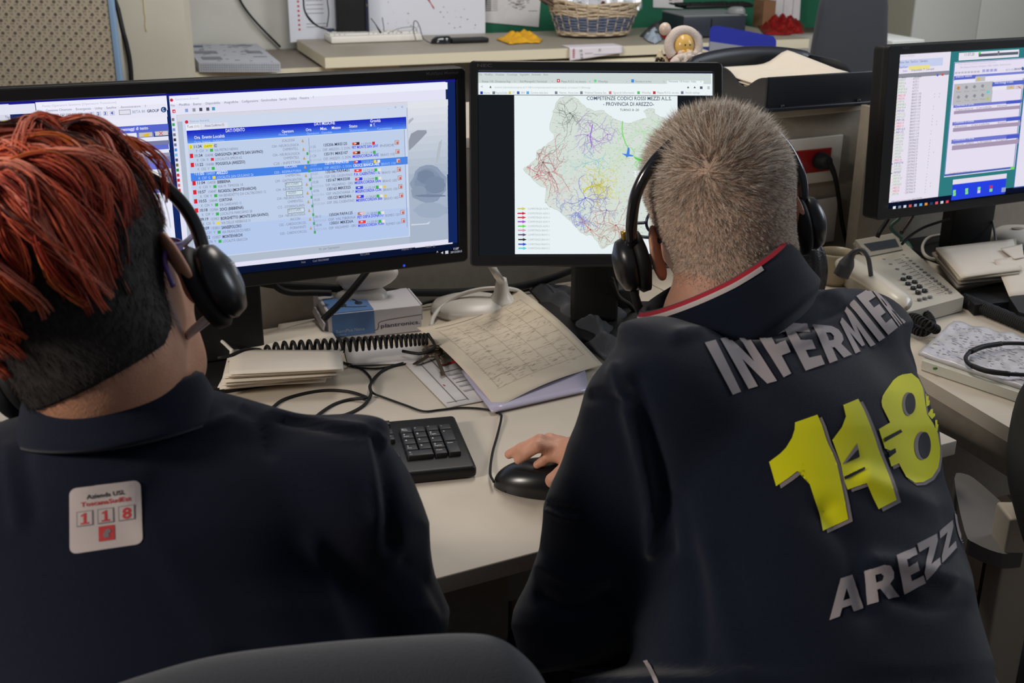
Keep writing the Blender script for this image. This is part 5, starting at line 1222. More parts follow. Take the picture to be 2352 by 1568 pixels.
cv = [(x0, hb * .10), (-.006, hb * .22), (.004, hb * .34), (.012, hb * .55), (bl_ / 2, hb * .64)]
m.tube([(x, -.0006, z) for x, z in cv], .0006, M_INK, 4); m.build('printing', T, local=True, label='dark brand lettering and swoosh line')

# white lamp bases / puck
def lamp(label, px, py, r0, stem=None, cone=True):
    c = PZ(px, py, ZD)
    T = thing('desk_lamp', label, 'desk lamp', c)
    m = MB(); m.lathe((0, 0, 0), [(r0 * .97, 0), (r0, .006), (r0 * .99, .014), (r0 * .9, .022), (r0 * .55, .029), (.002, .032)], M_WHITEP, 40, sx=1.15, sy=.95); m.build('base', T, local=True)
    if stem is not None:
        q = PZ(*stem[0], ZD + .02)
        m = MB(); m.lathe((q[0] - c[0], q[1] - c[1], .018), [(.034, 0), (.024, .008), (.015, .022), (.0105, .044), (.009, .050)], M_WHITEP, 24); m.build('stem_socket', T, local=True)
        m = MB(); pts = [q + ZV * .042] + [PD(x, y, d) for x, y, d in stem[1]]; m.tube(pts, [.0068] * len(pts), mat('clear_stem', s2l((196, 192, 184)), .3), 12); m.build('stem', T)
    m = MB(); m.box((-r0 * .2, r0 * .1, .029), (.012, .005, .002), M_INK); m.box((-r0 * .02, r0 * .15, .029), (.002, .010, .002), M_INK); m.build('marking', T, local=True)
    return T
lamp('white lamp foot with a cone-shaped socket, half under the tan printed sheet', 1082, 716, .066, ((1152, 694), [(1142, 632, 2.10), (1126, 606, 2.10), (1112, 585, 2.12)]))
c = PZ(828, 668, ZD + .06)
T = thing('speakerphone', 'rounded white plastic device standing behind the headset box', 'device', (c[0], c[1], ZD))
m = MB(); m.box((0, 0, .034), (.10, .05, .066), M_WHITEP, bev=.02); m.build('foot', T, local=True)
m = MB(); m.ell((.012, .004, .085), (.060, .024, .026), M_WHITEP, (np.array([.97, 0, .22]), np.array([0, 1., 0]), np.array([-.22, 0, .97])), 24); m.build('head', T, local=True)
c = PZ(2345, 566, ZD); T = thing('desk_lamp', 'round white lamp foot at the right, behind the loose sheet', 'desk lamp', c)
m = MB(); m.lathe((0, 0, 0), [(.064, 0), (.07, .008), (.068, .024), (.05, .038), (.02, .046), (.002, .047)], M_WHITEP, 40, sx=1.1); m.build('base', T, local=True)
m = MB(); m.ell((-.015, -.01, .045), (.018, .010, .002), mat('warm_grey', s2l((150, 140, 126)), .5), n=16); m.build('switch', T, local=True)
cable('white_cable', 'white cable curving around the lamp foot with the cone socket', [PZ(x, y, ZD + z) for x, y, z in ((990, 748, .004), (996, 728, .01), (1015, 704, .02), (1050, 680, .035), (1100, 665, .045), (1150, 662, .045), (1190, 668, .03), (1215, 690, .01))], .0042, M_WHITEP)
cable('white_cable', 'white cable arching beside the pole of the wide monitor', [PZ(x, y, ZD + z) for x, y, z in ((428, 835, .004), (434, 800, .03), (450, 776, .05), (480, 768, .06), (508, 782, .05), (534, 806, .05))], .0032, M_WHITEP)
cable('thin_white_cable', 'thin white cable hanging over the left corner of the headset box', [PZ(x, y, ZD + z) for x, y, z in ((668, 792, .02), (690, 758, .012), (715, 742, .01), (736, 735, .01), (750, 762, .012), (760, 795, .03), (768, 812, .042))], .0013, M_WHITEP)

# cables along the partition
def pcab(name, label, pts, r, off=-.04, flat=None): return cable(name, label, [PP(x, y, D0 + DY * off, DY) for x, y in pts], r, None, 8, flat)
pcab('flat_cable', 'thick black cable sagging along the partition behind both monitors', ((560, 640), (640, 655), (740, 660), (850, 668), (960, 672), (1060, 670), (1180, 660), (1260, 640), (1330, 615), (1400, 590)), .0075, -.045, .55)
pcab('black_cable', 'black cable curving from the bracket of the wide monitor to the white device', ((622, 640), (640, 662), (670, 672), (720, 672), (760, 673)), .006, -.075)
pcab('loose_cable', 'thin black cables on the partition right of the headset box', ((962, 700), (1000, 690), (1060, 684), (1110, 676), (1190, 670), (1250, 650), (1310, 622)), .003, -.03)
cable('diagonal_cable', 'thick black cable running from behind the wide monitor down into the headset box', [PD(x, y, d) for x, y, d in ((850, 612, 2.06), (836, 632, 2.05), (812, 662, 2.04), (778, 700, 2.03), (742, 734, 2.02))], .0058)
cable('monitor_cable', 'black cables gathered at the pole of the square monitor', [PZ(x, y, ZD + z) for x, y, z in ((1405, 640, .12), (1420, 680, .07), (1446, 700, .03), (1470, 735, .004), (1500, 790, .004))], .0045)

# tan printed sheet, curling
P = [PZ(958, 752, .760), PZ(1192, 664, .772), PZ(1384, 832, .752), PZ(1140, 937, .746)]
def tanf(u, v):
    q = P[0] * (1 - u) * (1 - v) + P[1] * u * (1 - v) + P[2] * u * v + P[3] * (1 - u) * v
    q = q.copy(); q[2] += .010 * math.sin(math.pi * v) - .014 * math.sin(math.pi * u) * (1 - v) + .006 * math.sin(math.pi * u * 1.2) * v; return q
T = thing('printed_form', 'large tan printed form lying curled between lamp foot and the man\'s sleeve', 'paper', PZ(1170, 800, ZD + .004))
m = MB(); m.grid(tanf, 26, 26, M_TAN, thick=(0, 0, -.0009)); m.build('sheet', T)
m = MB(); q = random.Random(3)
def ink(u1, v1, u2, v2, w_=.0005, n=6, mt=None, f=tanf):
    for i in range(n):
        a, b = f(u1 + (u2 - u1) * i / n, v1 + (v2 - v1) * i / n), f(u1 + (u2 - u1) * (i + 1) / n, v1 + (v2 - v1) * (i + 1) / n)
        d = b - a; d /= np.linalg.norm(d) + 1e-9; s_ = np.cross(d, ZV) * w_ / 2; l = ZV * .0006
        m.add([a - s_ + l, a + s_ + l, b + s_ + l, b - s_ + l], [(0, 1, 2, 3)], mt or M_INKT)
M_INKT = mat('faded_ink', s2l((164, 150, 130)), .85)
for k in range(9): ink(.1, .12 + k * .095, .93, .12 + k * .095)
for k in range(6): ink(.12 + k * .16, .12, .12 + k * .16, .88)
ink(.12, .07, .9, .07, .0016)
for k in range(430):
    u, v = q.uniform(.1, .9), q.uniform(.12, .9); L = q.uniform(.01, .045); ink(u, v, u + L, v + q.uniform(-.004, .004), q.uniform(.0004, .0008), 1)
m.build('printing', T, label='faint grey-brown table lines and writing')
# folder and leaflet below it
def leaf(m_, fn):
    pass
T = thing('leaflet', 'white printed leaflet with a red strip, under the keys and the tan form', 'leaflet', PZ(1020, 880, ZD))
Q4 = [PZ(932, 836, ZD + .003), PZ(1035, 806, ZD + .003), PZ(1130, 915, ZD + .003), PZ(1028, 934, ZD + .003)]
lf = lambda u, v: Q4[0] * (1 - u) * (1 - v) + Q4[1] * u * (1 - v) + Q4[2] * u * v + Q4[3] * (1 - u) * v
m = MB(); m.grid(lf, 4, 4, M_PAPERG, thick=(0, 0, -.002)); m.build('sheet', T)
m = MB()
for (u0, u1, v, w_, mt) in ((.55, .95, .22, .008, M_REDI), (.55, .95, .36, .0018, M_INK), (.58, .95, .44, .006, mat('grey_ink', s2l((150, 146, 150)), .8)), (.58, .95, .52, .005, mat('grey_ink', (1, 1, 1))), (.58, .9, .60, .002, M_INK), (.58, .92, .68, .006, mat('grey_ink', (1, 1, 1))), (.58, .92, .78, .006, mat('grey_ink', (1, 1, 1))), (.05, .5, .93, .0012, M_INK), (.3, .33, .6, .006, M_REDI)): ink(u0, v, u1, v, w_, 1, mt, lf)
ink(.25, .1, .25, .95, .0012, 1, M_INK, lf); ink(.5, .05, .52, .95, .0015, 1, M_INK, lf)
m.build('print', T, label='grey print with a red strip')
sheet(((1060, 850), (1340, 830), (1352, 893), (1130, 943)), (ZD + .008,) * 4, 'plastic_sleeve', 'lavender-tinted plastic sleeve sticking out below the tan form', mat('sleeve', s2l((176, 170, 190)), .25), th=.004)
# keys
kp = PZ(995, 806, ZD + .012); T = thing('key_ring', 'bunch of dull metal keys at the end of the coiled cord', 'keys', kp)
MK = mat('key_metal', s2l((112, 100, 84)), .35, metal=.85)
m = MB(); m.tube([kp + np.array([.012 * math.cos(a), .012 * math.sin(a), .006]) for a in np.linspace(0, 2 * math.pi, 13)[:-1]], .0011, MK, 6, closed=True); m.build('ring', T)
for (x1, y1), (x2, y2) in (((1000, 812), (1018, 858)), ((992, 812), (958, 834)), ((985, 806), (975, 790)), ((1004, 806), (1022, 832))):
    a, b = PZ(x1, y1, ZD + .014), PZ(x2, y2, ZD + .008); d = b - a; L = np.linalg.norm(d); d /= L; n_ = np.cross(ZV, d)
    m = MB(); m.lathe(a - ZV * .001, [(.010, 0), (.010, .0022)], MK, 20, (d, n_, ZV)); m.box((a + b) / 2 + d * .004, (L, .006, .002), MK, (d, n_, ZV)); m.box(b - n_ * .003, (.012, .004, .002), MK, (d, n_, ZV)); m.build('key', T)
m = MB(); m.box(PZ(1006, 815, ZD + .010), (.022, .012, .004), mat('green_tag', s2l((40, 80, 62)), .5), bev=.001); m.build('tag', T, label='dark green tag')

# black bag and things under the square monitor
cloth('fabric_bag', 'flat charcoal fabric bag behind the tan form, in front of the square monitor\'s stand', ((1212, 664), (1262, 655), (1330, 668), (1420, 690), (1452, 740), (1450, 800), (1400, 836), (1330, 790), (1262, 720)), ZD, .030, M_CHAR, 14, 'bag', 40)
c = PZ(1424, 712, ZD); m = MB(); m.box(c + ZV * .028, (.05, .06, .052), M_BLACKM, AXD, .006); solo(m, 'power_adapter', 'small black power adapter beside the stand of the square monitor', 'adapter')
sheet(((1432, 705), (1490, 700), (1515, 742), (1462, 748)), (ZD + .003,) * 4, 'small_card', 'small white card between fabric bag and the man\'s collar', M_PAPER, th=.002)

# white container at far left
c = PZ(30, 985, ZD); T = thing('plastic_jug', 'white plastic jug at the left edge below the woman\'s left headset cup', 'jug', (c[0], c[1] + .05, ZD))
m = MB(); m.lathe((0, 0, 0), [(.040, 0), (.044, .01), (.045, .09), (.040, .12), (.032, .13), (.03, .131), (.028, .125)], mat('milky_plastic', s2l((186, 184, 180)), .25), 36); m.build('body', T, local=True)
m = MB(); m.tube([(.044, 0, .10), (.066, 0, .10), (.070, 0, .06), (.046, 0, .03)], .005, mat('milky_plastic', (1, 1, 1)), 10); m.build('handle', T, local=True)

# ------------------------------------------------------------------ corner desk
# telephone
T = thing('telephone', 'beige office telephone with display and dark number keys', 'telephone', PZ(2070, 640, ZD))
zt = ZD + .030; MPH = mat('phone_beige', s2l((186, 180, 166)), .45); MKEY = mat('phone_key', (.02, .022, .026), .25); MKG = mat('phone_key_grey', s2l((112, 110, 108)), .5)
m = MB(); pl = [PZ(x, y, zt) for x, y in ((2214, 682), (2066, 722), (1916, 606), (2074, 560))]; pl = [p + (ZV * .006 if i > 1 else 0) for i, p in enumerate(pl)]
m.add([p for p in pl] + [np.array([p[0], p[1], ZD + .002]) for p in pl], [(3, 2, 1, 0)] + [(i, (i + 1) % 4, (i + 1) % 4 + 4, i + 4) for i in range(4)] + [(4, 5, 6, 7)], MPH)
m.build('body', T)
d1, d2, d3, d4 = PZ(1996, 588, zt + .008), PZ(2074, 572, zt + .008), PD(2060, 535, np.linalg.norm(PZ(2066, 560, zt + .02) - CAM) * .985 / 1.04), PD(1966, 552, np.linalg.norm(PZ(1975, 575, zt + .02) - CAM) * .985 / 1.035)
d3 = PZ(2060, 535, zt + .035); d4 = PZ(1966, 552, zt + .035)
m = MB(); nn = np.cross(d2 - d1, d3 - d1); nn /= np.linalg.norm(nn)
m.prism([d1, d2, d3, d4], -nn * .012, MPH); m.prism([np.array([d3[0], d3[1], ZD + .003]), d3 - nn * .002, d4 - nn * .002, np.array([d4[0], d4[1], ZD + .003])], (.002, .008, 0), MPH); m.build('display_housing', T)
bi = lambda u, v: (d1 * (1 - u) + d2 * u) * (1 - v) + (d4 * (1 - u) + d3 * u) * v
m = MB(); m.prism([bi(.14, .24), bi(.92, .2), bi(.9, .68), bi(.1, .72)], nn * .001, mat('lcd', s2l((78, 84, 92)), .2)); m.build('display', T, label='grey display')
m = MB()
def keyat(px, py, rx, mt, z=.003, ry=None):
    p = PZ(px, py, zt + .003); m.lathe(p, [(rx, 0), (rx * .9, z), (rx * .3, z * 1.15)], mt, 14, (DX, DY * (ry or 1), ZV))
for (x, y) in ((2088, 639), (2101, 649), (2112, 659), (2124, 669), (2075, 643), (2086, 653), (2098, 663), (2109, 673)): keyat(x, y, .0062, MKEY, .004)
m.build('number_button', T, label='two columns of dark round keys')
m = MB()
for k in range(14): t = k / 13; keyat(2075 + 107 * t, 587 + 84 * t, .0042, MKG, .002)
for k in range(4): keyat(2030 + k * 15.5, 597 + k * 11, .0042, MKG, .002)
for k in range(3): keyat(2112 + k * 12, 688 - k * 3, .0055, MKG, .002, .8)
m.build('memory_button', T)
m = MB()
for k in range(12):
    t = k / 11; a = PZ(2054 + 96 * t, 598 + 76 * t, zt + .0045); b = PZ(2070 + 99 * t, 594 + 76 * t, zt + .0045); d = b - a; L = np.linalg.norm(d); d /= L
    m.box((a + b) / 2, (L, .0008, .0006), M_INK, (d, np.cross(ZV, d), ZV)); 
    p = PZ(2073 + 99 * t, 598 + 76 * t, zt + .0045); m.box(p, (.002, .002, .0008), M_INKD)
m.build('printing', T)
h1, h2 = PZ(1934, 602, zt + .032), PZ(2078, 700, zt + .026); hd = (h2 - h1); hl = np.linalg.norm(hd); hd /= hl; hs = np.cross(ZV, hd); hs /= np.linalg.norm(hs); hu = np.cross(hd, hs)
m = MB()
def hf(u, v):
    a = 2 * math.pi * u; t = v; x = hl * (t - .5) * 1.05
    w_ = .021 + .008 * abs(2 * t - 1) ** 2; h_ = .013 + .007 * abs(2 * t - 1) ** 3
    e = math.sqrt(max(0, 1 - abs(2 * t - 1) ** 6)); sa = math.sin(a)
    return (h1 + h2) / 2 + hd * x + hs * w_ * math.cos(a) * e + hu * (h_ * (sa if sa > 0 else sa * 1.4) * e + .006 * (1 - (2 * t - 1) ** 2))
m.grid(hf, 28, 28, mat('handset_beige', s2l((196, 190, 176)), .3)); m.build('handset', T)
q = random.Random(2)
pts = [PZ(2062, 712, ZD + .02)]
ctr = [PZ(2075, 715, ZD + .02), PZ(2100, 712, ZD + .016), PZ(2128, 724, ZD + .014), PZ(2138, 745, ZD + .014), PZ(2120, 762, ZD + .014), PZ(2095, 752, ZD + .014), PZ(2082, 738, ZD + .016), PZ(2100, 730, ZD + .034), PZ(2130, 745, ZD + .034), PZ(2152, 758, ZD + .014)]
CC, _ = catmull(ctr, [1] * len(ctr), 40)
for i, p in enumerate(CC):
    t = CC[min(i + 1, len(CC) - 1)] - CC[max(i - 1, 0)]; t /= np.linalg.norm(t) + 1e-9; x = np.cross(t, ZV); x /= np.linalg.norm(x) + 1e-9; y = np.cross(x, t); a = i * .85
    pts.append(p + .0075 * (x * math.cos(a) + y * math.sin(a)))
m = MB(); m.tube(pts, .0022, M_BLACKM, 6, sub=2); m.build('coiled_cord', T, label='tangled black coiled cord')
# mug and grey jack
c = PZ(1915, 648, ZD); T = thing('mug', 'pale mug with dark inside between the man\'s shoulder and the telephone', 'mug', (c[0], c[1], ZD))
m = MB(); m.lathe((0, 0, 0), [(.030, 0), (.034, .01), (.037, .06), (.0375, .066), (.0355, .066), (.034, .05), (.03, .012)], mat('mug_glaze', s2l((170, 156, 130)), .3), 32); m.build('body', T, local=True)
m = MB(); m.lathe((0, 0, .045), [(.034, 0), (.034, .001)], mat('coffee', (.01, .006, .004), .2), 24); m.build('drink', T, local=True, label='dark drink')
cable('grey_connector_cable', 'grey cable bent over like a hook beside the telephone handset', [PD(x, y, d) for x, y, d in ((1932, 632, 2.23), (1944, 608, 2.22), (1954, 588, 2.21), (1968, 574, 2.20), (1984, 576, 2.20), (1994, 592, 2.20), (1999, 620, 2.21), (2002, 650, 2.22))], [.016, .016, .0075, .0045, .0045, .0045, .0045, .0045], mat('dark_grey_rubber', s2l((70, 70, 72)), .5))
c = PD(1858, 606, 2.2)
m = MB(); 
def pouch(u, v):
    a = 2 * math.pi * u; ph = math.pi * (v - .5); r_ = 1 + .10 * math.sin(5 * a + 3 * v) + .06 * math.sin(11 * a)
    return np.array([c[0], c[1], ZD + .075]) + np.array([.034 * math.cos(a) * math.cos(ph) * r_, .028 * math.sin(a) * math.cos(ph) * r_, .074 * math.sin(ph)])
m.grid(pouch, 36, 20, mat('black_leather', (.012, .012, .013), .35, bump=.6, bscale=250)); solo(m, 'black_pouch', 'crumpled black pouch standing behind the man\'s right headset cup', 'pouch')
# green clip and cables
m = MB(); a, b = PZ(2072, 552, ZD + .02), PZ(2094, 574, ZD + .01); m.tube([a, (a + b) / 2 + ZV * .004, b], [.003, .006, .005], mat('green_plastic', s2l((60, 110, 90)), .4), 8); solo(m, 'green_clip', 'small green plastic clip behind the telephone display', 'clip')
cable('green_cable', 'dark green cable hanging under the right-hand monitor', [PD(x, y, d) for x, y, d in ((2068, 480, 2.42), (2066, 500, 2.42), (2046, 522, 2.42), (2072, 548, 2.42))], .004, mat('green_cable_', s2l((50, 80, 66)), .5))
cable('black_cable', 'pair of black cables hanging behind the telephone display', [PD(x, y, d) for x, y, d in ((2042, 470, 2.45), (2040, 500, 2.45), (2022, 530, 2.42), (2015, 545, 2.42))], .0045)
cable('black_cable', 'thin black cable running from the stand of the right-hand monitor to the telephone', [PD(x, y, d) for x, y, d in ((2180, 503, 2.55), (2150, 512, 2.5), (2118, 524, 2.48), (2090, 542, 2.45), (2072, 560, 2.42))], .003)
cable('brown_cable', 'dark brown cable slanting under the right-hand monitor', [PD(x, y, d) for x, y, d in ((2105, 480, 2.45), (2090, 505, 2.45), (2070, 535, 2.43))], .004, mat('brown_rubber', s2l((50, 34, 28)), .5))
cable('thin_grey_cable', 'thin grey cable hanging right of the monitor stand on the corner desk', [PD(x, y, d) for x, y, d in ((2278, 500, 2.62), (2284, 530, 2.6), (2288, 562, 2.58))], .0028, mat('grey_cable', (1, 1, 1)))
cable('white_loop_cable', 'white cable looping at the left end of the magazine stack', [PZ(x, y, ZD + z) for x, y, z in ((2170, 538, .03), (2135, 545, .03), (2120, 562, .02), (2122, 582, .02), (2140, 594, .03), (2165, 592, .04))], .0035, M_WHITEP)

# magazines
q = random.Random(6); zz = ZD + .024
NMG = ['topmost cream-covered magazine', 'second magazine from the top', 'third magazine from the top', 'fourth magazine from the top', 'fourth lowest magazine', 'third lowest magazine', 'second lowest magazine', 'lowest magazine']
MS = [mat('magazine_a', s2l((170, 160, 142)), .7), mat('magazine_b', s2l((150, 146, 140)), .6), mat('magazine_c', s2l((126, 104, 90)), .6), M_PAPER]
m = MB(); m.prism([PZ(x, y, ZD + .022) for x, y in ((2206, 668), (2330, 640), (2352, 690), (2240, 700))], (0, 0, -.021), M_BLACKM); solo(m, 'black_tray', 'flat black tray under the front of the magazine stack', 'tray')
for k in range(8):
    j = [q.uniform(-5, 5) for _ in range(8)]; d_ = (7 - k) * 1.2
    sheet(((2150 + j[0] - d_, 572 + j[1] + d_), (2330 + j[2], 545 + j[3] + d_), (2345 + j[4], 622 + j[5] + d_ * 2), (2205 + j[6] - d_, 640 + j[7] + d_ * 2)), (zz, zz, zz, zz), 'magazine', '%s of the stack before the right-hand monitor' % NMG[7 - k], MS[3] if k == 7 else MS[k % 3], 'magazines in the stack before the right-hand monitor', .0042, sag=.006 if k == 7 else .001, cat='magazine')
    zz += .0056
sheet(((2298, 570), (2348, 560), (2352, 590), (2330, 594)), (zz + .004,) * 4, 'paper_note', 'small white note on the magazine stack next to the round lamp foot', M_PAPER)
sheet(((2284, 596), (2420, 575), (2440, 668), (2318, 680)), (zz + .004, zz + .004, ZD + .03, ZD + .03), 'loose_sheet', 'pale loose sheet overhanging the right side of the magazine stack', M_PAPER, sag=.004)
m = MB(); a, b = PZ(2212, 688, ZD + .012), PZ(2480, 798, ZD + .012); d = b - a; L = np.linalg.norm(d); d /= L; s_ = np.cross(ZV, d)
pts = [a + d * L * t / 500 + .011 * (s_ * math.cos(t * .72) + ZV * math.sin(t * .72)) for t in range(500)]
m.tube(pts, .0032, M_BLACKM, 6, smooth_pts=False); m.tube([a, b], .0095, M_BLACKM, 8, smooth_pts=False); solo(m, 'coiled_cable', 'thick black coiled cable running along the corner desk to the right edge', 'cable')
m = MB(); m.prism([PZ(x, y, ZD + .03) for x, y in ((2318, 682), (2352, 668), (2420, 690), (2420, 740), (2340, 716))], (0, 0, -.028), M_BLACK); solo(m, 'black_device', 'flat black device at the right edge below the loose sheet', 'device')

# board with wrapped newspaper
bq = [PZ(x, y, ZD + .017) for x, y in ((2118, 828), (2196, 738), (2480, 812), (2480, 948))]
m = MB(); m.prism(bq, (0, 0, -.016), mat('worn_white_board', s2l((196, 194, 180)), .5)); 
for x1, y1, x2, y2 in ((2132, 838, 2150, 846), (2144, 846, 2162, 850)):
    a, b = PZ(x1, y1, ZD + .012), PZ(x2, y2, ZD + .008); m.tube([a, (a + b) / 2 + ZV * .002, b], .0022, mat('green_mark', s2l((70, 120, 60)), .6), 5)
solo(m, 'white_board', 'worn white board with green scribble on its edge, under the wrapped newspaper', 'board')
nq = [PZ(x, y, ZD + .024) for x, y in ((2110, 808), (2190, 736), (2480, 800), (2480, 930))]
nf = lambda u, v: nq[0] * (1 - u) * (1 - v) + nq[1] * (1 - u) * v + nq[2] * u * v + nq[3] * u * (1 - v) + ZV * (.0022 * math.sin(u * 31 + v * 9) * math.sin(v * 17))
T = thing('newspaper', 'plastic-wrapped newspaper lying on the white board at the right', 'newspaper', nq[0])
m = MB(); m.grid(nf, 40, 24, mat('newsprint', s2l((190, 188, 190)), .35, noise=.12, nscale=60, coat=.3), thick=(0, 0, -.006)); m.build('wrapped_pages', T)
m = MB(); q = random.Random(12)
for k in range(330):
    u, v = q.uniform(.03, .95), q.uniform(.05, .93); row = round(v * 22) / 22; ink(u, row, u + q.uniform(.008, .03), row, q.uniform(.001, .003), 1, mat('news_grey', s2l((140, 138, 142)), .8), nf)
m.build('printing', T)
# headband lying on it
hp = [PZ(x, y, ZD + z) for x, y, z in ((2400, 796, .032), (2352, 789, .034), (2300, 789, .036), (2258, 796, .036), (2228, 808, .034), (2218, 824, .033), (2232, 840, .033), (2268, 852, .033), (2320, 859, .033), (2400, 862, .033))]
T = thing('headset', 'spare black headset whose band lies on the wrapped newspaper', 'headset', hp[5])
m = MB(); m.tube(hp, [.0035] * len(hp), M_BLACKM, 8, flat=1.0); m.build('headband', T)
m = MB(); m.tube([hp[2], hp[3], hp[4]], .0046, M_BLACKM, 8); m.build('slider_sleeve', T)
m = MB(); m.tube([hp[6], hp[7], hp[8]], .0046, M_BLACKM, 8); m.build('slider_sleeve', T)
m = MB(); m.ell(hp[-1] + np.array([.03, 0, -.005]), (.028, .03, .016), M_BLACKM); m.ell(hp[0] + np.array([.03, 0, -.004]), (.028, .03, .016), M_BLACKM); m.build('ear_cushion', T)

# ------------------------------------------------------------------ chairs near the camera
T = thing('office_chair', 'dark grey office chair of the red-haired operator, its blurred back at the bottom', 'office chair', (-.17, .80, 0), 0.06)
bt_ = [PD(x, y + 26, .80) for x, y in ((160, 1600), (300, 1550), (480, 1502), (700, 1474), (900, 1458), (1070, 1450), (1150, 1464), (1215, 1512), (1255, 1568), (1285, 1650))]
m = MB(); CB, _ = catmull(bt_, [1] * len(bt_), 8)
cc_ = np.array([np.mean([p[0] for p in CB]), np.mean([p[1] for p in CB]), 0])
th = .035
secs = [(0, .0), (-.35, .4), (-.7, .8), (-1, 1)]
vs = []; fs = []
K = 10
for p in CB:
    for k in range(K + 1):
        a = math.pi * k / K    # rounded top rim, then falling sides
        vs.append(p + np.array([0, -th * math.cos(a), -th * (1 - math.sin(a)) * 1.0]))
nrow = K + 1
for i in range(len(CB) - 1):
    for k in range(K): fs.append((i * nrow + k, i * nrow + k + 1, (i + 1) * nrow + k + 1, (i + 1) * nrow + k))
base_ = len(vs)
for i, p in enumerate(CB):
    zb = .50
    vs.append(np.array([p[0], p[1] - th * .9, min(zb, p[2] - .06)])); vs.append(np.array([p[0], p[1] + th * .9, min(zb, p[2] - .06)]))
for i in range(len(CB) - 1):
    fs.append((i * nrow, (i + 1) * nrow, base_ + 2 * (i + 1), base_ + 2 * i)); fs.append((i * nrow + K, base_ + 2 * i + 1, base_ + 2 * (i + 1) + 1, (i + 1) * nrow + K)); fs.append((base_ + 2 * i, base_ + 2 * (i + 1), base_ + 2 * (i + 1) + 1, base_ + 2 * i + 1))
m.add(vs, fs, M_CHAR, True); m.build('backrest', T)
sc_ = np.array([-.18, 1.08, .0])
m = MB(); m.box(sc_ + ZV * .45, (.50, .48, .09), M_CHAR, None, .03); m.build('seat', T)
m = MB(); m.box((cc_[0], cc_[1] + .06, .46), (.08, .03, .12), M_BLACK); m.box((cc_[0], .95, .40), (.08, .30, .02), M_BLACK); m.lathe((sc_[0], sc_[1], .10), [(.04, 0), (.04, .18), (.022, .18), (.022, .32)], M_BLACK, 16); m.build('post', T)
for k in range(5):
    a = k * 2 * math.pi / 5 + .3; m = MB(); m.tube([sc_ + (0, 0, .12), sc_ + np.array([.15 * math.cos(a), .15 * math.sin(a), .11]), sc_ + np.array([.29 * math.cos(a), .29 * math.sin(a), .07])], .018, M_BLACK, 8); m.ell(sc_ + np.array([.29 * math.cos(a), .29 * math.sin(a), .03]), (.028, .028, .03), M_BLACK, n=12); m.build('leg', T)

MC = np.array([.40, 1.12, 0.])     # the man's chair
T = thing('office_chair', 'black office chair the grey-haired man sits on, its grey armrest at the right', 'office chair', MC, math.radians(39))
ap = [PZ(x, y, .665) for x, y in ((2192, 1098), (2216, 1088), (2250, 1108), (2340, 1190), (2395, 1245), (2380, 1262), (2330, 1272), (2290, 1268), (2238, 1246), (2216, 1220))]
m = MB(); APC, _ = catmull(ap, [1] * len(ap), 3, True); m.prism([p for p in APC], (0, 0, -.022), mat('armrest_grey', s2l((104, 100, 96)), .6)); m.build('armrest', T, label='grey armrest pad')
ac_ = np.mean(ap, axis=0); m = MB(); m.box((ac_[0] + .02, ac_[1] - .01, .54), (.05, .03, .22), M_BLACK, None, .006); m.box((ac_[0] - .06, ac_[1] - .01, .43), (.20, .05, .02), M_BLACK); m.build('arm_support', T)
sc_ = np.array([.40, 1.16, 0.])
m = MB(); m.box((sc_[0], sc_[1], .42), (.48, .46, .09), M_CHAR, None, .03); m.build('seat', T)
m = MB(); m.lathe((sc_[0], sc_[1], .10), [(.04, 0), (.04, .16), (.022, .16), (.022, .28)], M_BLACK, 16); m.build('post', T)
for k in range(5):
    a = k * 2 * math.pi / 5 + .5; m = MB(); m.tube([sc_ + (0, 0, .12), sc_ + np.array([.15 * math.cos(a), .15 * math.sin(a), .11]), sc_ + np.array([.29 * math.cos(a), .29 * math.sin(a), .07])], .018, M_BLACK, 8); m.ell(sc_ + np.array([.29 * math.cos(a), .29 * math.sin(a), .03]), (.028, .028, .03), M_BLACK, n=12); m.build('leg', T)
# neighbouring chair at the right edge
c = PD(2432, 1040, 1.45)
T = thing('office_chair', 'black rounded chair back cut by the right edge beside the corner desk', 'office chair', (c[0], c[1], 0), 1.2)
m = MB(); u3 = np.array([.25, .97, 0]); v3 = np.array([-.97, .25, 0])
def cb(u, v):
    a = 2 * math.pi * u; ph = math.pi * (v - .5); f = lambda x, e: np.sign(x) * abs(x) ** e
    return c + ZV * -.03 + v3 * .042 * f(math.cos(a), .8) * math.cos(ph) ** .5 + u3 * .19 * f(math.sin(a), .6) * math.cos(ph) ** .4 + ZV * .085 * f(math.sin(ph), .8)
m.grid(cb, 40, 20, M_BLACKM); m.build('backrest', T)
m = MB(); q = c + u3 * .2 + v3 * -.2; m.box((c[0] + .1, c[1] + .06, .52), (.03, .06, .30), M_BLACK); m.box((c[0] + .28, c[1] + .10, .42), (.42, .42, .08), M_CHAR, None, .03); m.build('seat', T)
m = MB(); m.lathe((c[0] + .28, c[1] + .10, .03), [(.2, 0), (.2, .02), (.04, .06), (.03, .35)], M_BLACK, 24); m.build('post', T)
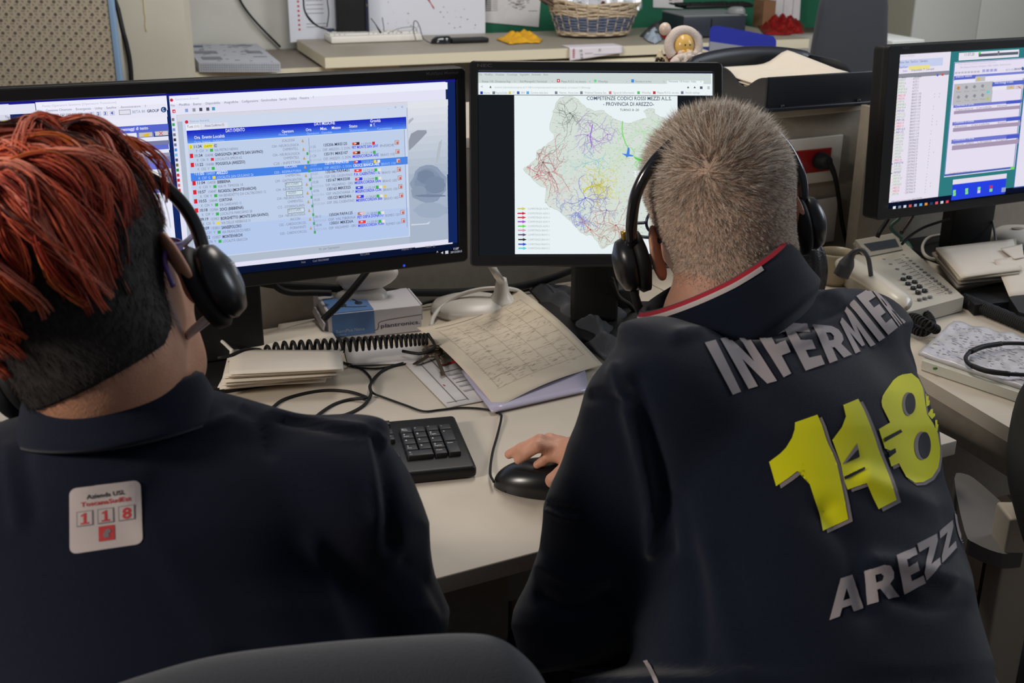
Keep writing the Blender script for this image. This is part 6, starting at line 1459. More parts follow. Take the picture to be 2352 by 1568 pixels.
# ------------------------------------------------------------------ soft-body modelling
def smin(a, b, k):
    h = np.clip(.5 + .5 * (b - a) / k, 0, 1); return b + (a - b) * h - k * h * (1 - h)
def f_ell(P, c, r, ax=None):
    d = P - np.array(c, np.float32)
    if ax is not None: d = d @ np.array(ax, np.float32).T
    r = np.array(r, np.float32); k0 = np.sqrt(((d / r) ** 2).sum(-1)); k1 = np.sqrt(((d / (r * r)) ** 2).sum(-1)) + 1e-9
    return k0 * (k0 - 1) / k1
def f_cap(P, a, b, ra, rb):
    a = np.array(a, np.float32); b = np.array(b, np.float32); ab = b - a; t = np.clip(((P - a) @ ab) / (ab @ ab + 1e-12), 0, 1)
    return np.linalg.norm(P - a - t[..., None] * ab, axis=-1) - (ra + (rb - ra) * t)
def surface_nets(fn, lo, hi, h, smooth=2):
    lo = np.array(lo, float); hi = np.array(hi, float); n = np.ceil((hi - lo) / h).astype(int) + 1
    xs = [lo[i] + h * np.arange(n[i]) for i in range(3)]
    val = np.empty(n, np.float32)
    for i in range(0, n[0], 24):
        G = np.stack(np.meshgrid(xs[0][i:i + 24], xs[1], xs[2], indexing='ij'), -1).astype(np.float32); val[i:i + 24] = fn(G)
    s = val < 0
    nx, ny, nz = n - 1
    cnt = np.zeros((nx, ny, nz), np.uint8); 
    for dx in (0, 1):
        for dy in (0, 1):
            for dz in (0, 1): cnt += s[dx:dx + nx, dy:dy + ny, dz:dz + nz]
    act = (cnt > 0) & (cnt < 8); idx = -np.ones(act.shape, np.int64); C_ = np.argwhere(act); idx[act] = np.arange(len(C_))
    acc = np.zeros((len(C_), 3)); num = np.zeros(len(C_)); I, J, K = C_.T
    for ax in range(3):
        o1, o2 = [a for a in range(3) if a != ax]
        for p in (0, 1):
            for q in (0, 1):
                off = [0, 0, 0]; off[o1] = p; off[o2] = q; e2 = list(off); e2[ax] = 1
                a = val[I + off[0], J + off[1], K + off[2]]; b = val[I + e2[0], J + e2[1], K + e2[2]]
                c = (a < 0) != (b < 0); t = np.where(c, a / np.where(c, a - b, 1), 0)
                pt = np.zeros((len(C_), 3)); pt[:, o1] = p; pt[:, o2] = q; pt[:, ax] = t
                acc += pt * c[:, None]; num += c
    V = lo + h * (C_ + acc / num[:, None])
    Fq = []
    for ax in range(3):
        o1, o2 = (ax + 1) % 3, (ax + 2) % 3
        sl0 = [slice(None)] * 3; sl1 = [slice(None)] * 3; sl0[ax] = slice(0, -1); sl1[ax] = slice(1, None)
        a = s[tuple(sl0)]; b = s[tuple(sl1)]; E = np.argwhere(a != b)
        E = E[(E[:, o1] > 0) & (E[:, o2] > 0) & (E[:, o1] < n[o1] - 1) & (E[:, o2] < n[o2] - 1)]
        ins = a[E[:, 0], E[:, 1], E[:, 2]]
        def at(d1, d2):
            q = E.copy(); q[:, o1] += d1; q[:, o2] += d2; return idx[q[:, 0], q[:, 1], q[:, 2]]
        Q = np.stack([at(-1, -1), at(0, -1), at(0, 0), at(-1, 0)], 1); Q[~ins] = Q[~ins][:, ::-1]; Fq.append(Q)
    Fq = np.concatenate(Fq)
    Fq = Fq[(Fq >= 0).all(1)]
    for _ in range(smooth):
        S = np.zeros_like(V); c = np.zeros(len(V))
        for k in range(4):
            a, b = Fq[:, k], Fq[:, (k + 1) % 4]; np.add.at(S, a, V[b]); np.add.at(c, a, 1); np.add.at(S, b, V[a]); np.add.at(c, b, 1)
        V = .5 * V + .5 * S / np.maximum(c, 1)[:, None]
    return V, Fq
def vnormals(V, Q):
    fn = np.cross(V[Q[:, 2]] - V[Q[:, 0]], V[Q[:, 3]] - V[Q[:, 1]]); N = np.zeros_like(V)
    for k in range(4): np.add.at(N, Q[:, k], fn)
    return N / (np.linalg.norm(N, axis=1)[:, None] + 1e-12)
def projN(V):
    v = V - CAM; d = v @ FW; return 1176 + F * (v @ RT) / d, 784 - F * (v @ UP) / d, d
def crease(V, N, line, width, amp, facing=True):
    x, y, d = projN(V); L = np.array(catmull([np.array(p, float) for p in line], [1] * len(line), 6)[0]); best = np.full(len(V), 1e9)
    for a, b in zip(L[:-1], L[1:]):
        ab = b - a; t = np.clip(((x - a[0]) * ab[0] + (y - a[1]) * ab[1]) / (ab @ ab + 1e-9), 0, 1)
        best = np.minimum(best, np.hypot(x - a[0] - t * ab[0], y - a[1] - t * ab[1]))
    w = np.exp(-(best / width) ** 2) * amp
    if facing: w *= np.clip(((CAM - V) / np.linalg.norm(CAM - V, axis=1)[:, None] * N).sum(1) * 2.5, 0, 1)
    return V + N * w[:, None]
def smesh(name, V, Q, mats, parent, mi=None, label=None):
    m = MB(); m.v = [tuple(p) for p in V]; m.f = [tuple(int(i) for i in f) for f in Q]; m.mats = list(mats); m.m = [0] * len(Q) if mi is None else [int(i) for i in mi]; m.sm = [True] * len(Q)
    return m.build(name, parent, label)
def basis(h, nod, roll):
    h, nod, roll = map(math.radians, (h, nod, roll))
    f = np.array([-math.sin(h), math.cos(h), 0]); r = np.array([math.cos(h), math.sin(h), 0]); u = np.array([0, 0, 1.])
    f, u = f * math.cos(nod) - u * math.sin(nod), u * math.cos(nod) + f * math.sin(nod)
    u, r = u * math.cos(roll) - r * math.sin(roll), r * math.cos(roll) + u * math.sin(roll)
    return np.array([r, f, u])

def head_field(neck, sc=(1, 1, 1)):
    """local head space: x right, y forward, z up, origin between the ears"""
    def fn(P):
        p = P / np.array(sc, np.float32)
        a = f_ell(p, (0, -.014, .042), (.0765, .098, .088))
        a = smin(a, f_ell(p, (0, .028, .030), (.067, .068, .074)), .03)
        a = smin(a, f_ell(p, (0, .044, -.038), (.056, .056, .068)), .03)
        a = smin(a, f_ell(p, (0, .058, -.086), (.036, .036, .026)), .03)
        a = smin(a, f_ell(p, (0, -.050, -.030), (.058, .046, .052)), .035)
        a = smin(a, f_cap(p, (-.03, .088, .022), (.03, .088, .022), .012, .012), .015)          # brow
        for s in (-1, 1):
            a = smin(a, f_ell(p, (s * .040, .070, -.022), (.022, .022, .018)), .02)             # cheek
            a = -smin(-a, f_ell(p, (s * .031, .110, .004), (.018, .014, .012)), .010)           # socket
            a = smin(a, f_ell(p, (s * .030, .084, .003), (.0135, .0125, .0115)), .004)          # closed eye bulge
        a = smin(a, f_cap(p, (0, .097, .004), (0, .118, -.026), .007, .011), .010)
        a = smin(a, f_ell(p, (0, .112, -.030), (.016, .010, .008)), .006)
        a = smin(a, f_ell(p, (0, .098, -.052), (.022, .010, .005)), .005); a = smin(a, f_ell(p, (0, .096, -.061), (.019, .010, .006)), .005)
        a = smin(a, f_cap(p, neck[0], neck[1], neck[2], neck[3]), .035)
        for s in (-1, 1):                                                                       # ears
            ax = np.array([[math.cos(.5), s * math.sin(.5), 0], [-s * math.sin(.5), math.cos(.5), 0], [0, 0, 1.]])
            c = (s * .0855, -.006, .000)
            e = f_ell(p, c, (.0052, .0172, .031), ax)
            e = smin(e, f_ell(p, (s * .081, .004, -.026), (.006, .010, .012)), .008)
            e = -smin(-e, f_ell(p, (c[0] + s * .006, c[1] + .004, .002), (.006, .011, .020), ax), .004)
            a = smin(a, e, .006)
        return a * min(sc)
    return fn

def finger_chain(fn, P, J, r0, r1, k=.006):
    n = len(J) - 1
    for i in range(n):
        a = r0 + (r1 - r0) * i / n; b = r0 + (r1 - r0) * (i + 1) / n
        fn = smin(fn, f_cap(P, J[i], J[i + 1], a, b), k if i == 0 else .002)
    return fn
def hand_field(wrist, elbow, fingers, thumb, palm_c, palm_ax, palm_r):
    def fn(P):
        a = f_cap(P, wrist, elbow, .026, .040)
        a = smin(a, f_ell(P, palm_c, palm_r, palm_ax), .018)
        for J, r in fingers: 
            b = f_cap(P, J[0], J[1], r * 1.08, r)
            for i in range(1, len(J) - 1): b = smin(b, f_cap(P, J[i], J[i + 1], r * (1 - .10 * (i - 1)), r * (1 - .12 * i)), .003)
            a = smin(a, b, .005)
        b = f_cap(P, thumb[0], thumb[1], .0145, .0120); b = smin(b, f_cap(P, thumb[1], thumb[2], .0118, .0102), .003); a = smin(a, b, .008)
        return a
    return fn
def generic_hand(wrist, d, up, side, elbow, curl=.35):
    """side +1: thumb towards cross(up,d)... d points to the fingertips, up is the back of the hand"""
    d = np.array(d, float); d /= np.linalg.norm(d); up = np.array(up, float); up -= d * (up @ d); up /= np.linalg.norm(up); l = np.cross(up, d) * side
    pc = np.array(wrist) + d * .052
    fs = []
    for k, (o, L) in enumerate(((.027, .070), (.009, .078), (-.009, .072), (-.026, .058))):
        m0 = np.array(wrist) + d * (.088 - .004 * abs(k - 1)) + l * o; J = [m0]; a = curl * .5; ln = [.46, .30, .24]
        for q in range(3): J.append(J[-1] + (d * math.cos(a) - up * math.sin(a)) * L * ln[q] + l * o * .05); a += curl
        fs.append((J, .0090 if k < 3 else .0080))
    t0 = np.array(wrist) + d * .028 + l * .026 - up * .004; th = [t0, t0 + d * .030 + l * .022 - up * .006, t0 + d * .058 + l * .030 - up * .010]
    return hand_field(wrist, elbow, fs, th, pc, np.array([l, d, up]), (.040, .048, .0145))
def bounds(pts, pad): P = np.array(pts); return P.min(0) - pad, P.max(0) + pad

def skin_mat(name, col, spots=True):
    return mat(name, s2l(col), .55, noise=.14, nscale=45, bump=.25, bscale=500, sss=.06)
M_SKM = skin_mat('weathered_skin', (198, 144, 118)); M_SKW = skin_mat('warm_skin', (196, 142, 112))
M_NAVY = mat('navy_fleece', s2l((20, 26, 41)), .95, bump=.35, bscale=1500, sheen=.22, spec=.15, noise=.15, nscale=300)
M_NAVYP = mat('navy_pique', s2l((19, 23, 38)), .95, bump=.3, bscale=2200, sheen=.18, spec=.12, noise=.12, nscale=400)
M_TROU = mat('dark_trousers', s2l((20, 22, 30)), .95, bump=.3, bscale=800)
M_SHOE = mat('black_shoe', (.012, .012, .012), .4)

def lower_body(T, hip, s, f, knee_d, mt, mt_shoe, spread=.17):
    """trousers and shoes of a seated person; hip centre, s right vector, f forward vector"""
    P = []; shoes = []
    for sg in (-1, 1):
        h = hip + s * sg * .09; k = hip + f * knee_d + s * sg * spread + ZV * (.0); k[2] = .50; a = k + f * .04; a[2] = .10
        P.append((h, k, a)); shoes.append((a, f))
    def fn(X):
        v = f_ell(X, hip + ZV * .01, (.185, .16, .13), (s, f, ZV))
        for h, k, a in P: v = smin(v, f_cap(X, h, k, .090, .066), .03); v = smin(v, f_cap(X, k, a, .064, .048), .02)
        return v
    lo, hi = bounds([hip] + [q for p in P for q in p], .2); lo[2] = .05
    V, Q = surface_nets(fn, lo, hi, .010); smesh('trousers', V, Q, [mt], T, label='dark trousers')
    for a, f_ in shoes:
        m = MB(); c = a.copy(); c[2] = .045; m.box(c + f_ * .06, (.095, .26, .085), mt_shoe, (s, f_, ZV), .035); m.build('shoe', T)

def strands(m, roots, dirs, flows, lens, mats, wid=.0003, seg=3, grav=.0, curl=.0):
    """tapered three-sided hairs"""
    for i in range(len(roots)):
        p = roots[i]; d = dirs[i]; L = lens[i] / seg; fl = flows[i]; pts = [p]
        for k in range(seg):
            dd = d * (1 - k / seg * .6) + fl * (k / seg * .8) + np.array([0, 0, -grav * k]); dd = dd / (np.linalg.norm(dd) + 1e-9); p = p + dd * L; pts.append(p)
        x = np.cross(d, ZV + .01); x /= np.linalg.norm(x) + 1e-9; y = np.cross(d, x); vs = []; fs = []
        for k in range(seg):
            w_ = wid * (1 - .6 * k / seg)
            for a in (0, 2.094, 4.189): vs.append(pts[k] + w_ * (x * math.cos(a) + y * math.sin(a)))
        vs.append(pts[-1])
        for k in range(seg - 1):
            for a in range(3): b = (a + 1) % 3; fs.append((k * 3 + a, k * 3 + b, k * 3 + 3 + b, k * 3 + 3 + a))
        for a in range(3): fs.append(((seg - 1) * 3 + a, (seg - 1) * 3 + (a + 1) % 3, seg * 3))
        m.add(vs, fs, mats[i], True)

# ================================================================== the man
MO = PD(1662, 536, 1.31); MBs = basis(8, 4, 12)
def mw(p): return MO + np.array(p) @ MBs
def ml(P): return (P - MO) @ MBs.T
s_, f_ = np.array([.777, .63, 0.]), np.array([-.63, .777, 0.])
L_sh, R_sh = PD(1500, 906, 1.18), PD(1955, 815, 1.42)
L_el = PD(1302, 1405, 1.23); L_wr = PD(1500, 1480, 1.42)
R_wr = PZ(1340, 1042, .80); R_el = np.array([R_wr[0] + .22, R_wr[1] + .03, .815])
COLc = PD(1652, 706, 1.26)
NB = PD(1668, 760, 1.27)
hipM = np.array([.43, 1.13, .50])

MAN = thing('person', 'grey-haired man in a navy sweatshirt lettered INFERMIERE 118 AREZZO, hand at the mouse', 'person', (hipM[0], hipM[1], 0), math.radians(39))
MSC = np.array([.94, .95, 1.0])
MAN_neck = ((0, -.030, -.05), tuple(ml(PD(1650, 745, 1.285)) / MSC), .058, .066)
hf_ = head_field(MAN_neck, MSC)
V1, Q1 = surface_nets(lambda P: hf_(P), (-.12, -.17, -.22), (.12, .14, .16), .0026, 1)
V1h = V1.copy(); V1 = MO + V1 @ MBs
# torso core, arms
up_s = (NB - hipM); up_s /= np.linalg.norm(up_s)
def core_man(P):
    a = f_cap(P, NB, PD(1780, 1100, 1.28), .06, .12); a = smin(a, f_cap(P, PD(1780, 1100, 1.28), hipM + ZV * .08, .12, .13), .05)
    a = smin(a, f_cap(P, NB - ZV * .03, L_sh, .05, .05), .03); a = smin(a, f_cap(P, NB - ZV * .03, R_sh, .05, .05), .03)
    a = smin(a, f_cap(P, L_sh, L_el, .045, .04), .02); a = smin(a, f_cap(P, R_sh, R_el, .045, .04), .02); a = smin(a, f_cap(P, L_el, L_wr, .04, .028), .01); a = smin(a, f_cap(P, R_el, R_wr, .04, .028), .01)
    return a
lo, hi = bounds([NB, L_sh, R_sh, L_el, R_el, L_wr, R_wr, hipM], .16)
V2, Q2 = surface_nets(core_man, lo, hi, .012)
# right hand on the mouse
ph = [PZ(1290, 1030, .797)]
hd_ = PZ(1260, 1030, .80) - R_wr; hd_ /= np.linalg.norm(hd_); hl_ = np.cross(ZV, hd_)
fing = [([PZ(1283, 1022, .800), PZ(1240, 1011, .812), PZ(1197, 1030, .800), PZ(1169, 1043, .788)], .0082),
        ([PZ(1280, 1034, .800), PZ(1236, 1024, .811), PZ(1208, 1042, .797), PZ(1191, 1056, .785)], .0082),
        ([PZ(1292, 1042, .792), PZ(1268, 1047, .793), PZ(1248, 1058, .787), PZ(1234, 1067, .781)], .0074),
        ([PZ(1294, 1016, .795), PZ(1262, 1008, .803), PZ(1236, 1018, .797), PZ(1216, 1028, .790)], .0080)]
thb = [PZ(1318, 1062, .792), PZ(1292, 1090, .790), PZ(1270, 1103, .782)]
hfm = hand_field(R_wr, R_el, fing, thb, PZ(1308, 1036, .797), np.array([hl_, hd_, np.cross(hl_, hd_)]), (.028, .040, .0145))
lo, hi = bounds([R_wr, R_el] + [q for J, r in fing for q in J] + thb, .045)
V3, Q3 = surface_nets(hfm, lo, hi, .0018, 1)
gl = generic_hand(L_wr, L_wr - L_el + np.array([-.05, .1, -.05]), ZV, -1, L_el)
lo, hi = bounds([L_wr, L_el, L_wr + (L_wr - L_el) * .9], .07)
V4, Q4 = surface_nets(gl, lo, hi, .003, 1)
def joinm(parts):
    V = []; Q = []; o = 0
    for v, q in parts: V.append(v); Q.append(q + o); o += len(v)
    return np.concatenate(V), np.concatenate(Q)
Vb, Qb = joinm([(V1, Q1), (V2, Q2), (V3, Q3), (V4, Q4)])
smesh('body', Vb, Qb, [M_SKM], MAN)
# eyes
for sg in (-1, 1):
    m = MB(); m.ell(mw((sg * .030, .0855, .003)), (.0125, .0125, .0112), mat('eye_white', s2l((220, 214, 206)), .2), MBs, 16); m.ell(mw((sg * .030, .0955, .003)), (.0055, .003, .0055), mat('iris', s2l((60, 50, 40)), .2), MBs, 12); m.build('eye', MAN)

# sweatshirt
AXT = np.array([s_, f_, ZV])
def tilt_ax(deg, lean):
    u = ZV * math.cos(math.radians(deg)) + f_ * math.sin(math.radians(deg)); f2 = f_ * math.cos(math.radians(deg)) - ZV * math.sin(math.radians(deg))
    r = s_ * math.cos(math.radians(lean)) + u * math.sin(math.radians(lean)); u2 = u * math.cos(math.radians(lean)) - s_ * math.sin(math.radians(lean))
    return np.array([r, f2, u2])
AXC = tilt_ax(16, 8)
sw = [('e', PD(1752, 1060, 1.285), (.185, .130, .165), AXC), ('e', PD(1800, 1220, 1.255), (.182, .138, .21), AXC), ('e', PD(1850, 1460, 1.215), (.186, .150, .19), AXC), ('e', PD(1880, 1640, 1.19), (.19, .16, .14), AXC)]
SLV = [(L_sh, L_el, .076, .056), (L_el, L_wr, .056, .036), (R_sh, R_el, .072, .052), (R_el, R_wr + (R_el - R_wr) * .22, .052, .034)]
def shirt_man(P):
    a = None
    for _, c, r, ax in sw:
        b = f_ell(P, c, r, ax); a = b if a is None else smin(a, b, .05)
    a = smin(a, f_cap(P, PD(1600, 922, 1.24), L_sh, .062, .066), .04)
    a = smin(a, f_cap(P, PD(1740, 830, 1.32), R_sh, .076, .074), .05)
    a = smin(a, f_cap(P, PD(1670, 875, 1.29), PD(1700, 960, 1.29), .072, .1), .04)
    a = smin(a, f_cap(P, PD(1955, 850, 1.35), PD(2045, 1250, 1.32), .066, .072), .06)
    a = smin(a, f_cap(P, PD(1880, 1600, 1.2), hipM + ZV * .07, .13, .155), .05)
    for A_, B_, r1, r2 in SLV: a = smin(a, f_cap(P, A_, B_, r1, r2), .03)
    return a
lo, hi = bounds([L_sh, R_sh, L_el, R_el, L_wr, R_wr, COLc, PD(1880, 1640, 1.19), PD(2250, 1500, 1.2), PD(1180, 1500, 1.2), hipM], .17)
V5, Q5 = surface_nets(shirt_man, lo, hi, .0048, 2)
# make the outline follow the body he has in the photograph
def row_fit(V, yl, XL, XR, y0, y1, ease=60):
    x, y, d = projN(V); ys = np.arange(y0, y1 + 1, 10.); lm = []; rm = []
    for yy in ys:
        k = np.abs(y - yy) < 9; lm.append(x[k].min() if k.any() else np.nan); rm.append(x[k].max() if k.any() else np.nan)
    lm = np.array(lm); rm = np.array(rm); ok = ~np.isnan(lm)
    ker = np.ones(5) / 5; lm = np.convolve(np.pad(np.interp(ys, ys[ok], lm[ok]), 2, 'edge'), ker, 'valid'); rm = np.convolve(np.pad(np.interp(ys, ys[ok], rm[ok]), 2, 'edge'), ker, 'valid')
    a = np.interp(y, ys, lm); b = np.interp(y, ys, rm); ta = np.interp(y, yl, XL); tb = np.interp(y, yl, XR)
    t = (x - a) / np.maximum(b - a, 1); xn = ta + t * (tb - ta)
    w = np.clip((y - y0 + ease) / ease, 0, 1) * np.clip((y1 + ease - y) / ease, 0, 1)
    return V + RT * ((xn - x) * w * d / F)[:, None]
yl = [760, 800, 830, 860, 900, 980, 1050, 1100, 1160, 1260, 1330, 1400, 1440, 1520, 1568]
XL = [1432, 1402, 1383, 1362, 1341, 1316, 1290, 1268, 1246, 1235, 1208, 1180, 1171, 1190, 1212]
XR = [2076, 2092, 2101, 2112, 2131, 2156, 2165, 2172, 2192, 2217, 2236, 2250, 2262, 2284, 2294]
V5 = row_fit(V5, yl, XL, XR, 800, 1568)
N5 = vnormals(V5, Q5)
for line, w_, a_ in ((((1420, 850), (1448, 930), (1470, 1040), (1492, 1150), (1500, 1260)), 20, .008), (((1455, 880), (1490, 980), (1520, 1100), (1530, 1260)), 22, -.007), (((1340, 905), (1390, 912), (1430, 925)), 12, -.004),
                     (((1660, 712), (1720, 728), (1800, 712), (1880, 690), (1930, 672)), 17, .010), (((1640, 748), (1720, 765), (1800, 752), (1880, 722), (1940, 690)), 18, -.009), (((1560, 770), (1640, 752), (1700, 740)), 16, .005),
                     (((1800, 640), (1815, 680), (1850, 690)), 14, .007), (((1835, 660), (1860, 680), (1910, 684)), 14, -.006), (((1700, 790), (1800, 795), (1880, 770)), 14, .004),
                     (((1990, 1100), (2060, 1130), (2140, 1160)), 26, .005), (((2010, 1290), (2090, 1300), (2180, 1330)), 22, .006), (((2060, 1370), (2130, 1390), (2220, 1380)), 22, -.006), (((1260, 1172), (1300, 1188), (1340, 1190)), 7, .0035), (((1250, 1156), (1300, 1170), (1345, 1176)), 7, -.003),
                     (((1250, 1300), (1320, 1330), (1390, 1320)), 18, .005), (((1240, 1370), (1310, 1400), (1400, 1370)), 18, -.006), (((1900, 1180), (1960, 1260), (1990, 1400)), 30, -.005), (((1620, 1250), (1660, 1400), (1700, 1540)), 30, .004), (((1560, 1150), (1600, 1320), (1610, 1500)), 26, -.004)):
    V5 = crease(V5, N5, line, w_, a_ * 1.35)
V5 += N5 * (.0012 * np.sin(V5[:, 0] * 60 + V5[:, 2] * 35) * np.sin(V5[:, 2] * 48 + V5[:, 1] * 30))[:, None]
SHIRT = smesh('sweatshirt', V5, Q5, [M_NAVY], MAN)
bvh5 = BVHTree.FromPolygons([tuple(p) for p in V5], [tuple(int(i) for i in f) for f in Q5])

# collar
def ring_pt(c, r, dz, n, a, ra, rb): return c + r * ra * math.cos(a) + dz * rb * math.sin(a)
def collar(parent, c, r, dz, n, ra, rb, prof, mt, lo_v, hi_v, name, label=None, a0=0, a1=2 * math.pi, th=.003, wob=None, base=None):
    """prof: list of (outward, up) along the band"""
    pr = np.array(prof, float); L = np.r_[0, np.cumsum(np.linalg.norm(np.diff(pr, axis=0), axis=1))]; L /= L[-1]
    def fn(u, v):
        a = a0 + (a1 - a0) * u; t = lo_v + (hi_v - lo_v) * v; o = np.interp(t, L, pr[:, 0]); z = np.interp(t, L, pr[:, 1])
        if wob: z, o = wob(a, t, z, o)
        q = c + r * (ra + o) * math.cos(a) + dz * (rb + o) * math.sin(a) + n * z; return q
    m = MB(); m.grid(fn, 72, max(4, int(18 * (hi_v - lo_v)) + 2), mt); return m.build(name, parent, label)
_a = math.radians(26); rr = RT * math.cos(_a) + UP * math.sin(_a); nn_ = -RT * math.sin(_a) + UP * math.cos(_a); dd_ = FW * math.cos(.16) + nn_ * math.sin(.16); nn_ = nn_ * math.cos(.16) - FW * math.sin(.16)
# ring seen edge-on
cprof = [(-.004, -.030), (-.002, .004), (.001, .012), (.005, .0125), (.011, .008), (.015, -.008), (.019, -.030), (.024, -.046), (.012, -.060)]
Cc_ = PD(1646, 656, 1.275)
def wobM(a, t, z, o): return z + .006 * math.cos(a) * (1 if math.cos(a) > 0 else .3) - .004 * math.sin(a), o + .0015 * math.sin(3 * a)
COLL = collar(MAN, Cc_, rr, dd_, nn_, .0800, .0800, cprof, M_NAVY, 0, 1, 'collar', wob=wobM)
pr_ = lambda d_: [(o + d_, z + d_ * .4) for o, z in cprof]
collar(COLL, Cc_, rr, dd_, nn_, .0800, .0800, pr_(.0009), mat('red_stripe', s2l((170, 26, 44)), .8), .372, .415, 'red_stripe', 'red stripe', math.pi * .98, math.pi * 1.86, wob=wobM)
collar(COLL, Cc_, rr, dd_, nn_, .0800, .0800, pr_(.0010), mat('white_stripe', s2l((196, 184, 180)), .8), .415, .455, 'white_stripe', 'white stripe', math.pi * .98, math.pi * 1.62, wob=wobM)

# printing on the sweatshirt
def on_shirt(px, py, bvh, lift=.0009, last=[None]):
    r = ray(px, py); r = r / np.linalg.norm(r)
    h = bvh.ray_cast(Vector(CAM), Vector(r))
    if h[0] is None: return None
    return np.array(h[0]) + np.array(h[1]) * lift
def decal(parent, name, label, shapes, mt, bvh, lift, step=5.0, thick=.0):
    """shapes: list of (list of px outline) or (verts, faces) in px; cut into small tiles and laid on the cloth"""
    bm = bmesh.new()
    for S_ in shapes:
        if isinstance(S_, tuple): 
            vs = [bm.verts.new((p[0], p[1], 0)) for p in S_[0]]
            for f in S_[1]:
                try: bm.faces.new([vs[i] for i in f])
                except Exception: pass
        else:
            vs = [bm.verts.new((p[0], p[1], 0)) for p in S_]; bm.faces.new(vs)
    bmesh.ops.triangulate(bm, faces=bm.faces[:])
    xs = [v.co.x for v in bm.verts]; ys = [v.co.y for v in bm.verts]
    for k in range(int(min(xs) / step) + 1, int(max(xs) / step) + 1): bmesh.ops.bisect_plane(bm, geom=bm.verts[:] + bm.edges[:] + bm.faces[:], plane_co=(k * step, 0, 0), plane_no=(1, 0, 0))
    for k in range(int(min(ys) / step) + 1, int(max(ys) / step) + 1): bmesh.ops.bisect_plane(bm, geom=bm.verts[:] + bm.edges[:] + bm.faces[:], plane_co=(0, k * step, 0), plane_no=(0, 1, 0))
    bm.verts.index_update(); pts = [on_shirt(v.co.x, v.co.y, bvh, lift) for v in bm.verts]
    fs = [[v.index for v in f.verts] for f in bm.faces if all(pts[v.index] is not None for v in f.verts)]
    med = [np.linalg.norm(p - CAM) if p is not None else 0 for p in pts]
    fs = [f for f in fs if max(med[i] for i in f) - min(med[i] for i in f) < .05]
    pts = [p if p is not None else np.zeros(3) + CAM * 0 + np.array([.4, 1.2, .8]) for p in pts]
    used = sorted({i for f in fs for i in f}); mp = {i: k for k, i in enumerate(used)}
    m = MB(); m.add([pts[i] for i in used], [[mp[i] for i in f][::-1] for f in fs], mt, True); bm.free(); return m.build(name, parent, label)
_oc = lambda rx, ry, n: [(.5 + rx * math.cos(2 * math.pi * k / n), .5 + ry * math.sin(2 * math.pi * k / n)) for k in range(n + 1)]
BLK = {'I': [(0, 0), (1, 0), (1, 1), (0, 1)], 'E': [(0, 0), (1, 0), (1, .22), (.44, .22), (.44, .39), (.9, .39), (.9, .61), (.44, .61), (.44, .78), (1, .78), (1, 1), (0, 1)],
       'F': [(0, 0), (.44, 0), (.44, .37), (.88, .37), (.88, .60), (.44, .60), (.44, .77), (1, .77), (1, 1), (0, 1)],
       'N': [(0, 0), (.33, 0), (.33, .56), (.66, 0), (1, 0), (1, 1), (.67, 1), (.67, .44), (.34, 1), (0, 1)],
       'M': [(0, 0), (.25, 0), (.25, .60), (.42, .10), (.58, .10), (.75, .60), (.75, 0), (1, 0), (1, 1), (.70, 1), (.5, .48), (.30, 1), (0, 1)],
       'A': [(0, 0), (.30, 0), (.37, .2), (.63, .2), (.70, 0), (1, 0), (.68, 1), (.5, 1), (.5, .70), (.60, .39), (.40, .39), (.5, .70), (.5, 1), (.32, 1)],
       'R': [(0, 0), (.36, 0), (.36, .36), (.46, .36), (.64, 0), (1, 0), (.78, .42), (.94, .54), (.99, .72), (.93, .9), (.72, 1), (.36, 1), (.36, .80), (.56, .79), (.63, .69), (.56, .57), (.36, .56), (.36, .80), (.36, 1), (0, 1)],
       'Z': [(0, 0), (1, 0), (1, .24), (.46, .24), (1, .78), (1, 1), (0, 1), (0, .76), (.54, .76), (0, .22)],
       'O': _oc(.5, .5, 20) + _oc(.17, .28, 20)[::-1]}
def letter_quads(L):
    out = []
    for ch, TL, TR, BR, BL in L:
        V, Fc = np.array(BLK[ch], float), [list(range(len(BLK[ch])))]; x0, x1, y0, y1 = V[:, 0].min(), V[:, 0].max(), V[:, 1].min(), V[:, 1].max()
        vs = []
        for p in V:
            u = (p[0] - x0) / (x1 - x0); v = (p[1] - y0) / (y1 - y0)
            q = np.array(BL) * (1 - u) * (1 - v) + np.array(BR) * u * (1 - v) + np.array(TR) * u * v + np.array(TL) * (1 - u) * v; vs.append(q)
        out.append((vs, Fc))
    return out
M_SILV = mat('silver_print', s2l((168, 158, 158)), .8, spec=.2); M_YEL = mat('neon_yellow_print', s2l((226, 222, 20)), .65, spec=.25); M_SHAD = mat('grey_print', s2l((140, 130, 130)), .8, spec=.2)
infer = [('I', (1617, 788), (1642, 782), (1700, 900), (1681, 907)), ('N', (1653, 780), (1713, 765), (1784, 876), (1718, 894)), ('F', (1730, 757), (1788, 738), (1816, 862), (1798, 868)) , ('E', (1791, 739), (1852, 744), (1893, 838), (1849, 853)),
         ('R', (1866, 747), (1925, 752), (1955, 816), (1904, 836)), ('M', (1928, 742), (1946, 706), (2009, 792), (1963, 814)), ('I', (1950, 700), (1962, 690), (2031, 776), (2017, 785)), ('E', (1966, 682), (1996, 664), (2060, 752), (2038, 770)), ('R', (2001, 666), (2024, 680), (2070, 744), (2063, 750)), ('E', (2029, 684), (2046, 712), (2078, 740), (2073, 744))]
infer[2] = ('F', (1730, 757), (1790, 736), (1838, 848), (1799, 868))
decal(SHIRT, 'back_lettering', 'grey INFERMIERE lettering', letter_quads(infer), M_SILV, bvh5, .0014)
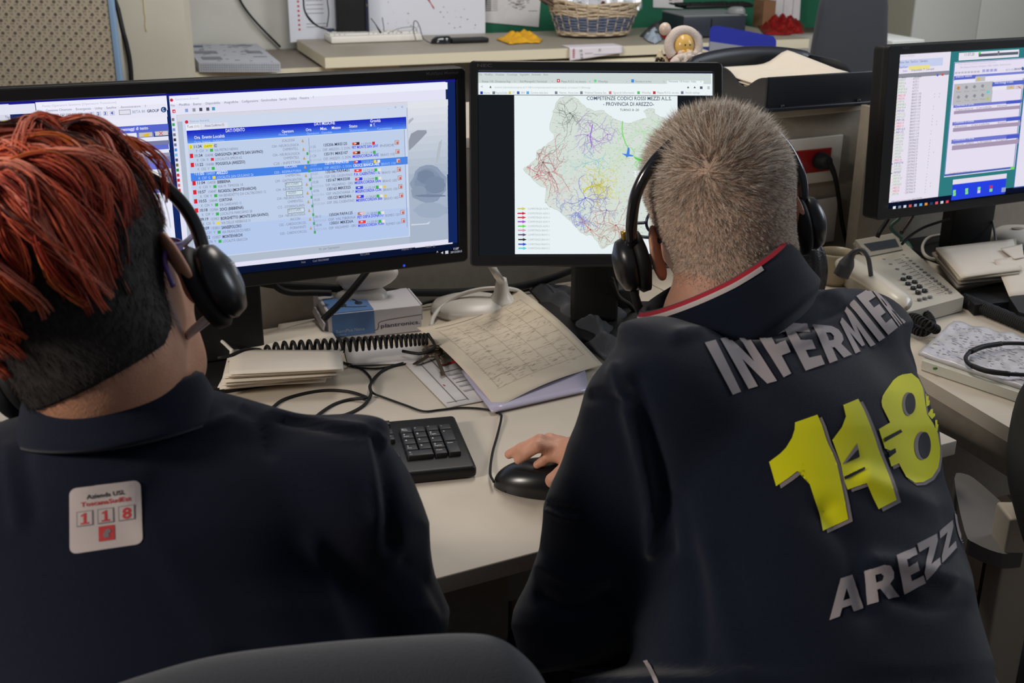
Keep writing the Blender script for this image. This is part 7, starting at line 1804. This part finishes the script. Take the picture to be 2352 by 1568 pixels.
arez = [('A', (1906, 1336), (1978, 1312), (1982, 1396), (1904, 1424)), ('R', (1985, 1311), (2047, 1290), (2064, 1368), (1991, 1389)), ('E', (2058, 1277), (2100, 1257), (2124, 1338), (2075, 1364)), ('Z', (2104, 1249), (2149, 1226), (2159, 1298), (2126, 1332)), ('Z', (2155, 1220), (2185, 1194), (2195, 1258), (2162, 1294)), ('O', (2186, 1172), (2197, 1160), (2219, 1240), (2204, 1254))]
decal(SHIRT, 'town_lettering', 'grey AREZZO lettering', letter_quads(arez), M_SILV, bvh5, .0014)
one = [(1825, 971), (1876, 953), (1886, 976), (1898, 1015), (1910, 1040), (1920, 1065), (1932, 1118), (1940, 1155), (1947, 1192), (1888, 1220), (1880, 1180), (1871, 1152), (1859, 1113), (1844, 1065), (1830, 1082), (1810, 1098), (1782, 1117), (1766, 1061), (1790, 1043), (1804, 1029), (1818, 1006), (1824, 987)]
two = [(1935, 931), (1969, 917), (1982, 942), (1996, 976), (2007, 1006), (2016, 1035), (2040, 1094), (2049, 1120), (2057, 1148), (2016, 1170), (2003, 1143), (1989, 1109), (1945, 1125), (1937, 1104), (1930, 1067), (1910, 1011), (1932, 981), (1941, 957)]
eight = [(2030, 947), (2024, 935), (2022, 923), (2025, 910), (2031, 900), (2049, 875), (2060, 866), (2071, 861), (2091, 858), (2108, 872), (2117, 892), (2122, 923), (2126, 951), (2139, 971), (2150, 993), (2156, 1027), (2156, 1050), (2152, 1074), (2138, 1096), (2118, 1108), (2099, 1110), (2079, 1096), (2067, 1074), (2062, 1064), (2045, 1072), (2039, 1052), (2054, 1040), (2030, 1030), (2016, 986), (2042, 971)]
def ellp(cx, cy, rx, ry, rot=0, n=18): c_, s__ = math.cos(rot), math.sin(rot); return [(cx + rx * math.cos(a) * c_ - ry * math.sin(a) * s__, cy + rx * math.cos(a) * s__ + ry * math.sin(a) * c_) for a in [2 * math.pi * k / n for k in range(n)]]
sh = lambda P, dx, dy: [(x + dx, y + dy) for x, y in P]
bvx = bvh5
decal(SHIRT, 'number_shadow', 'grey drop shadow of the 118', [sh(one, 11, 5), sh(two, 11, 5), sh(eight, 6, 6)], M_SHAD, bvx, .0008)
decal(SHIRT, 'number_lettering', 'neon yellow 118', [one, two, eight, [(2123, 906), (2134, 899), (2132, 931), (2125, 935)], [(2128, 952), (2145, 925), (2154, 946), (2138, 963)], [(2145, 966), (2156, 957), (2150, 990), (2146, 992)]], M_YEL, bvx, .0014)
decal(SHIRT, 'number_edging', 'grey inner edges of the 118', [ellp(2082, 929, 13, 27), ellp(2113, 1024, 17, 33), [(1932, 1068), (1966, 1018), (1972, 1050)]], M_SHAD, bvx, .0019)
decal(SHIRT, 'opening_lettering', 'navy openings of the 118', [ellp(2087, 928, 11.5, 24), ellp(2119, 1023, 14, 31), [(1940, 1064), (1968, 1032), (1971, 1050)], [(1935, 1096), (1984, 1075), (1985, 1081), (1938, 1103)], [(2026, 1007), (2064, 987), (2068, 993), (2028, 1016)], [(2036, 1038), (2052, 1030), (2054, 1040), (2039, 1050)]], M_NAVY, bvx, .0024)
decal(SHIRT, 'zip_piping', 'thin grey piping', [[(1478, 1518), (1488, 1516), (1514, 1568), (1504, 1568)]], M_SILV, bvx, .001)
lower_body(MAN, hipM, s_, f_, .40, M_TROU, M_SHOE)

# hair
def hairline(y):
    return np.interp(y, [-.2, -.055, -.030, -.012, .02, .045, .075, .10], [-.078, -.074, -.030, .006, .040, .045, .060, .085])
MW_L = np.array([-.030, -.088, .094])
def cap_man(P):
    P = P / MSC.astype(np.float32)
    a = f_ell(P, (0, -.014, .042), (.0765, .098, .088)); a = smin(a, f_ell(P, (0, .028, .030), (.067, .068, .074)), .03); a = smin(a, f_ell(P, (0, -.050, -.030), (.058, .046, .052)), .035); a = smin(a, f_cap(P, MAN_neck[0], MAN_neck[1], .056, .06), .035)
    th_ = .002 + .007 * np.clip((P[..., 2] - .03) / .08, 0, 1)
    return np.maximum(a - th_, -(P[..., 2] - hairline(P[..., 1])) * .7)
Vc, Qc = surface_nets(cap_man, (-.10, -.14, -.10), (.10, .12, .155), .0032, 1)
Nc = vnormals(Vc, Qc)
def gmat(n, c): return mat(n, s2l(c), .6, spec=.25)
HM = [gmat('hair_silver', (214, 204, 190)), gmat('hair_grey', (188, 172, 156)), gmat('hair_tan', (160, 136, 114)), gmat('hair_dark', (104, 84, 68)), gmat('hair_white', (234, 228, 218))]
M_SCALP = mat('stubbled_scalp', s2l((196, 164, 142)), .8, col2=s2l((156, 130, 112)), nscale=130)
m = MB(); m.v = [tuple(p) for p in (MO + Vc @ MBs)]; m.f = [tuple(int(i) for i in f) for f in Qc]; m.mats = [M_SCALP]; m.m = [0] * len(Qc); m.sm = [True] * len(Qc)
def sample(V, Q, N, n, rs):
    ar = np.linalg.norm(np.cross(V[Q[:, 2]] - V[Q[:, 0]], V[Q[:, 3]] - V[Q[:, 1]]), axis=1); k = rs.choice(len(Q), n, p=ar / ar.sum()); u, v = rs.rand(n, 1), rs.rand(n, 1)
    A_, B_, C__, D_ = (V[Q[k, i]] for i in range(4)); P = (A_ * (1 - u) + B_ * u) * (1 - v) + (D_ * (1 - u) + C__ * u) * v; NN = N[Q[k]].mean(1); return P, NN / np.linalg.norm(NN, axis=1)[:, None]
rs = np.random.RandomState(3)
Ph, Nh = sample(Vc, Qc, Nc, 42000, rs)
ok = (Ph[:, 2] > hairline(Ph[:, 1]) + .001 * rs.rand(len(Ph)) * 6) & (Nh[:, 1] < .9); Ph, Nh = Ph[ok], Nh[ok]
d0 = Ph - MW_L; fl = d0 - Nh * (d0 * Nh).sum(1)[:, None]; fl /= np.linalg.norm(fl, axis=1)[:, None] + 1e-9
sw_ = np.cross(Nh, fl); fl = fl + .45 * sw_ * np.exp(-np.linalg.norm(d0, axis=1) / .04)[:, None]; fl /= np.linalg.norm(fl, axis=1)[:, None]
top = np.clip((Ph[:, 2] - .045) / .06, 0, 1) ; top = np.maximum(top, .55 * np.exp(-(np.linalg.norm(d0, axis=1) / .035) ** 2))
Ln = .0042 + .016 * top * (.6 + .7 * rs.rand(len(Ph)))
clump = np.sin(Ph[:, 0] * 260 + 3 * np.sin(Ph[:, 1] * 180)) * np.sin(Ph[:, 1] * 240 + Ph[:, 2] * 200)
dr_ = Nh * (.75 - .1 * top)[:, None] + fl * (.55 + .15 * top)[:, None] + (rs.rand(len(Ph), 3) - .5) * .75 + sw_ * (clump * .5 * top)[:, None]; dr_ /= np.linalg.norm(dr_, axis=1)[:, None]
side = np.abs(Ph[:, 0]) / .078; u_ = rs.rand(len(Ph)); dark = np.clip(1.0 - side * 1.0 + .35 * clump + .5 * np.exp(-np.linalg.norm(d0, axis=1) / .04), 0, 1.4) * np.clip((Ph[:, 2] + .02) / .06, .35, 1)
mi_ = np.where(u_ < dark * .36, 3, np.where(u_ < dark * .36 + .20, 2, np.where(u_ < .68, 1, np.where(u_ < .90, 0, 4))))
strands(m, MO + Ph @ MBs, dr_ @ MBs, fl @ MBs, Ln, [HM[i] for i in mi_], .00021, 2)
m.build('hair', MAN, 'short grey-brown hair, longer on top')

# headset of the man
def headset(label, to_w, ear_pts, band_pts, cup_r, boom=None, gold=True, bw=.0065, parts_n=''):
    T = thing('headset', label, 'headset', to_w(ear_pts[0][0]))
    m = MB(); m.tube([to_w(p) for p in band_pts], [bw] * len(band_pts), M_GLOSSB, 12, sub=8, flat=.42 if False else None); m.build('headband', T)
    for (c, ax, sg) in ear_pts:
        A_ = [to_w(np.array(c) + np.array(a)) - to_w(c) for a in ax]
        m = MB(); m.lathe(to_w(c), [(cup_r * .6, -.012), (cup_r * 1.0, -.008), (cup_r * 1.02, .0), (cup_r * .9, .004)], M_BLACKM, 32, A_, 1.0, 1.15); m.build('ear_cushion', T)
        m = MB(); m.lathe(to_w(c), [(cup_r * .86, .003), (cup_r * .92, .010), (cup_r * .82, .019), (cup_r * .45, .025), (.001, .026)], mat('satin_black', (.013, .013, .014), .3), 32, A_, 1.0, 1.15); m.build('ear_cup', T)
    return T
SX = 1
band = [(-.104, .004, .000), (-.105, -.018, .034), (-.098, -.027, .066), (-.087, -.030, .086), (-.072, -.031, .102), (-.056, -.031, .113), (-.039, -.030, .122), (-.019, -.026, .131), (.004, -.016, .136), (.040, .002, .124), (.066, .002, .105), (.083, .002, .082), (.092, .002, .060), (.097, .002, .035), (.094, .004, .002)]
cupax = lambda s: (np.array([0, 1., 0]), np.array([0, 0, 1.]), np.array([s * 1., 0, .0]))
HS = headset('black office headset with gold-coloured clip worn by the grey-haired man', mw, [((-.101, .006, -.010), cupax(-1), -1), ((.091, .006, -.014), cupax(1), 1)], band, .030)
m = MB(); m.box(mw((-.110, .004, .022)), (.006, .010, .014), mat('gold_clip', s2l((190, 150, 60)), .3, metal=.9), MBs, .002); m.build('clip', HS, label='gold-coloured clip')
m = MB(); m.tube([mw(p) for p in ((-.112, .004, -.03), (-.110, -.004, -.06), (-.104, -.004, -.085), (-.10, .002, -.12))], [.0045, .005, .003, .0022], M_BLACKM, 8); m.build('cable', HS)
m = MB(); m.tube([mw(p) for p in ((.112, .012, -.02), (.106, .05, -.045), (.07, .10, -.06))], [.004, .003, .0045], M_BLACKM, 8); m.build('microphone_boom', HS)
# glasses
T = thing('glasses', 'dark blue rimmed glasses worn by the grey-haired man, temple visible behind his left ear', 'glasses', mw((0, .11, .01)))
MG = mat('navy_frame', s2l((30, 34, 70)), .3)
for sg in (-1, 1):
    m = MB(); m.tube([mw((sg * .034 + .027 * math.cos(a) * (1), .122 - .012 * abs(math.cos(a)) * (sg * math.cos(a) > 0), .002 + .018 * math.sin(a))) for a in np.linspace(0, 2 * math.pi, 17)[:-1]], .0018, MG, 6, closed=True, sub=3); m.build('rim', T)
    m = MB(); m.lathe(mw((sg * .034, .120, .002)), [(.025, -.0006), (.025, .0006)], mat('lens_glass', (.9, .92, .95), .05, alpha=.15), 24, (MBs[0], MBs[2] * .68, MBs[1])); m.build('lens', T)
    m = MB(); m.tube([mw(p) for p in ((sg * .063, .108, .006), (sg * .082, .09, .012), (sg * .086, .04, .010), (sg * .078, .0, .014), (sg * .074, -.010, .010))], .0019, MG, 8); m.build('temple', T)
m = MB(); m.tube([mw(p) for p in ((-.010, .124, .006), (0, .127, .009), (.010, .124, .006))], .0018, MG, 6); m.build('bridge', T)
# ================================================================== the woman
WO = PD(212, 706, .985); WB = basis(2, 6, 26)
def ww(p): return WO + np.array(p) @ WB
def wl(P): return (P - WO) @ WB.T
sW = np.array([math.cos(.05), math.sin(.05), 0]); fW = np.array([-sW[1], sW[0], 0])
NW = PD(272, 930, 1.0); hipW = np.array([-.25, 1.03, .50])
WR_sh, WL_sh = PD(822, 1118, 1.03), PD(-215, 1185, .99)
WR_el, WL_el = PD(905, 1400, 1.08), PD(-330, 1420, 1.05)
WR_wr, WL_wr = np.array([-.235, 1.20, .80]), np.array([-.45, 1.24, .80])
WOM = thing('person', 'person with copper-red hair and shaved nape, navy polo shirt with 118 badge, wearing a headset', 'person', (hipW[0], hipW[1], 0), .05)
Wneck = ((0, -.028, -.05), tuple(wl(PD(268, 915, .995))), .054, .058)
hw_ = head_field(Wneck)
V1, Q1 = surface_nets(lambda P: hw_(P), (-.12, -.17, -.21), (.17, .14, .15), .0026, 1); V1 = WO + V1 @ WB
def core_w(P):
    a = f_cap(P, NW, PD(300, 1250, 1.05), .055, .11); a = smin(a, f_cap(P, PD(300, 1250, 1.05), hipW + ZV * .08, .11, .12), .05)
    for q in (WR_sh, WL_sh): a = smin(a, f_cap(P, NW - ZV * .03, q, .045, .042), .03)
    for q, e, w_ in ((WR_sh, WR_el, WR_wr), (WL_sh, WL_el, WL_wr)): a = smin(a, f_cap(P, q, e, .04, .036), .02); a = smin(a, f_cap(P, e, w_, .037, .024), .01)
    return a
lo, hi = bounds([NW, WR_sh, WL_sh, WR_el, WL_el, WR_wr, WL_wr, hipW], .14)
V2, Q2 = surface_nets(core_w, lo, hi, .012)
hs_ = [(V1, Q1), (V2, Q2)]
for wr, el, sd in ((WR_wr, WR_el, 1), (WL_wr, WL_el, -1)):
    d = wr - el; d[2] = -.02; g = generic_hand(wr, d + np.array([0, .25, 0]), ZV, sd, el, .5)
    lo, hi = bounds([wr, el, wr + (0, .16, -.03)], .06); hs_.append(surface_nets(g, lo, hi, .0028, 1))
Vb, Qb = joinm(hs_); smesh('body', Vb, Qb, [M_SKW], WOM)
for sg in (-1, 1):
    m = MB(); m.ell(ww((sg * .030, .0855, .003)), (.0125, .0125, .0112), mat('eye_white', (1, 1, 1)), WB, 16); m.ell(ww((sg * .030, .0955, .003)), (.0055, .003, .0055), mat('iris', (1, 1, 1)), WB, 12); m.build('eye', WOM)

def axlean(lean, fwd, s, f):
    u = ZV * math.cos(fwd) + f * math.sin(fwd); f2 = f * math.cos(fwd) - ZV * math.sin(fwd)
    return np.array([s * math.cos(lean) + u * math.sin(lean), f2, u * math.cos(lean) - s * math.sin(lean)])
AW = axlean(.10, .22, sW, fW)
def shirt_w(P):
    a = f_ell(P, PD(300, 1290, 1.05), (.185, .120, .155), AW); a = smin(a, f_ell(P, PD(360, 1480, 1.03), (.18, .125, .19), AW), .05); a = smin(a, f_ell(P, PD(400, 1700, 1.02), (.18, .14, .16), AW), .05)
    a = smin(a, f_cap(P, PD(330, 1040, 1.01), WR_sh, .050, .054), .045); a = smin(a, f_cap(P, PD(230, 1130, .99), WL_sh, .050, .054), .045)
    a = smin(a, f_cap(P, PD(276, 1062, .995), PD(290, 1150, 1.02), .062, .08), .04)
    a = smin(a, f_cap(P, PD(400, 1680, 1.02), hipW + ZV * .07, .13, .15), .05)
    for q, e, w_ in ((WR_sh, WR_el, WR_wr), (WL_sh, WL_el, WL_wr)):
        a = smin(a, f_cap(P, q, e, .058, .048), .03); a = smin(a, f_cap(P, e, w_ + (e - w_) * .15, .048, .032), .02)
    return a
lo, hi = bounds([WR_sh, WL_sh, WR_el, WL_el, WR_wr, WL_wr, NW, PD(400, 1750, 1.02), hipW], .165)
V6, Q6 = surface_nets(shirt_w, lo, hi, .0052, 2)
x, y, d = projN(V6); yl = [985, 1000, 1010, 1050, 1100, 1150, 1200, 1260, 1320, 1370, 1400, 1440, 1500]; XR = [858, 884, 893, 921, 949, 969, 987, 990, 1001, 1021, 1033, 1030, 1018]
ys = np.arange(1000, 1500, 10.); rm = np.array([x[np.abs(y - q) < 9].max() for q in ys]); rm = np.convolve(np.pad(rm, 2, 'edge'), np.ones(5) / 5, 'valid')
tgt = np.interp(ys, yl, XR); dx = np.interp(y, ys, tgt - rm) * np.clip((x - 250) / 500, 0, 1) * np.clip((y - 960) / 60, 0, 1); V6 = V6 + RT * (dx * d / F)[:, None]
N6 = vnormals(V6, Q6)
for line, w_, a_ in ((((620, 945), (690, 960), (760, 972), (850, 985), (880, 1010)), 8, .004), (((640, 965), (700, 976), (770, 988), (840, 1000)), 8, -.003), (((860, 990), (872, 1040), (890, 1120), (900, 1250)), 16, -.006), (((835, 1000), (850, 1080), (862, 1180)), 14, .004),
                     (((100, 1020), (250, 1020), (400, 1000), (520, 960), (560, 930)), 10, .0025), (((20, 1030), (24, 1100), (40, 1200)), 18, .003), (((60, 1040), (66, 1100), (80, 1180)), 18, -.002), (((720, 1250), (760, 1400), (800, 1500)), 26, .004), (((930, 1290), (980, 1330), (1020, 1400)), 12, -.003), (((530, 930), (590, 960), (620, 1040)), 14, -.003),
                     (((300, 1150), (420, 1330), (500, 1480)), 40, .003), (((90, 1060), (200, 1110), (330, 1090)), 24, .002)):
    V6 = crease(V6, N6, line, w_, a_)
POLO = smesh('polo_shirt', V6, Q6, [M_NAVYP], WOM)
bvh6 = BVHTree.FromPolygons([tuple(p) for p in V6], [tuple(int(i) for i in f) for f in Q6])
a_ = math.radians(7); rW = RT * math.cos(a_) + UP * math.sin(a_); nW = -RT * math.sin(a_) + UP * math.cos(a_); dW = FW * math.cos(.10) + nW * math.sin(.10); nW = nW * math.cos(.10) - FW * math.sin(.10)
wprof = [(-.006, -.030), (-.003, .002), (.000, .011), (.004, .0125), (.009, .010), (.013, .000), (.017, -.014), (.022, -.027), (.0215, -.029), (.016, -.020)]
def wobW(a, t, z, o): return z - .002 * math.cos(a) + (.004 * math.cos(a) ** 2), o + .004 * t * max(0, math.cos(a)) + .001 * math.sin(4 * a)
collar(WOM, PD(268, 918, .995), rW, dW, nW, .0615, .064, wprof, M_NAVYP, 0, 1, 'collar', wob=wobW)
# badge
def lerp2(q, u, v): TL, TR, BR, BL = map(np.array, q); return tuple((TL * (1 - u) + TR * u) * (1 - v) + (BL * (1 - u) + BR * u) * v)
BQ = ((160, 1122), (322, 1102), (329, 1248), (161, 1273))
rc = []
for cx, cy, a0 in ((.10, .10, 180), (.90, .10, 270), (.90, .90, 0), (.10, .90, 90)):
    for k in range(5): a = math.radians(a0 + k * 22.5); rc.append(lerp2(BQ, cx + .10 * math.cos(a), cy + .10 * math.sin(a)))
BADGE = decal(POLO, 'badge', 'white rounded 118 badge', [rc], mat('badge_white', s2l((176, 164, 160)), .6), bvh6, .0008)
def btext(t, u0, v0, u1, h, bold=.02):
    V, Fc = text_mesh(t, bold); x0 = V[:, 0].min(); x1 = V[:, 0].max(); return ([lerp2(BQ, u0 + (u1 - u0) * (p[0] - x0) / (x1 - x0), v0 - p[1] / .72 * h) for p in V], Fc)
M_BR = mat('badge_red', s2l((176, 40, 40)), .6); M_BK = mat('badge_black', s2l((40, 36, 40)), .6); M_BG = mat('badge_grey', s2l((110, 104, 106)), .6)
decal(BADGE, 'badge_text', 'black badge text', [btext('Azienda USL', .24, .19, .78, .07)], M_BK, bvh6, .0012, 9)
decal(BADGE, 'badge_text', 'red badge text', [btext('ToscanaSudEst', .16, .30, .86, .07)], M_BR, bvh6, .0012, 9)
bx_ = lambda u0, v0, u1, v1: [lerp2(BQ, u, v) for u, v in ((u0, v0), (u1, v0), (u1, v1), (u0, v1))]
decal(BADGE, 'number_frames', 'grey number frames', [bx_(.10 + k * .29, .37, .33 + k * .29, .60) for k in range(3)], M_BG, bvh6, .0011, 9)
decal(BADGE, 'number_fields', 'white number fields', [bx_(.115 + k * .29, .382, .315 + k * .29, .585) for k in range(3)], mat('badge_white', (1, 1, 1)), bvh6, .0013, 9)
decal(BADGE, 'badge_number', 'red 118', [[lerp2(BQ, .15 + k * .29 + .13 * x_, .57 - .17 * y_) for x_, y_ in ((.05, 0), (.95, 0), (.95, .14), (.68, .14), (.68, 1), (.50, 1), (.10, .82), (.10, .68), (.36, .78), (.36, .14), (.05, .14))] for k in range(2)] + [btext('8', .155 + .58, .57, .285 + .58, .17, .03)], M_BR, bvh6, .0015, 9)
decal(BADGE, 'badge_emblem', 'small red square emblem', [bx_(.40, .64, .62, .87)], M_BR, bvh6, .0012, 9)
decal(BADGE, 'emblem_figure', 'grey figure in the emblem', [[lerp2(BQ, u, v) for u, v in ((.46, .78), (.50, .70), (.55, .69), (.58, .74), (.54, .76), (.55, .82), (.49, .83))]], M_BG, bvh6, .0015, 9)
lower_body(WOM, hipW, sW, fW, .38, M_TROU, M_SHOE, .13)

# hair: dark clipped sides and nape, long red strands from the crown
RH = [gmat('copper_hair', (206, 96, 64)), gmat('red_hair', (164, 58, 42)), gmat('pink_copper_hair', (222, 136, 112)), gmat('dark_red_hair', (70, 30, 24)), gmat('orange_hair', (214, 112, 54)), gmat('dark_root_hair', (34, 26, 22))]
M_UNDER = mat('clipped_dark_hair', s2l((34, 28, 26)), .8, col2=s2l((22, 18, 17)), nscale=200)
def hairline_w(y, x): return np.interp(y, [-.2, -.06, -.035, -.015, .02, .05, .08, .10], [-.050, -.047, -.034, -.010, .030, .040, .055, .075])
def cap_w(P):
    a = f_ell(P, (0, -.014, .042), (.0765, .098, .088)); a = smin(a, f_ell(P, (0, .028, .030), (.067, .068, .074)), .03); a = smin(a, f_ell(P, (0, -.050, -.030), (.058, .046, .052)), .035); a = smin(a, f_cap(P, Wneck[0], Wneck[1], .054, .056), .035)
    th_ = .0022 + .012 * np.clip((P[..., 2] - .02) / .06, 0, 1)
    return np.maximum(a - th_, -(P[..., 2] - hairline_w(P[..., 1], P[..., 0])) * .7)
Vc, Qc = surface_nets(cap_w, (-.11, -.15, -.12), (.11, .13, .165), .0032, 1); Nc = vnormals(Vc, Qc)
m = MB(); m.v = [tuple(p) for p in (WO + Vc @ WB)]; m.f = [tuple(int(i) for i in f) for f in Qc]; m.mats = [M_UNDER, RH[3]]; m.m = [1 if Vc[f[0], 2] > .05 else 0 for f in Qc]; m.sm = [True] * len(Qc)
rs = np.random.RandomState(8)
Ph, Nh = sample(Vc, Qc, Nc, 15000, rs); ok = (Ph[:, 2] > hairline_w(Ph[:, 1], 0) - .004) & (Nh[:, 1] < .9) & (Ph[:, 2] < .09) & (Nh[:, 2] > -.6); Ph, Nh = Ph[ok], Nh[ok]
down = np.array([0, -.1, -1.]); fl = down - Nh * (Nh @ down)[:, None]; dr_ = Nh * .35 + fl * .8 + (rs.rand(len(Ph), 3) - .5) * .5; dr_ /= np.linalg.norm(dr_, axis=1)[:, None]
strands(m, WO + Ph @ WB, dr_ @ WB, fl @ WB, .005 + .005 * rs.rand(len(Ph)), [RH[5]] * len(Ph), .0002, 2)
m.build('clipped_hair', WOM, 'dark clipped hair at nape and sides')
# long locks: each lock leaves the crown and falls over the skull
WC = wl(PD(112, 432, .93))
bvhc = BVHTree.FromPolygons([tuple(p) for p in Vc], [tuple(int(i) for i in f) for f in Qc])
m = MB(); q = random.Random(21)
crown = np.array([-.010, -.066, .098])
def skull(p, off):
    h = bvhc.find_nearest(Vector(p)); return np.array(h[0]) + np.array(h[1]) * off, np.array(h[1])
NL = 330
for i in range(NL):
    ang = 2 * math.pi * (i + q.random()) / NL
    st = crown + np.array([math.cos(ang), .6 * math.sin(ang), 0]) * q.uniform(.004, .045); st[2] += .01
    if q.random() < .45: st = np.array([q.uniform(-.06, .06), q.uniform(-.05, .07), .13])
    p, n = skull(st, .004)
    to = np.array([math.cos(ang), math.sin(ang) * .9, 0]); back = math.sin(ang) < .2
    L = q.uniform(.095, .150) if back else q.uniform(.07, .11)
    if math.cos(ang) > .15 and back: L *= .96
    steps = 12; g = [p]; d = to - n * (to @ n); d /= np.linalg.norm(d) + 1e-9
    lift = q.uniform(.002, .021); wave = q.uniform(-2.2, 2.2); 
    for k in range(1, steps + 1):
        t = k / steps
        dv = np.array([.0, -.05, -1.]) @ np.eye(3); dv = np.array([0, 0, -1.]) - n * (-n[2])
        d = d * .72 + dv * .30 * min(1, .35 + t) + np.cross(n, d) * .13 * wave * math.cos(t * 5 + i) ; d -= n * (d @ n); d /= np.linalg.norm(d) + 1e-9
        pp = g[-1] + d * L / steps; s0, n = skull(pp, lift * math.sin(math.pi * min(1, t * 1.05) * .92 + .15) + .003)
        g.append(s0)
        if s0[2] < hairline_w(s0[1], 0) + .020 and t > .5: break
    mt = q.choices([0, 1, 2, 3, 4], [.36, .20, .20, .10, .14])[0] if lift > .006 else q.choice((3, 5, 1, 1))
    G = np.array(g); nst = q.randint(14, 22); spread = q.uniform(.0020, .0055)
    for s in range(nst):
        a = q.uniform(0, 2 * math.pi); rr0 = spread * q.random() ** .5; off = np.array([math.cos(a), math.sin(a), q.uniform(-.5, .5)]) * rr0
        K = len(G); pts = [G[k] + off * (.5 + .9 * math.sin(math.pi * (.15 + .7 * k / K))) + np.array([q.gauss(0, 1), q.gauss(0, 1), q.gauss(0, 1)]) * .00045 for k in range(K)]
        w0 = q.uniform(.00045, .0009); rad = [w0 * (1 - .75 * (k / (K - 1)) ** 2) for k in range(K)]
        mm = RH[mt] if q.random() < .72 else RH[q.choice((0, 1, 2, 3))]
        m.tube([ww(p_) for p_ in pts], rad, mm, 4, sub=2)
    # dark root part near the crown
m.build('long_red_hair', WOM, 'long copper-red locks swept from the crown')
band = [(-.096, .014, -.02), (-.097, .045, .010), (-.095, .058, .034), (-.089, .062, .056), (-.079, .064, .074), (-.058, .066, .098), (-.030, .068, .116), (0, .068, .122), (.030, .068, .116), (.058, .066, .098), (.079, .064, .074), (.089, .062, .056), (.095, .058, .034), (.097, .045, .010), (.096, .014, -.02)]
HW = headset('black office headset with silver microphone boom worn by the red-haired operator', ww, [((-.092, .010, -.028), cupax(-1), -1), ((.093, .010, -.028), cupax(1), 1)], band, .032, bw=.0062)
m = MB(); m.tube([ww((.118, .012, -.018)), ww((.112, .010, -.035))] + [PD(x, y, d_) for x, y, d_ in ((496, 716, .985), (472, 736, .99), (446, 757, 1.0), (424, 776, 1.02))], [.004, .004, .0042, .0042, .0040, .0036], mat('silver_paint', s2l((206, 206, 208)), .25, spec=.8), 10); m.build('microphone_boom', HW, label='silver microphone boom')
T = thing('glasses', 'purple-tipped glasses of the red-haired operator, temple end visible behind the right ear', 'glasses', ww((0, .11, .01)))
MGP = mat('purple_frame', s2l((92, 70, 130)), .3)
for sg in (-1, 1):
    m = MB(); m.tube([ww((sg * .034 + .026 * math.cos(a), .121, .002 + .018 * math.sin(a))) for a in np.linspace(0, 2 * math.pi, 17)[:-1]], .0018, MGP, 6, closed=True, sub=3); m.build('rim', T)
    m = MB(); m.lathe(ww((sg * .034, .120, .002)), [(.025, -.0006), (.025, .0006)], mat('lens_glass', (1, 1, 1)), 24, (WB[0], WB[2] * .68, WB[1])); m.build('lens', T)
    m = MB(); m.tube([ww(p) for p in ((sg * .062, .108, .006), (sg * .080, .09, .012), (sg * .083, .04, .012), (sg * .082, .0, .016), (sg * .080, -.020, .008), (sg * .079, -.030, -.012))], .0022, MGP, 8); m.build('temple', T)
m = MB(); m.tube([ww(p) for p in ((-.010, .123, .006), (0, .126, .009), (.010, .123, .006))], .0018, MGP, 6); m.build('bridge', T)
